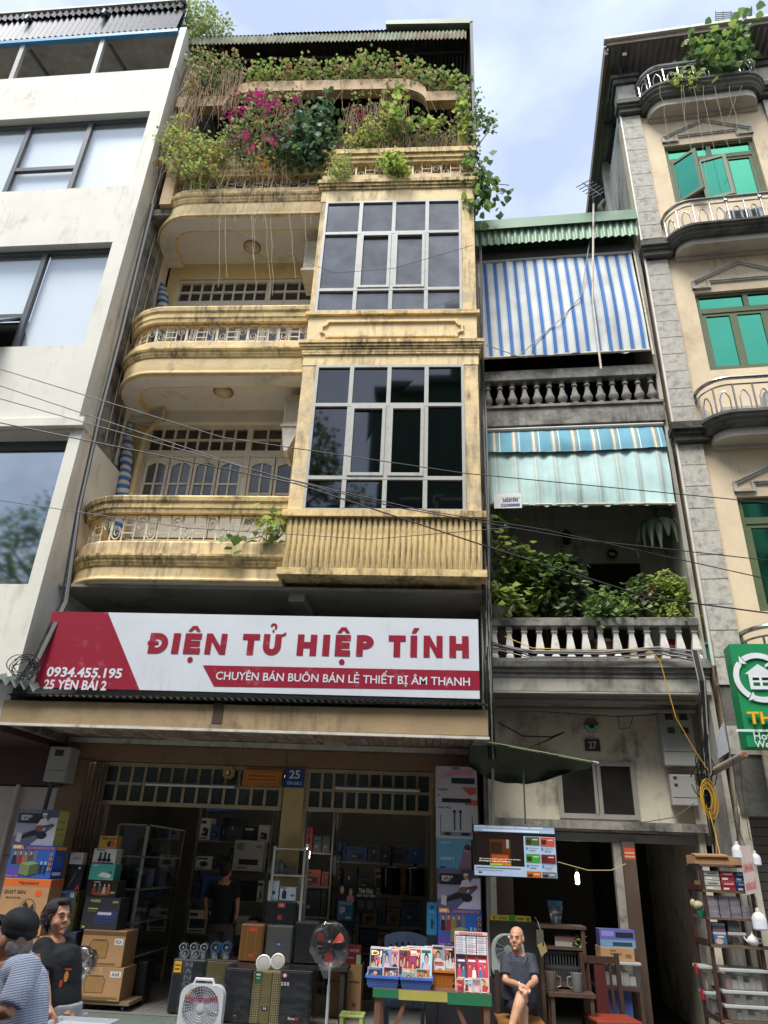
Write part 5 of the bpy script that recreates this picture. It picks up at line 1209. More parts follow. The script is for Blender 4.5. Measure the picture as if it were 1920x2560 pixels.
# ------------------------------------------------------------------ pot plants of no. 27
def pot(F, x, ytop, v, w_, h_, colr, name, label, cat='flower pot', tilt=0):
 u, z = F.uz(x, ytop, v); zt = 4.41+h_
 t = thing(name, label, cat, F.world(u,v,4.41))
 MB().lathe((0,0,0),[(w_*.36,0),(w_*.48,h_*.85),(w_*.54,h_*.86),(w_*.54,h_),(w_*.46,h_),(w_*.42,h_*.9)],14).build('pot', colr if not isinstance(colr,str) else pm(colr,.5), t, smooth=True)
 MB().lathe((0,0,h_*.88),[(w_*.44,0),(0.01,.012)],12).build('soil', pm('2e241a',.9), t)
 return t
pot(NF,1245,0,.23,.26,.22,'6e4634','clay_pot','brown clay pot behind the fourth baluster of lower balcony')
pot(NF,1160,0,.23,.36,.30,'5d3b2c','clay_pot','wide brown clay bowl pot near the left of lower balcony')
pot(NF,1205,0,.23,.2,.17,'3f2f2a','dark_pot','dark brown square pot between balusters of lower balcony')
pot(NF,1237,0,.23,.17,.12,'c6c2b8','white_pot','small white pot beside the teal bucket')
pot(NF,1292,0,.23,.32,.26,'35988c','teal_bucket','teal plastic bucket behind the balusters of lower balcony','bucket')
pot(NF,1345,0,.23,.34,.14,'2e5a78','blue_planter','blue planter trough right of the teal bucket','planter')
pot(NF,1395,0,.23,.3,.14,'2e5a78','blue_planter','second blue planter trough near the red vase','planter')
v_ = thing('floral_vase','red vase with white blossoms behind right balusters of lower balcony','vase',NF.world(NF.uz(1450,1400,.22)[0],.22,4.41))
MB().lathe((0,0,0),[(.06,0),(.085,.04),(.105,.14),(.10,.22),(.07,.29),(.06,.31),(.068,.33)],14).build('body', pm('9e2230',.25), v_, smooth=True)
mb = MB().use(pm('d9c9c2'))
for q in range(7): a = -math.pi/2+R(-.8,.8); zz = R(.06,.24); c_ = Vector((.108*math.cos(a),.108*math.sin(a),zz)); leaves(mb,[tuple(c_)],.03,4,.008)
mb.build('blossom_print', None, v_)
wp = thing('white_pot','round white pot on the left end of the lower balustrade rail','flower pot',NF.world(NF.uz(1077,1335,.05)[0],.05,4.98))
MB().lathe((0,0,0),[(.07,0),(.11,.15),(.125,.16),(.125,.19),(.11,.19)],14).build('pot', pm('a8a69c',.6), wp, smooth=True)
plant(NF,'spiky_plant','yellow green spiky plant in the white pot on the rail','plant',(1077,1320,.05),[(1080,1295,22,18,.05,110)],.14,(3,4),depth=.12,droop=.1)
plant(NF,'leafy_shrub','large leafy shrub on the left of the lower balcony of no 27','shrub',(1130,1345,.35),
  [(1090,1235,25,30,.3,50),(1120,1215,28,20,.3,70),(1150,1240,30,30,.35,70),(1190,1230,30,25,.35,60),(1215,1225,20,25,.35,40),(1170,1275,40,30,.4,50),(1110,1280,30,30,.4,40),(1135,1310,40,25,.4,40)],.13,(0,1,2,1),depth=.22)
plant(NF,'dark_leaf_plant','dusty dark leaved plant beside the patterned balcony door','shrub',(1225,1345,.4),[(1225,1240,18,25,.35,70),(1235,1275,18,25,.4,60),(1215,1310,20,25,.4,50)],.14,(5,2,4),depth=.18)
plant(NF,'jasmine_plant','round bright green pot plant at the middle of lower balcony','shrub',(1310,1345,.15),[(1300,1300,28,22,.1,80),(1330,1320,30,18,.1,70),(1290,1325,15,15,.1,60)],.10,(1,0,2),depth=.2)
plant(NF,'loose_shrub','loose shrub with pink flowers on lower balcony','shrub',(1390,1345,.3),[(1385,1270,30,25,.3,100),(1360,1300,30,25,.3,90),(1400,1310,35,22,.3,100)],.09,(2,0,4),flowers=((1408,1280,12,8,.1,5,M_pink),(1390,1290,8,6,.1,3,M_pink)),depth=.2)
plant(NF,'variegated_shrub','yellow green variegated shrub at right end of lower balcony','shrub',(1455,1345,.3),[(1435,1262,28,22,.25,130),(1465,1275,22,30,.25,130),(1440,1295,30,20,.25,90),(1455,1325,40,14,.15,90)],.08,(3,3,1),depth=.2)
plant(NF,'wall_creeper','small leafy creeper by the cables at left of the pale awning','vine',(1062,1180,.0),[(1065,1110,14,12,-.05,30),(1085,1160,18,8,-.05,24),(1100,1185,14,8,-.05,18),(1125,1190,16,6,-.05,14),(1075,1135,10,10,-.05,14)],.12,(1,3,0),depth=.08,per=1)
# staghorn fern hanging under the awning
fe = thing('staghorn_fern','grey green staghorn fern hanging under the awning of no 27','fern',px(NF,1422,1130,.35)); o_ = fe.location
for k in range(17):
 a = 2*math.pi*k/17; w_ = R(.035,.06); L_ = R(.30,.55); mb = MB(); rows = []
 for j in range(6):
  t = j/5; rr_ = .08+.26*math.sin(min(1,t*1.3)*1.4); zz = .08*math.sin(t*2)-.0-L_*t*t*1.15
  c_ = Vector((math.cos(a)*rr_,math.sin(a)*rr_*.8,zz)); e = Vector((-math.sin(a),math.cos(a),0))*w_*1.5*math.sin(math.pi*min(1,t*.84+.13))
  rows.append((c_-e,c_+Vector((math.cos(a),math.sin(a),.4))*.02,c_+e))
 mb.add([p for r_ in rows for p in r_],[(j*3+i,j*3+i+1,(j+1)*3+i+1,(j+1)*3+i) for j in range(5) for i in range(2)]).build('frond', mat('fern_grey','67755a',.6,var=.25,scale=6), fe, smooth=True)
MB().lathe((0,0,-.05),[(.03,0),(.09,.04),(.09,.1),(.03,.13)],8).build('root_ball', M_bark, fe)
for k in range(5): a = R(0,6.28); MB().tube([(0,0,.1),(math.cos(a)*.1,math.sin(a)*.1,.25),(math.cos(a)*.3,math.sin(a)*.2,.32)],[.02,.03,.01],4).build('antler_frond', M_leaf[2], fe)
MB().tube([(0,0,.08),(0,0,px(NF,1422,1095,.35).z-o_.z+.3)],.005,3).build('hook_wire', M_black, fe)
random.seed(7)
# ------------------------------------------------------------------ goods: boxes with printed faces
def prints(mb, specs, w_, h_, y):
 k = 0
 for s_ in specs:
  k += 1; yy = y-.0012-.0004*k; t = s_[0]
  mb.use(pm(s_[-1] if not isinstance(s_[-1],float) else s_[-2], .45))
  if t == 'r': mb.rect(s_[1]*w_,s_[3]*w_,s_[2]*h_,s_[4]*h_,yy)
  elif t == 'e': mb.ell(s_[1]*w_,s_[2]*h_,s_[3]*w_,s_[4]*h_,yy,14)
  elif t == 'p': mb.flat([(a*w_,b*h_) for a,b in s_[1]],yy)
  elif t == 't': mb.text(s_[1],s_[2]*w_,s_[4]*w_,s_[3]*h_,s_[5]*h_,yy,.02)
 return mb
def figure_print(cx, z0, h, top, skin='c99a7c', hair='231a18', w_=.12):     # a small printed person
 return [('p',[(cx-w_,z0),(cx+w_,z0),(cx+w_*.8,z0+h*.62),(cx+w_*.25,z0+h*.7),(cx-w_*.25,z0+h*.7),(cx-w_*.8,z0+h*.62)],top),('e',cx,z0+h*.86,w_*.55,h*.19,hair),('e',cx,z0+h*.82,w_*.4,h*.15,skin)]
def carton(name, label, rect, Y, dep, col, specs=(), side=None, sidespecs=(), F=MF, yaw=0.0, cat='box', group=None, bevel=.004, zb=None, rough=.6, tape=False):
 u0, u1, z0, z1 = F.rc(*rect, Y)
 if zb is not None: z0 = zb
 w_, h_ = u1-u0, z1-z0
 t = thing(name, label, cat, F.world(u0,Y,z0), -F.a+math.radians(yaw), group)
 m_ = col if not isinstance(col,str) else mat('card_'+col, col, rough, var=.07, scale=5, blot=.08, blotcol='5a4a38')
 MB().box(0,w_,0,dep,0,h_-.0015).build('carton', m_, t, bevel=bevel)
 if specs: prints(MB(), specs, w_, h_, 0).build('print', None, t)
 if side:
  s_ = MB().use(pm(side,.5)).face([(w_+.0015,.004,.004),(w_+.0015,dep-.004,.004),(w_+.0015,dep-.004,h_-.006),(w_+.0015,.004,h_-.006)])
  for a, b, c, d, cc in sidespecs: s_.use(pm(cc,.5)).face([(w_+.003,dep*a,h_*b),(w_+.003,dep*c,h_*b),(w_+.003,dep*c,h_*d),(w_+.003,dep*a,h_*d)])
  s_.build('side_print', None, t)
 if tape: MB().use(pm('b39a6a',.2)).rect(w_*.46,w_*.54,h_*.75,h_,-.001).build('tape', None, t)
 return t
CARD = 'a9835a'
RETRO = [('r',0,0,1,1,'8e8aa0'),('r',0,.62,1,1,'4f4d58'),('r',.02,.86,.55,1,'6f6a80'),('r',.05,.60,.62,.88,'23262b'),('p',[(.38,0),(1,0),(1,.78),(.82,.78)],'b9b6c6'),('p',[(0,0),(.45,0),(.95,.55),(.9,.62),(.0,.22)],'565a78'),('p',[(.12,.12),(.55,.28),(.62,.42),(.45,.40),(.1,.2)],'1c1d27'),('e',.68,.28,.13,.11,'20202b'),
   ('p',[(.5,.5),(.58,.72),(.72,.76),(.78,.6),(.72,.42),(.55,.40)],'c6c6d6'),('e',.66,.82,.055,.07,'b48a70'),('e',.66,.87,.06,.03,'d8d8de'),('p',[(.5,.42),(.92,.55),(.92,.60),(.5,.52)],'5a3d2c'),('e',.60,.48,.1,.08,'7a4f32'),('p',[(.08,.1),(.2,.06),(.22,.30),(.1,.34)],'b3afb9'),('t','RETRO',.10,.76,.36,.83,'eeeef4'),('t','PLAY',.10,.68,.30,.75,'eeeef4')]
KARA = [('r',0,0,1,1,'2f5cb0'),('r',0,.0,.35,.3,'5a4a9e'),('r',0,.88,1,1,'2b4f9c'),('p',[(.02,.88),(.28,.88),(.24,1),(.02,1)],'e0962b'),('t','AAR',.05,.9,.2,.985,'f3e9d8'),('t','LOA KARAOKE XÁCH TAY',.34,.89,.97,.985,'e07a35'),
  ('r',.05,.38,.62,.84,'5b6f8a')]+figure_print(.12,.40,.42,'2b2530',w_=.06)+figure_print(.24,.40,.44,'8a3038',w_=.06)+figure_print(.36,.40,.42,'8d6f3c',w_=.06)+figure_print(.48,.40,.44,'4a4e58',w_=.06)+[
  ('p',[(.28,.12),(.28,.42),(.5,.52),(.5,.06)],'6f7d55'),('p',[(.5,.06),(.5,.52),(.70,.46),(.70,.16)],'4b5638'),('p',[(.28,.42),(.5,.52),(.70,.46),(.48,.38)],'8a976c'),('r',.73,.15,.78,.42,'20242c'),('r',.82,.15,.87,.42,'20242c'),('r',.73,.42,.78,.52,'8fb0c9'),('r',.82,.42,.87,.52,'8fb0c9'),
  ('e',.94,.74,.035,.055,'e08a3c'),('e',.94,.60,.035,.055,'e08a3c'),('e',.94,.45,.035,.055,'e08a3c'),('e',.94,.30,.035,.055,'e08a3c'),('e',.94,.74,.018,.03,'3a2018'),('e',.94,.60,.018,.03,'3a2018'),('e',.94,.45,.018,.03,'3a2018'),('e',.94,.30,.018,.03,'3a2018'),('t','Model: S1 - 105',.03,.03,.28,.08,'d88a5c')]
YL = -.75
zst = []
carton('picture_box','tall carton with guitarist photo on top of the left stack, yellow side',(33,1748,122,1826),YL,.28,'7d7a90',RETRO,'a9a557',((.1,.65,.75,.68,'6f6d3a'),(.1,.45,.75,.48,'6f6d3a'),(.1,.3,.6,.32,'6f6d3a')))
carton('karaoke_speaker_box','blue karaoke speaker box in the left stack under guitarist carton',(18,1826,115,1897),YL-.03,.30,'2f5cb0',KARA,'22438a',((.05,.88,.95,.98,'d9862f'),(.15,.3,.8,.7,'2f55a0'),(.1,.1,.85,.2,'c9ccd8')))
carton('fan_carton','brown floor fan carton with orange band at bottom of left stack',(-4,1897,99,2020),YL-.06,.34,CARD,[('r',0,.86,1,.985,'d2682f'),('t','Hanoiwind',.32,.885,.74,.955,'2a1712'),('t','QUẠT SÀN',.05,.70,.5,.80,'2a1712'),('t','Model: SCN-450',.12,.63,.42,.665,'4a3322'),('e',.78,.74,.07,.06,'d9532f'),('e',.62,.42,.18,.22,'3a2a20'),('e',.62,.42,.165,.205,CARD),
  ('p',[(.62,.42),(.5,.52),(.56,.6),(.64,.5)],'332a26'),('p',[(.62,.42),(.72,.56),(.77,.46),(.66,.38)],'332a26'),('p',[(.62,.42),(.7,.28),(.6,.24),(.58,.36)],'332a26'),('p',[(.62,.42),(.48,.36),(.47,.46),(.58,.46)],'332a26'),('e',.62,.42,.035,.045,'1a1615'),('r',.55,.12,.78,.15,'332a26'),('r',0,.0,1,.03,'d2682f')],'8b6a45',((.0,.86,1,.985,'a5502a'),),zb=None)
bs = carton('base_carton','plain brown carton carrying the floor fan carton',(-6,2020,97,2110),YL-.05,.36,CARD,(),'8b6a45',zb=0.0)
# behind: dark tower boxes
carton('slim_blue_box','blue and yellow slim speaker box behind the left stack',(117,1922,155,2012),YL+.32,.16,'3f5482',[('r',0,0,1,1,'43567f'),('e',.5,.6,.3,.12,'2c3d66'),('t','K&',.74,.82,.97,.94,'dfe3ea'),('r',.1,.93,.5,.95,'9fb0cf')],'9b9a3e',((.3,.7,.6,.9,'2f3020'),(.1,.25,.8,.28,'2f3020')))
carton('headset_box','black box with red wedge print standing above slim blue box',(146,1867,177,1922),YL+.32,.14,'16171c',[('e',.72,.86,.08,.05,'c9c9cf'),('p',[(.1,.1),(.5,.7),(.6,.72),(.2,.08)],'45506a'),('p',[(.65,.02),(.95,.02),(.85,.22)],'b03040')],'0f1014')
carton('small_white_box','small white box on top of the black headset box',(151,1841,179,1867),YL+.32,.12,'b9b8b6',[('t','A18',.1,.85,.3,.93,'444444'),('r',.25,.4,.85,.6,'9a9896'),('r',.3,.44,.5,.54,'c96a5a')],'8d8c8a')
carton('support_carton','tall dark carton under the slim blue box',(112,2012,156,2110),YL+.31,.18,'3a3f55',(),'2f334a',zb=0.0)
# middle stack on a dolly
YM = -.42
DC = [('r',.72,.66,.97,.90,'d4d2cc')]
def outline_case(cx=.42, cz=.5): return [('p',[(cx-.22,cz-.28),(cx+.2,cz-.28),(cx+.22,cz+.1),(cx+.16,cz+.24),(cx-.16,cz+.24),(cx-.24,cz+.1)],'6f5233'),('p',[(cx-.20,cz-.26),(cx+.18,cz-.26),(cx+.20,cz+.09),(cx+.15,cz+.21),(cx-.15,cz+.21),(cx-.22,cz+.09)],'9c7749'),('r',cx-.12,cz+.2,cx+.12,cz+.23,'5a4229')]
dl = thing('dolly','low wooden dolly on small wheels under the brown cartons','dolly',(MF.uz(165,2175,YM)[0],YM,0.15))
MB().box(0,.62,.02,.45,.06,.10).build('platform', pm('7a6a52',.7), dl)
for x in (.06,.54):
 for y in (.06,.40): MB().lathe((x-.012,y,.03),[(.028,0),(.028,.024)],10,'x').build('wheel', pm('2a2a2a'), dl)
zd = .15+.10
carton('brown_carton','brown carton marked AAR, lowest of the middle stack on dolly',(162,2088,262,2167),YM,.42,CARD,outline_case()+[('r',.72,.70,.96,.88,'d6d4ce'),('t','AAR',.75,.73,.93,.85,'33302c'),('r',.05,.07,.95,.12,'7d5e3c'),('r',.15,.02,.75,.05,'7d5e3c')],'7d6040',zb=zd,tape=True)
carton('brown_carton','brown carton marked RSX, second from bottom in the middle stack',(174,2009,268,2088),YM+.005,.40,CARD,outline_case()+[('r',.76,.60,.96,.78,'d6d4ce'),('t','RSX',.79,.64,.93,.74,'33302c'),('r',0,.86,1,.97,'6b5030'),('r',.2,.06,.85,.1,'7d5e3c')],'7d6040')
WK1 = [('r',0,0,1,1,'33363a'),('t','W-KING',.15,.84,.43,.93,'c6cb4c'),('t','100W',.78,.83,.95,.90,'b9bd6a'),('r',.12,.62,.40,.66,'a9ad54'),('r',.12,.55,.38,.58,'6a6d60'),('p',[(.36,.18),(.92,.22),(.97,.55),(.9,.60),(.42,.58),(.36,.5)],'39406e'),('r',.42,.46,.80,.54,'c9c9d6'),('r',.4,.24,.92,.27,'252a52'),('r',.4,.32,.93,.35,'252a52'),('r',.05,.05,.12,.1,'d9c94a')]
carton('speaker_box','dark grey portable speaker box with navy speaker picture, middle stack',(179,1938,256,2009),YM+.01,.32,'33363a',WK1,'1e2023')
sy = MB().use(pm('b9a82c')).face([(-.0015,.30,.0),(-.0015,.0,.0),(-.0015,.0,.3),(-.0015,.30,.3)])
WK2 = [('r',0,0,1,1,'1d1a19'),('t','W-KING',.22,.82,.42,.93,'c9c6bc'),('e',.5,.2,.3,.1,'8a4a30')]+figure_print(.25,.2,.6,'7a3a30',w_=.07)+figure_print(.42,.2,.62,'5a4c48',w_=.06)+figure_print(.58,.2,.6,'a5a09a',w_=.06)+figure_print(.72,.2,.6,'9a4a34',w_=.07)+[('t','80W',.82,.22,.96,.34,'d6d06a')]
carton('speaker_box','black speaker box with party photo, above the dark grey one',(187,1901,253,1938),YM+.015,.28,'1d1a19',WK2,'141212')
carton('router_box','teal router box with white router picture in the middle stack',(194,1866,247,1901),YM+.02,.22,'46a397',[('r',0,0,1,1,'4fa99d'),('p',[(.38,.22),(.85,.14),(.9,.34),(.55,.5),(.4,.36)],'d9dcdc'),('e',.86,.48,.05,.1,'22555a'),('r',.1,.86,.3,.92,'c6e0dc'),('r',.6,.02,1,.09,'b9b34c')],'2d6d66')
carton('microphone_box','white box with three black microphones in the middle stack',(201,1833,250,1866),YM+.025,.2,'c9c8c4',[('r',.1,.86,.5,.93,'3a3a3a'),('r',.28,.3,.38,.75,'26262c'),('r',.48,.3,.58,.78,'26262c'),('r',.66,.3,.75,.70,'26262c'),('e',.33,.25,.1,.12,'1c1c20'),('e',.53,.25,.1,.12,'1c1c20'),('e',.72,.25,.1,.12,'1c1c20'),('r',.05,.02,.4,.09,'b33848'),('r',.4,.02,.95,.09,'33353c')],'8d8c88')
carton('headphone_box','small orange box with headphones on top of the middle stack',(214,1805,252,1833),YM+.03,.17,'b98a44',[('e',.62,.36,.14,.26,'24252b'),('e',.80,.36,.14,.28,'b3532b'),('r',.15,.68,.5,.86,'7a5626'),('r',.55,.72,.95,.8,'2c2620')],'8a6430')
# dark floor speaker beside the cartons
def dotmat(name, base, dot, period, rough=.5, metal=0.0):
 if name in MATS: return MATS[name]
 m = bpy.data.materials.new(name); m.use_nodes = True; MATS[name] = m; t = m.node_tree; n = t.nodes.new; l = t.links.new; b = t.nodes['Principled BSDF']
 b.inputs['Roughness'].default_value = rough; b.inputs['Metallic'].default_value = metal
 tcn = n('ShaderNodeTexCoord'); mp_ = n('ShaderNodeMapping'); mp_.inputs['Scale'].default_value = (1/period,)*3; l(tcn.outputs['Object'], mp_.inputs['Vector'])
 fr = n('ShaderNodeVectorMath'); fr.operation = 'FRACTION'; l(mp_.outputs[0], fr.inputs[0])
 sb = n('ShaderNodeVectorMath'); sb.operation = 'SUBTRACT'; sb.inputs[1].default_value = (.5,.5,.5); l(fr.outputs[0], sb.inputs[0])
 sx = n('ShaderNodeVectorMath'); sx.operation = 'MULTIPLY'; sx.inputs[1].default_value = (1,0,1); l(sb.outputs[0], sx.inputs[0])
 le = n('ShaderNodeVectorMath'); le.operation = 'LENGTH'; l(sx.outputs[0], le.inputs[0])
 lt_ = n('ShaderNodeMath'); lt_.operation = 'LESS_THAN'; lt_.inputs[1].default_value = .34; l(le.outputs['Value'], lt_.inputs[0])
 mx_ = n('ShaderNodeMix'); mx_.data_type = 'RGBA'; mx_.inputs['A'].default_value = (*lin(base),1); mx_.inputs['B'].default_value = (*lin(dot),1); l(lt_.outputs[0], mx_.inputs['Factor']); l(mx_.outputs['Result'], b.inputs['Base Color'])
 return m
M_wrap = film('stretch_wrap',.02,.16,(.94,.95,.96),.5); M_bag = film('plastic_bag',.08,.2,(.92,.93,.94),.6); M_clear = film('clear_glass',.10,.02)
def speaker(label, rect, Y, dep, body, grille, extra=(), zb=None, wrapped=False, name='loudspeaker', panels=None, yaw=0.0, group=None):
 u0, u1, z0, z1 = MF.rc(*rect, Y)
 if zb is not None: z0 = zb
 w_, h_ = u1-u0, z1-z0
 t = thing(name, label, 'speaker', (u0,Y,z0), math.radians(yaw), group)
 MB().box(0,w_,.012,dep,.012,h_).build('cabinet', mat('cab_'+body,body,.4,var=.08,scale=7), t, bevel=.012)
 if panels is None: panels = [(.06,.94,.04,.96,grille)]
 for a, b, c, d, gm in panels: MB().box(w_*a,w_*b,-.002,.014,h_*c,h_*d).build('grille', gm, t, bevel=.004)
 for a in (.12,.88): MB().box(w_*a-.02,w_*a+.02,.03,.07,0,.013).build('foot', pm('1a1a1a'), t)
 for a in (.12,.88): MB().box(w_*a-.02,w_*a+.02,dep-.08,dep-.04,0,.013).build('foot', pm('1a1a1a'), t)
 if extra: prints(MB(), extra, w_, h_, -.003).build('badge', None, t)
 if wrapped: MB().box(-.006,w_+.006,-.012,dep+.006,.006,h_+.006).build('wrap', M_wrap, t)
 return t
M_gr_dk = dotmat('grille_dark','23262a','0d0e10',.012,.5,.2); M_gr_gold = dotmat('grille_gold','8d8055','3a3320',.012,.35,.4); M_gr_grey = dotmat('grille_grey','7a7b76','4a4b48',.011,.35,.4); M_gr_brown = dotmat('grille_brown','7a5226','4e3314',.010,.5)
M_bk = mat('black_cloth','14161b',.55,var=.12,scale=8)
speaker('dark tower speaker standing right of the brown carton stack',(262,2076,312,2168),.05,.3,'15161a',M_gr_dk,zb=.15)
zp = .15
nan = speaker('tall charcoal speaker with vertical letters and yellow sticker',(366,2072,437,2194),-.36,.36,'3d4248',M_gr_dk,[('r',.06,.75,.28,.96,'d9a51e'),('r',.08,.87,.26,.90,'6a4a10'),('r',.08,.80,.24,.83,'6a4a10')]+[('t',c,.40,.86-.115*i,.62,.945-.115*i,'6a7077') for i,c in enumerate('NANO')],zb=zp,panels=[(.04,.33,.03,.72,M_gr_dk),(.36,.64,.03,.97,mat('char_panel','34393f',.4)),(.67,.97,.03,.97,M_gr_dk)])
speaker('gold grille speaker wrapped in film behind the white box fan',(437,2073,512,2194),-.34,.36,'3a3428',M_gr_gold,wrapped=True,zb=zp)
# low plank the front speakers stand on
pk_ = thing('plank_platform','low wooden plank platform under the front row of speakers','platform',(-2.3,-.95,0))
MB().box(0,1.25,0,.4,.15,.19).build('plank', mat('plank_wood','7d5a38',.7,var=.2,scale=9), pk_);
for x in (.05,.6,1.12): MB().box(x,x+.08,.02,.38,0,.15).build('block', pm('5a4632',.8), pk_)
YF = -.93
speaker('black wrapped speaker left of the gold honeycomb speaker, front row',(480,2091,547,2202),YF,.34,'101216',M_bk,[('r',.4,.12,.56,.125,'8a8a8a'),('r',.42,.15,.54,.155,'b9b9b9')],zb=.19,wrapped=True)
speaker('gold honeycomb speaker with N badge in the front row',(541,2096,607,2204),YF+.01,.34,'6d6248',M_gr_gold,[('r',.40,.26,.60,.34,'16181c'),('t','N',.46,.28,.55,.33,'d0d0d0'),('r',.10,.76,.30,.97,'24583a'),('r',.13,.90,.27,.93,'cfd6cf'),('r',.13,.84,.27,.86,'8fae96')],zb=.19,wrapped=True,
  panels=[(.03,.32,.03,.97,dotmat('honey','9a8c62','2a2416',.022,.35,.4)),(.34,.66,.03,.97,M_gr_gold),(.68,.97,.03,.97,dotmat('honey','9a8c62','2a2416',.022,.35,.4))])
speaker('wide black wrapped speaker with red X mark, right of front row',(602,2096,672,2208),YF+.0,.40,'0f1116',M_bk,[('t','Bosa',.34,.13,.56,.175,'c9c9c9'),('t','X',.57,.11,.68,.18,'c23038'),('r',.42,.11,.52,.12,'c23038'),('e',.14,.90,.075,.045,'b3475a'),('e',.14,.90,.05,.03,'d9c9cf')]+[('r',.05+.09*i,.72+.035*j,.11+.09*i,.745+.035*j,'c9bfc4') for i in range(3) for j in range(2)],zb=.19,wrapped=True)
# second row, on a long dark bench of speakers behind
bn = thing('speaker_bench','dark bench carrying the second row of speakers','bench',(MF.uz(505,2100,-.45)[0],-.45,.15))
MB().box(0,1.35,0,.42,.52,.56).build('bench_top', pm('2a2622',.7), bn)
for x in (.02,1.27):
 for y in (.02,.36): MB().box(x,x+.05,y,y+.05,0,.52).build('leg', pm('2a2622',.7), bn)
zB = .15+.56
speaker('brown wooden speaker with red sticker, second row',(517,1996,568,2082),-.42,.3,'7d4f2a',M_gr_brown,[('r',.38,.80,.70,.92,'b8442c'),('r',.42,.13,.62,.23,'b8442c'),('r',.3,.04,.31,.97,'b08a3a'),('r',.68,.04,.69,.97,'b08a3a')],zb=zB)
speaker('grey mesh speaker with blue badge, second row centre',(572,1998,632,2082),-.40,.32,'3a3b3a',M_gr_grey,[('r',.42,.44,.58,.56,'2f4f9c'),('t','N',.46,.47,.55,.53,'c9d4e6')],zb=zB,wrapped=True)
speaker('plain black speaker in film at right of the second row',(634,1992,688,2082),-.38,.32,'101114',M_bk,(),zb=zB,wrapped=True)
speaker('black subwoofer with two red stickers on the display rack',(573,1947,641,1997),-.30,.3,'131418',M_bk,[('r',.38,.72,.62,.94,'b8402c'),('e',.5,.83,.09,.07,'d6a08c'),('r',.40,.20,.54,.40,'b8402c')],wrapped=True)
# little silver and blue horn speakers in bags
def horn(x, y, r_, Y, col, label, group):
 c = px(MF,x,y,Y); zb = .15+(MF.rc(366,2072,437,2194,-.36)[3]-.15)
 t = thing('mini_speaker', label, 'mini speaker', (c.x,c.y,zb+.002), 0, group); h = max(.05,c.z-zb); s_ = pxs(MF,x,y,Y)*r_
 MB().lathe((0,0,h),[(s_*.55,.10),(s_*.95,.06),(s_,0),(s_*.97,-.012),(s_*.8,-.015),(s_*.72,.006)],18,'y').build('shell', pm(col,.2,.6), t, smooth=True)
 MB().lathe((0,-.0,h),[(s_*.72,.004),(s_*.35,.022),(s_*.33,.012)],16,'y').build('cone', pm('2a2c30',.5), t, smooth=True)
 MB().lathe((0,-.012,h),[(s_*.28,.02),(s_*.2,.004),(0.002,0)],12,'y').build('dust_cap', pm('c2c4c6',.25,.5), t, smooth=True)
 MB().box(-s_*.5,s_*.5,-.0,.08,0,max(.02,h-s_*.7)).build('stand', pm('9a9c9e',.3,.4), t)
 MB().lathe((0,.03,0),[(s_*1.25,0),(s_*1.4,h*.6),(s_*1.15,h+s_*.8),(s_*.2,h+s_*1.2)],9).build('bag', M_bag, t)
for x, y in ((396,2047),(400,2060),(419,2047),(424,2061),(441,2048)): horn(x,y,8.5,-.30,'b9bcc0','small silver horn speaker bagged on the tall charcoal speaker','silver mini speakers')
for x, y in ((466,2048),(490,2048)): horn(x,y,11,-.28,'2f7fc6','small blue horn speaker in clear bag on the gold wrapped speaker','blue mini speakers')
# two white round ceiling speakers leaning
for x, y, r_, lb in ((569,2081,16.5,'round white ceiling speaker leaning, left of two'),(600,2077,15.5,'round white ceiling speaker leaning, right of two')):
 c = px(MF,x,y,YF+.06); s_ = pxs(MF,x,y,YF)*r_; t = thing('ceiling_speaker', lb, 'ceiling speaker', (c.x,c.y,c.z))
 MB().lathe((0,0,0),[(s_*.8,.05),(s_,.02),(s_,.0),(s_*.86,-.008),(s_*.85,0)],24,'y').build('rim', pm('cfcec9',.4), t, smooth=True)
 MB().lathe((0,0,0),[(s_*.86,-.001),(s_*.6,-.006),(.002,-.009)],22,'y').build('mesh_grille', dotmat('mesh_white','b5b3ab','84837d',.008), t, smooth=True)
# ------------------------------------------------------------------ display rack with small goods
rk = thing('display_rack','narrow white metal display rack between the two shop openings','rack',(MF.uz(576,1990,-.28)[0],-.28,.15)); ru0,ru1,_,rz1 = MF.rc(576,1828,648,1997,-.28)
rw = ru1-ru0; rh = rz1-.15
for x in (0,rw-.03):
 for y in (0,.27): MB().box(x,x+.03,y,y+.03,0,rh).build('post', mat('white_steel','b9b4a8',.5,var=.1,blot=.3,blotcol='6b5a45',bsc=8), rk)
zs_ = [MF.uz(612,1889,-.28)[1]-.15, MF.uz(612,1948,-.28)[1]-.15, MF.uz(612,1999,-.28)[1]-.15, rh-.02]
for z in zs_: MB().box(.0,rw,.001,.30,z-.02,z).build('shelf', mat('white_steel','b9b4a8',.5), rk)
MB().box(.03,rw-.03,.295,.30,zs_[0],rh-.02).build('back_panel', pm('3a3a34',.6), rk)
carton('white_goods_box','tall white box with blue cube picture on the display rack',(579,1902,602,1946),-.25,.12,'c3ccd6',[('e',.45,.40,.28,.10,'2c4a7a'),('r',.1,.9,.5,.93,'667788'),('r',.15,.04,.8,.06,'8899aa')],'98a2ac')
carton('white_goods_box','white box with black speaker picture on the display rack',(604,1916,639,1946),-.25,.12,'c9d0d6',[('p',[(.15,.15),(.15,.6),(.28,.85),(.42,.6),(.42,.12)],'26364a'),('e',.8,.4,.13,.09,'2f78b8'),('r',.05,.88,.4,.95,'445566')],'98a2ac')
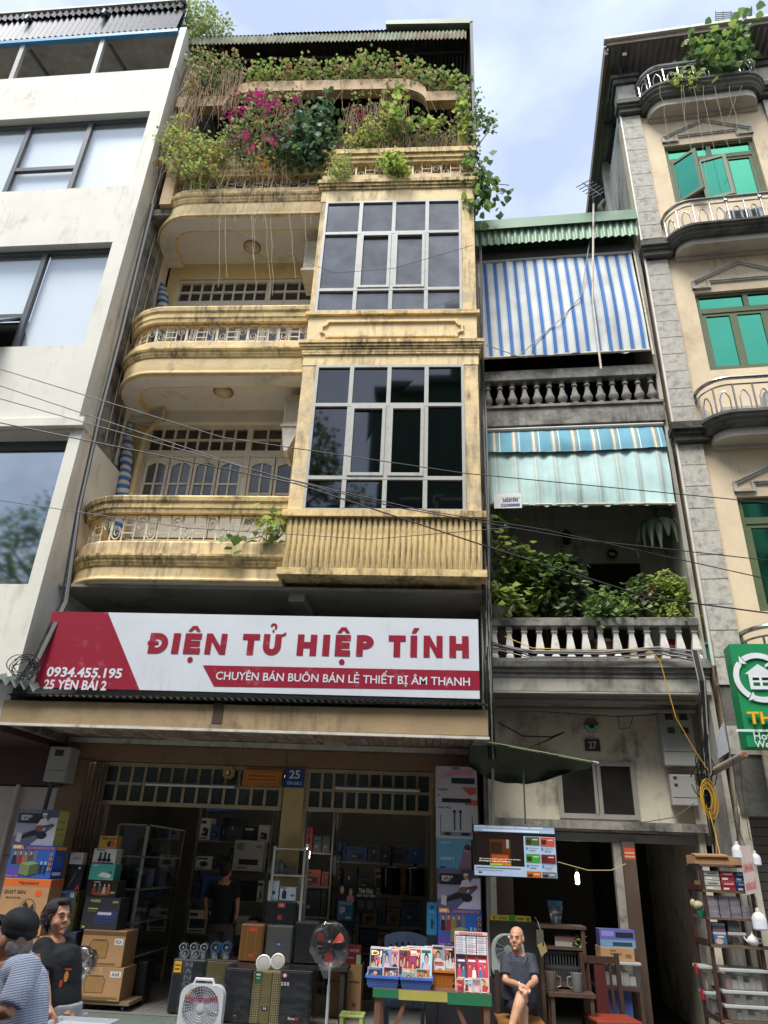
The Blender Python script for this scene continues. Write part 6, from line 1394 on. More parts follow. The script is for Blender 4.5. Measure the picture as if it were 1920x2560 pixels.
for i, (x, y) in enumerate(((584,1876),(597,1876),(611,1876),(623,1876),(635,1874),(590,1867),(628,1864))):
 c = px(MF,x,y,-.2); zt = .15+zs_[0]
 t = thing('megaphone_horn','grey horn driver lying on the top shelf of display rack','horn',(c.x,-.2,zt if i < 5 else zt+.075),0,'horn drivers on the rack')
 MB().lathe((0,0,.04),[(.038,0),(.04,.01),(.03,.06),(.018,.16)],14,'y').build('bell', pm('6f726e',.35,.5), t, smooth=True); MB().lathe((0,.0,.04),[(.03,.001),(.012,.02)],12,'y').build('mouth', pm('22231f'), t, smooth=True)
t = thing('wrapped_camera','bagged dome shaped gadget on the display rack top shelf','gadget',(px(MF,606,1862,-.15).x,-.15,.15+zs_[0])); MB().lathe((0,0,0),[(.06,0),(.07,.08),(.05,.15),(.01,.18)],14).build('dome', pm('5c5f5a',.3), t, smooth=True)
# ------------------------------------------------------------------ inside: shelving, boxes, cabinet
M_sh = mat('shelf_steel','6d6f6a',.5,.1,var=.08)
def shelving(label, x0, x1, Y, dep, levels, top, seed, palette, hgt=(.18,.36), skip=()):
 random.seed(seed); t = thing('shelving_unit', label, 'shelf', (x0,Y,.15)); w_ = x1-x0
 for x in (0,w_-.03):
  for y in (0,dep-.03): MB().box(x,x+.03,y,y+.03,0,top).build('post', M_sh, t)
 for z in levels: MB().box(.0,w_,.002,dep,z-.025,z).build('shelf', M_sh, t)
 for li, z in enumerate(levels):
  bx_ = []; x = .04; nx = (levels[li+1] if li+1 < len(levels) else top)-z-.05
  while x < w_-.12:
   bw = min(R(.10,.34), w_-.04-x); bh = min(nx,R(*hgt)); c = random.choice(palette); c2 = random.choice(palette)
   kk = random.random(); o_ = R(0,.06)
   b = thing('stock_box','%s, %s from left on shelf %d of the %s' % (NAMES.get(c,'boxed goods'), ORD[len(bx_)], li+1, label.split(',')[0]),'box',(x0+x,Y+.01+o_,.15+z),0,'boxes on the '+label.split(',')[0])
   MB().box(0,bw-.012,0,dep*.7,0,bh).build('carton', mat('stock_'+c,c,.5,var=.1,rand=.1), b, bevel=.003)
   sp_ = [('r',.06,.74,R(.4,.9),.88,c2),('r',.1,.06,R(.4,.9),.12,c2)]
   if kk < .25: sp_ += [('e',.5,.4,.26,.22,'2a2c30')]
   elif kk < .5: sp_ += [('p',[(.2,.2),(.8,.16),(.85,.5),(.3,.6)],'1d2026'),('r',.3,.3,.5,.42,'8a8f98')]
   elif kk < .75: sp_ += figure_print(R(.3,.7),.14,.55,c2,w_=.16)
   else: sp_ += [('r',.1,.2,.9,.62,c2),('r',.2,.3,.6,.5,'1a1c20')]
   prints(MB(), sp_, bw-.012, bh, 0).build('print', None, b)
   x += bw; bx_.append(1)
 random.seed(7); return t
ORD = 'first second third fourth fifth sixth seventh eighth ninth tenth eleventh twelfth thirteenth fourteenth fifteenth sixteenth'.split()
NAMES = {'c6c4bc':'pale boxed goods','20242c':'black boxed goods','2c4f8c':'blue boxed goods','8a6a45':'brown boxed goods','3a3f46':'grey boxed goods','274a74':'navy boxed goods','9a3a34':'red boxed goods','6f8f9c':'pale blue boxed goods'}
PAL = list(NAMES)
shelving('left back shelving, behind the standing man',MF.uz(425,1800,2.2)[0],MF.uz(588,1800,2.2)[0],2.2,.4,(.15,.62,1.08,1.5,1.92),2.5,3,['c6c4bc','20242c','3a3f46','2c4f8c','20242c','3a3f46'])
shelving('middle narrow shelving, right of the display rack',MF.uz(655,1800,1.6)[0],MF.uz(722,1800,1.6)[0],1.6,.4,(.15,.55,.95,1.35,1.8),2.4,4,['20242c','274a74','3a3f46','9a3a34','20242c'])
shelving('right back shelving, behind the disc table',MF.uz(726,1800,1.9)[0],MF.uz(925,1800,1.9)[0],1.9,.45,(.12,.5,.86,1.28,1.7),2.45,5,['20242c','274a74','20242c','8a6a45','3a3f46'])
# two big shiny drums wrapped in film on the right shelf
for x, lb in ((845,'left'),(898,'right')):
 c = px(MF,x,1850,1.75); t = thing('wrapped_kettle','tall dark steel pot in clear wrap, %s one on back shelf' % lb,'pot',(c.x,1.72,.15+1.28)); MB().lathe((0,0,0),[(.13,0),(.15,.02),(.15,.34),(.13,.36),(.05,.38)],18).build('body', pm('16171a',.15,.6), t, smooth=True); MB().lathe((0,0,.385),[(.02,0),(.03,.03),(.01,.05)],10).build('knob', pm('16171a',.2), t)
# glass cabinet along the left wall
gc = thing('glass_cabinet','tall glass display cabinet at the left inside the shop','cabinet',(-4.38,.35,.15))
for x, y in ((0,0),(.42,0),(0,1.6),(.42,1.6)): MB().box(x,x+.035,y,y+.035,0,2.05).build('post', M_alu, gc)
for z in (.45,.85,1.25,1.65,2.05): MB().box(0,.455,0,1.635,z-.02,z).build('shelf', M_alu, gc)
MB().box(.452,.456,.035,.8,.45,2.03).build('glass_door', M_clear, gc); MB().box(.452,.456,.82,1.6,.45,2.03).build('glass_door', M_clear, gc); MB().box(.035,.42,-.002,.002,.45,2.03).build('glass_end', M_clear, gc)
random.seed(12)
for z in (.85,1.25,1.65):
 for k in range(5):
  y = .1+k*.3; c = random.choice(['c6c4bc','3a3f46','6f8f9c','20242c','b9b7b0']); hh = R(.15,.32)
  b = thing('cabinet_box','small boxed gadget standing inside the glass cabinet','box',(-4.38+.12,.35+y,.15+z),0,'boxes in the glass cabinet'); MB().box(0,.2,0,R(.12,.24),0,hh).build('carton', mat('stock_'+c,c,.5,var=.1,rand=.1), b)
random.seed(7)
carton('blue_karaoke_box','blue boxed goods on top of the left back shelf',(442,1752,502,1788),1.9,.3,'2a4a96',[('r',0,.8,1,1,'2f55ad')]+figure_print(.2,.2,.5,'2b2530',w_=.08)+figure_print(.4,.2,.5,'8d6f3c',w_=.08)+[('p',[(.55,.15),(.55,.55),(.85,.6),(.85,.2)],'6f7d55')],zb=.15+2.5)
carton('speaker_carton','white speaker carton with black bar picture on left back shelf',(506,1815,570,1852),2.0,.3,'a7a6a0',[('t','NEX',.08,.68,.35,.9,'2a2a2a'),('r',.2,.2,.85,.38,'1e1f22'),('r',.15,.08,.5,.12,'55554f'),('r',.75,.75,.95,.85,'77766f')],zb=.15+1.5+.001)
# posters and wall things inside
ps = thing('concert_poster','dark concert poster with two portraits inside the shop','poster',(0,0,0)); u0,u1,z0,z1 = MF.rc(726,1912,812,1972,1.45); w_,h_ = u1-u0,z1-z0; ps.location = (u0,1.45,z0)
MB().box(0,w_,0,.012,0,h_).build('panel', pm('17141a',.4), ps)
prints(MB(), figure_print(.14,.05,.92,'1c1a20',w_=.12,hair='3a2418')+figure_print(.36,.05,.85,'b3788a',w_=.11)+[('t','Tình Khúc',.56,.72,.92,.90,'d6d2cc'),('t','NGÔ THỤY MIÊN',.52,.56,.98,.70,'d6d2cc')]+[('r',.56+.22*i,.18+.06*j,.72+.22*i,.195+.06*j,'8a8780') for i in range(2) for j in range(5)],w_,h_,0).build('print', None, ps)
pl = thing('poster_easel','thin black easel post behind the concert poster','stand',(u0+.3,1.48,.15)); MB().box(0,.05,0,.05,0,z1-.15).build('pole', M_dframe, pl); MB().box(-.2,.25,-.1,.2,0,.02).build('base', M_dframe, pl)
carton('megaphone_box','light blue megaphone box standing in front of concert poster',(729,1947,762,1989),.75,.14,'3f8fb8',[('t','手提扩音器',.12,.82,.9,.93,'e6eef2'),('p',[(.2,.35),(.2,.75),(.5,.66),(.5,.46)],'dfe4e8'),('p',[(.5,.44),(.5,.68),(.85,.62),(.85,.48)],'2f6fae'),('e',.2,.55,.08,.2,'c9d0d6'),('r',.1,.1,.5,.15,'c23a3a'),('r',.55,.1,.9,.22,'cfe0e8')],'2c6f92')
sc_ = thing('black_stand_box','tall dark blue box carrying the megaphone box','box',px(MF,729,1989,.72)); sc_.location.z = .15; MB().box(0,MF.uz(762,1989,.72)[0]-MF.uz(729,1989,.72)[0],0,.2,0,MF.uz(745,1989,.75)[1]-.15).build('carton', pm('24384a',.5), sc_)
# number plate 25, golden plaque and charm over the shop doors
t = thing('number_plate','blue number plate 25 between the two shop transoms','number plate',(0,0,0)); u0,u1,z0,z1 = MF.rc(615,1660,657,1701,-.06); t.location = (u0,-.06,z0); w_,h_ = u1-u0,z1-z0
MB().box(0,w_,0,.03,0,h_).build('plate', pm('24417a',.3), t); prints(MB(),[('t','25',.22,.46,.78,.90,'d9dde6'),('t','YÊN BÁI 2',.12,.14,.9,.34,'c6cddb')],w_,h_,0).build('lettering', None, t)
t = thing('gold_plaque','orange gold plaque fixed above the left shop opening','plaque',(0,0,0)); u0,u1,z0,z1 = MF.rc(524,1662,609,1698,-.05); t.location = (u0,-.05,z0); w_,h_ = u1-u0,z1-z0
MB().box(0,w_,0,.045,0,h_).build('board', mat('gold_board','a8692a',.4,var=.25,scale=14), t, bevel=.006); prints(MB(),[('r',.08,.2,.92,.8,'b87a30'),('r',.14,.32,.86,.42,'8a5520'),('r',.14,.55,.86,.65,'8a5520')],w_,h_,0).build('carving', None, t)
t = thing('bagua_charm','yellow octagonal charm above the left shop opening','charm',(0,0,0)); c = px(MF,494,1670,-.05); t.location = c
MB().prism([(.085*math.cos(math.radians(22.5+45*k)),.085*math.sin(math.radians(22.5+45*k))) for k in range(8)],-.01,.04).build('disc', pm('b59a45',.4), t)
MB().use(pm('2a2a22')).ell(0,0,.04,.04,-.0115).use(pm('d6d2c0')).ell(-.012,.005,.018,.028,-.0125).use(pm('3a3524')).ring(0,0,.06,.066,-.0115).build('yin_yang', None, t)
for x0, x1, y in ((315,505,1694),(725,905,1702)):
 a, b = px(MF,x0,y,-.12), px(MF,x1,y+6,-.12); t = thing('tube_light','switched off white tube light before the %s transom' % ('left' if x0 < 500 else 'right'),'tube light',a)
 MB().tube([(0,0,0),tuple(b-a)],.016,8).build('tube', pm('c9cac6',.3), t, smooth=True); MB().box(-.02,(b-a).x+.02,.016,.13,-.01,.03).build('batten', pm('8f8f8a',.5), t)
# lit bulbs
def lit(x, y, Y, r_, label, top, strength=14):
 c = px(MF,x,y,Y); t = thing('lit_bulb', label, 'bulb', c)
 MB().lathe((0,0,-.09),[(.01,0),(r_*.9,.012),(r_,.03),(r_,.11),(r_*.6,.15)],14).build('globe', pm('fff6e8',.3,0,strength), t, smooth=True); MB().lathe((0,0,.06),[(.02,0),(.02,.06)],10).build('socket', pm('d0d0cc'), t)
 MB().tube([(0,0,.1),(.01,0,.3),(0,.03,top-c.z)],.004,4).build('cord', M_black, t)
lit(663,1843,.9,.042,'lit white bulb hanging beside the display rack',3.2)
lit(1247,1895,.95,.028,'lit white bulb hanging inside the shop of no 27',3.0,10)
# electricity box and cable on the left pier
t = thing('meter_box','grey meter box with cable on the left granite pier','meter box',(0,0,0)); u0,u1,z0,z1 = MF.rc(100,1612,146,1688,-.35); t.location = (u0,-.35,z0); w_,h_ = u1-u0,z1-z0
MB().box(0,w_,0,.3,0,h_).build('case', mat('meter_box','a3a29b',.5), t, bevel=.015); MB().box(w_*.3,w_*.7,-.005,.01,h_*.72,h_*.9).build('window', pm('403c38',.2), t); MB().box(.01,w_-.01,-.004,.001,h_*.3,h_*.32).build('seam', pm('5a5a55'), t)
MB().tube([(w_*.3,.1,0),(w_*.25,.1,-.3),(w_*.2,.12,-1.2),(w_*.2,.2,-2.2)],.03,6).build('conduit', M_black, t)
# ------------------------------------------------------------------ column of boxes on the right pier
YC = -.42; CW = (941,1031)
zc = 0
AMP = [('r',0,0,1,1,'b5aeb0'),('p',[(.05,.35),(.4,.8),(.9,.9),(.95,.6),(.5,.55)],'c98a92'),('r',.38,.12,.95,.42,'23262e'),('t','NEX',.4,.84,.6,.97,'2c2c30')]
carton('amplifier_box','white amplifier box with pink swirl at top of right box column',(941,1656,1030,1698),YC,.22,'b5aeb0',AMP,'8a8486')
carton('amplifier_box','white and red amplifier box, second from top of right box column',(941,1698,1031,1739),YC,.22,'b9b3b3',[('r',0,0,1,1,'b9b4b4'),('t','NEX',.06,.72,.3,.88,'2a2a2e'),('p',[(.62,.95),(.98,.95),(.98,.6),(.82,.5)],'c2564e'),('p',[(.7,.0),(1,.0),(1,.25),(.75,.4)],'c2564e'),('r',.15,.12,.85,.34,'23262e'),('e',.08,.5,.03,.05,'3a6aa0')],'8a8486')
carton('microphone_box','tall white microphone set box in the right box column',(942,1739,1033,1812),YC,.22,'b9b9ba',[('r',0,0,1,1,'bcbcbe'),('t','SHURE',.05,.88,.36,.95,'2a2a2a'),('r',.42,.25,.46,.75,'2f5468'),('r',.56,.25,.60,.75,'2f5468'),('e',.44,.80,.04,.05,'23262a'),('e',.58,.80,.04,.05,'23262a'),('r',.1,.2,.115,.7,'22242a'),('r',.85,.2,.865,.7,'22242a'),('r',.1,.08,.9,.2,'7f8a92'),('r',.2,.1,.35,.18,'23262a'),('r',.6,.1,.8,.18,'23262a')],'8f8f90')
carton('singer_box','light blue box with singer photo in the right box column',(943,1812,1018,1878),YC,.2,'5f97b8',[('r',0,0,1,1,'6aa0bf'),('p',[(.62,0),(1,0),(1,.7),(.86,.9),(.78,.7),(.7,.3)],'8a6f80'),('e',.88,.66,.07,.09,'c9a08a'),('e',.9,.72,.1,.1,'5a3a34'),('t','UGX8 II',.12,.30,.5,.40,'dfe8ee'),('r',.12,.86,.4,.88,'cfe0ea'),('r',.1,.03,.25,.09,'2c5a8a')],'3a6a8a')
carton('guitarist_box','carton with guitarist photo in the right box column under singer box',(945,1878,1038,1963),YC-.02,.22,'7d7a90',RETRO,'3a3840')
carton('karaoke_speaker_box','blue karaoke speaker box at bottom of the right box column',(946,1963,1041,2045),YC-.04,.26,'2f5cb0',KARA,'22438a')
carton('base_carton','black carton under the right box column, behind disc table',(946,2045,1041,2110),YC-.03,.3,'1d1f24',(),zb=0.0)
carton('tripod_box','narrow cyan tripod box left of the right box column',(922,1950,944,2020),YC+.05,.12,'2f86b3',[('e',.5,.86,.18,.05,'1c3a52'),('p',[(.4,.2),(.6,.2),(.55,.5),(.45,.5)],'1c3a52'),('e',.55,.38,.2,.08,'174a6a'),('r',.2,.7,.8,.72,'9fc6da')],'1f5f82')
carton('dark_carton','dark carton under the narrow cyan tripod box',(921,2020,945,2100),YC+.04,.14,'23252a',(),zb=.05)
# ------------------------------------------------------------------ fans
def box_fan():
 Y = -1.25; c = px(MF,433,2177,Y); s_ = pxs(MF,433,2177,Y); w_ = 47*s_; zc_ = c.z
 t = thing('box_fan','white box fan in clear bag at the front of the shop step','fan',(c.x,Y,0))
 pts = []
 H = 2*w_*1.12; r_ = w_*.45
 def rr(hw, z0, z1, r_, n=7):
  P = []
  for cx, cz, a0 in ((hw-r_,z0+r_,-90),(hw-r_,z1-r_,0),(-hw+r_,z1-r_,90),(-hw+r_,z0+r_,180)):
   for k in range(n): a = math.radians(a0+90*k/(n-1)); P.append((cx+r_*math.cos(a),cz+r_*math.sin(a)))
  return P
 z0, z1 = zc_-w_*1.05, MF.uz(440,2128,Y)[1]
 ou = rr(w_,z0,z1,r_); n = 28
 fr = MB(); inn = [(w_*.86*math.cos(2*math.pi*k/n-math.pi/2+math.pi/4*0+.0), zc_-.01+w_*.86*math.sin(2*math.pi*k/n-math.pi/2)) for k in range(n)]
 def ang(p): return math.atan2(p[1]-zc_, p[0])
 ous = sorted(ou,key=ang); ins = sorted(inn,key=ang)
 for yy, flip in ((-.0,False),(.12,True)):
  for k in range(n):
   a, b, c_, d = ous[k],ous[(k+1)%n],ins[(k+1)%n],ins[k]; q = [(a[0],yy,a[1]),(b[0],yy,b[1]),(c_[0],yy,c_[1]),(d[0],yy,d[1])]; fr.face(q if not flip else q[::-1])
 for k in range(n):
  a, b = ous[k],ous[(k+1)%n]; fr.face([(a[0],0,a[1]),(a[0],.12,a[1]),(b[0],.12,b[1]),(b[0],0,b[1])])
  a, b = ins[k],ins[(k+1)%n]; fr.face([(a[0],0,a[1]),(b[0],0,b[1]),(b[0],.12,b[1]),(a[0],.12,a[1])])
 fr.build('frame', pm('d3d5d8',.3), t)
 MB().tube([(-w_*.55,.06,z1-.03),(-w_*.45,.06,z1+.045),(w_*.35,.06,z1+.045),(w_*.5,.06,z1-.03)],.016,6).build('handle', pm('d3d5d8',.3), t, smooth=True)
 g_ = MB()
 for k in range(1,9): rr_ = w_*.84*k/8; g_.tube([(rr_*math.cos(2*math.pi*j/28),-.006,zc_+rr_*math.sin(2*math.pi*j/28)) for j in range(28)],.0022,3,closed=True)
 for k in range(36):
  a = 2*math.pi*k/36; g_.tube([(w_*.18*math.cos(a),-.004,zc_+w_*.18*math.sin(a)),(w_*.85*math.cos(a+.35),-.004,zc_+w_*.85*math.sin(a+.35))],.002,3)
 g_.build('guard', pm('dcdee2',.3), t)
 MB().lathe((0,-.008,zc_),[(w_*.18,.01),(w_*.17,-.006),(w_*.03,-.012),(.001,-.012)],20,'y').build('hub', pm('c3c6ca',.3), t, smooth=True)
 for k in range(5):
  a = 2*math.pi*k/5; b = MB().add([(w_*.15*math.cos(a),.05,zc_+w_*.15*math.sin(a)),(w_*.78*math.cos(a-.3),.03,zc_+w_*.78*math.sin(a-.3)),(w_*.8*math.cos(a+.35),.07,zc_+w_*.8*math.sin(a+.35)),(w_*.15*math.cos(a+.6),.06,zc_+w_*.15*math.sin(a+.6))],[(0,1,2,3)]).build('blade', pm('a9b6c4',.3), t)
 MB().use(pm('a02258')).text('Hanoiwind',-w_*.74,w_*.74,zc_+w_*.22,zc_+w_*.48,-.012,.012).text('QUẠT HỘP',-w_*.5,w_*.5,zc_+w_*.60,zc_+w_*.68,-.012).build('lettering', None, t)
 MB().use(pm('b5a93a')).flat([(-w_*.82,z1-.12),(-w_*.72,z1-.13),(-w_*.45,z1-.05),(-w_*.5,z1-.03)],-.004).build('corner_sticker', None, t)
 MB().box(-w_*.7,w_*.7,-.02,.14,0,z0+.004).build('base', pm('b9bcc0',.4), t)
 MB().add([(-w_*1.05,-.03,z0-.02),(w_*1.05,-.03,z0-.02),(w_*1.1,-.02,z1+.04),(w_*.2,-.01,z1+.10),(-w_*1.15,-.0,z1+.13),(-w_*1.1,-.02,z1)],[(0,1,2,3,4,5)]).build('bag', M_bag, t)
box_fan()
def stand_fan(name, label, x, y, r_, Y, blade, bag, grille, zb=0.0, face=0.0):
 c = px(MF,x,y,Y); s_ = pxs(MF,x,y,Y)*r_; t = thing(name, label, 'fan', (c.x,c.y,zb), math.radians(face)); z = c.z-zb
 MB().cyl((0,.12,0.02),(0,.12,z*.6),.018,.018,8).cyl((0,.12,z*.6),(0,.10,z-.03),.012,.012,8).build('pole', pm('b7b9bc',.3,.3), t, smooth=True)
 MB().lathe((0,.12,0),[(.2,0),(.2,.015),(.06,.04),(.03,.06)],20).build('base', pm('2a2c30',.4), t, smooth=True)
 MB().lathe((0,.02,z),[(s_*.18,0),(s_*.2,.08),(s_*.15,.15),(.01,.16)],14,'y').build('motor', pm('26282c',.4), t, smooth=True)
 MB().lathe((0,-.05,z),[(s_*.20,.06),(s_*.2,.01),(s_*.12,-.005),(.002,-.01)],16,'y').build('hub', pm('17181b',.3), t, smooth=True)
 for k in range(3):
  a = math.radians(30+120*k); q = MB(); rows = []
  for j in range(5):
   rr_ = s_*(.2+.62*j/4); wv = [.16,.26,.34,.36,.26][j]; rows.append([(rr_*math.cos(a-wv*.9),-.035-.02,z+rr_*math.sin(a-wv*.9)),(rr_*math.cos(a+.05),-.03,z+rr_*math.sin(a+.05)),(rr_*math.cos(a+wv),.01,z+rr_*math.sin(a+wv))])
  q.add([p for r__ in rows for p in r__],[(j*3+i,j*3+i+1,(j+1)*3+i+1,(j+1)*3+i) for j in range(4) for i in range(2)]).build('blade', blade, t, smooth=True)
 g_ = MB()
 for yy, sc in ((-.085,.86),(-.02,1.0),(.05,.86)): g_.tube([(s_*sc*math.cos(2*math.pi*j/30),yy,z+s_*sc*math.sin(2*math.pi*j/30)) for j in range(30)],.003,3,closed=True)
 for k in range(30):
  a = 2*math.pi*k/30; g_.tube([(s_*.2*math.cos(a),-.09,z+s_*.2*math.sin(a)),(s_*.86*math.cos(a),-.085,z+s_*.86*math.sin(a)),(s_*math.cos(a),-.02,z+s_*math.sin(a)),(s_*.86*math.cos(a),.05,z+s_*.86*math.sin(a))],.0013,3)
 g_.build('guard', grille, t)
 if bag:
  prof = [(.02,-.12),(s_*.6,-.12),(s_*1.05,-.09),(s_*1.13,-.02),(s_*1.08,.08),(s_*.5,.16),(.03,.18)]
  b = MB().lathe((0,0,z),prof,22,'y')
  b.v = [(x_+R(-.012,.012),y_+R(-.008,.008),z_+R(-.012,.012)) for x_,y_,z_ in b.v]
  b.build('bag', bag, t, smooth=True)
  MB().add([(-s_*.5,-.08,z-s_*.9),(s_*.3,-.08,z-s_*.95),(-s_*.05,-.02,z-s_*1.55),(-s_*.25,-.02,z-s_*1.5)],[(0,1,2,3)]).build('bag_tail', bag, t)
 return t
stand_fan('standing_fan','standing fan with red blades wrapped in clear plastic',713,2040,40,-1.05,mat('red_blade','b23a2a',.35,var=.05),M_bag,pm('3a3c40',.4))
stand_fan('standing_fan','silver wrapped standing fan behind the woman',176,2080,27,-1.15,pm('9a9da2',.3),film('silver_bag',.45,.2,(.75,.77,.8),1.2),pm('7a7c80',.3,.3))
# big grey box fan behind the seated man
def round_fan():
 Y = -.72; c = px(MF,1098,2066,Y); s_ = pxs(MF,1098,2066,Y); t = thing('box_fan','large grey box fan behind the seated man','fan',(c.x,Y,0)); z = c.z; w_ = 36*s_; h_ = 47*s_*.9
 P = []
 for cx, cz, a0 in ((w_-.1,z-h_+.1,-90),(w_-.1,z+h_-.16,0),(-w_+.1,z+h_-.16,90),(-w_+.1,z-h_+.1,180)):
  for k in range(6): a = math.radians(a0+90*k/5); rr_ = .1 if cz < z else .16; P.append((cx+(rr_ if True else 0)*math.cos(a)-(.06 if cz>z and a0==0 else 0)+(.06 if cz>z and a0==90 else 0),cz+rr_*math.sin(a)))
 MB().prism(P,0,.14).build('frame', pm('9da09c',.4), t, bevel=.01)
 MB().ell(.0,z+.06,w_*.78,w_*.78,-.004,30).build('dark_mouth', pm('16171a',.5), t)
 g_ = MB()
 for k in range(2,11): rr_ = w_*.78*k/10; g_.tube([(rr_*math.cos(2*math.pi*j/30),-.012,z+.06+rr_*math.sin(2*math.pi*j/30)) for j in range(30)],.0025,3,closed=True)
 for k in range(14): a = 2*math.pi*k/14; g_.tube([(.03*math.cos(a),-.01,z+.06+.03*math.sin(a)),(w_*.78*math.cos(a+.4),-.01,z+.06+w_*.78*math.sin(a+.4))],.0025,3)
 g_.build('guard', pm('8d908d',.4), t); MB().lathe((0,-.02,z+.06),[(.05,.012),(.045,0),(.002,-.004)],14,'y').build('hub', pm('7d807d',.4), t)
 st = thing('fan_stand','dark cabinet the large grey fan stands on','stand',(c.x,Y,0)); MB().box(-.24,.24,-.02,.2,0,z-h_-.002).build('cabinet', pm('1d1b1a',.7), st)
round_fan()
# ------------------------------------------------------------------ battery speaker carton, red boxes, stool, chairs
carton('battery_speaker_carton','tall brown battery speaker carton with orange label behind wrapped fan',(712,2083,780,2195),.02,.34,CARD,[('r',.28,.74,.52,.90,'cf6a2c'),('r',.32,.78,.48,.86,'e08a4c'),('t','li tie battery speaker',.02,.64,.96,.70,'33261a'),('r',.28,.06,.60,.48,'8a693f'),('r',.31,.09,.57,.45,'a07a4c'),('e',.44,.18,.07,.04,'7d5e3c'),('r',.72,.22,.84,.28,'5a4530')],'7d6040',zb=.15)
carton('red_gift_box','dark red gift box with white band stacked on the battery carton',(748,2062,780,2083),.06,.2,'7a2026',[('r',.68,0,.98,1,'9fbf8f'),('r',.1,.6,.5,.7,'b9a9a2')],'55171b')
carton('red_gift_box','dark red gift box with lettering, top of its stack',(747,2043,780,2062),.06,.2,'8a222a',[('t','PANTHER',.2,.3,.9,.62,'d0b9b2')],'55171b')
st = thing('plastic_stool','small pale green plastic stool at the bottom edge','stool',(MF.uz(759,2200,-.75)[0],-.75,0)); hz = MF.uz(759,2193,-.75)[1]
MB().box(-.14,.14,0,.26,hz-.03,hz).build('seat', pm('a9b96a',.45), st, bevel=.012)
for x in (-.13,.09):
 for y in (.0,.22): MB().hexa([(x-.01,y,0),(x+.05,y,0),(x+.05,y+.04,0),(x-.01,y+.04,0),(x,y,hz-.03),(x+.04,y,hz-.03),(x+.04,y+.04,hz-.03),(x,y+.04,hz-.03)]).build('leg', pm('a9b96a',.45), st)
for k in range(4):
 for j in range(3): MB().use(pm('5a6a3a')).face([(-.08+.05*k,.06+.06*j,hz+.001),(-.06+.05*k,.06+.06*j,hz+.001),(-.06+.05*k,.08+.06*j,hz+.001),(-.08+.05*k,.08+.06*j,hz+.001)]).build('vent_hole', None, st)
pc = thing('plastic_chair','dark blue plastic chair behind the disc table','chair',(MF.uz(876,2040,-.95)[0],-.95,0)); M_pc = pm('2f3a4c',.35); hz = MF.uz(876,2013,-.95)[1]
b_ = MB()
for k in range(7):
 x = -.2+.4*k/6; zt = hz-.05*((k-3)/3)**2
 b_.box(x-.022,x+.022,.0+.03*abs(k-3)/3,.02+.03*abs(k-3)/3,.44,zt-.06)
b_.build('back_slat', M_pc, pc); MB().add([p for k in range(9) for p in ((-.24+.48*k/8,.0+.04*abs(k-4)/4,hz-.10-.05*((k-4)/4)**2),(-.24+.48*k/8,.0+.04*abs(k-4)/4,hz-.05*((k-4)/4)**2),(-.24+.48*k/8,.03+.04*abs(k-4)/4,hz-.05*((k-4)/4)**2),(-.24+.48*k/8,.03+.04*abs(k-4)/4,hz-.10-.05*((k-4)/4)**2))],[(k*4+i,k*4+(i+1)%4,k*4+4+(i+1)%4,k*4+4+i) for k in range(8) for i in range(4)]).build('back_rail', M_pc, pc)
MB().box(-.22,.22,-.0,.42,.42,.45).build('seat', M_pc, pc, bevel=.01)
for x in (-.22,.18):
 for y in (0,.36): MB().box(x,x+.04,y,y+.04,0,.42).build('leg', M_pc, pc)
# ------------------------------------------------------------------ disc table
YT_ = -1.75; tx0 = MF.uz(805,2150,YT_)[0]; tx1 = MF.uz(1062,2150,YT_)[0]; tz = .695
tb = thing('disc_table','brown wooden trestle table edged with green and yellow tape','table',(tx0,YT_,0)); TW = tx1-tx0
M_tw = mat('table_wood','6a4a38',.6,var=.2,scale=8)
MB().box(0,TW,.0,.72,tz-.03,tz).build('top', M_tw, tb)
MB().use(pm('2a6a48',.4)).rect(0,TW*.22,tz-.075,tz+.0,-.003).use(pm('a39a50',.4)).rect(TW*.22,TW*.63,tz-.085,tz+.0,-.0032).use(pm('2a6a48',.4)).rect(TW*.63,TW,tz-.10,tz+.0,-.0034).build('edge_tape', None, tb)
for x in (.02,TW-.08):
 for y in (.02,.64): MB().box(x,x+.06,y,y+.06,0,tz-.03).build('leg', M_tw, tb)
MB().tube([(.08,.05,.05),(TW*.30,.05,tz-.04)],.028,4).build('brace', M_tw, tb); MB().tube([(TW-.08,.05,.05),(TW*.68,.05,tz-.04)],.028,4).build('brace', M_tw, tb)
random.seed(5)
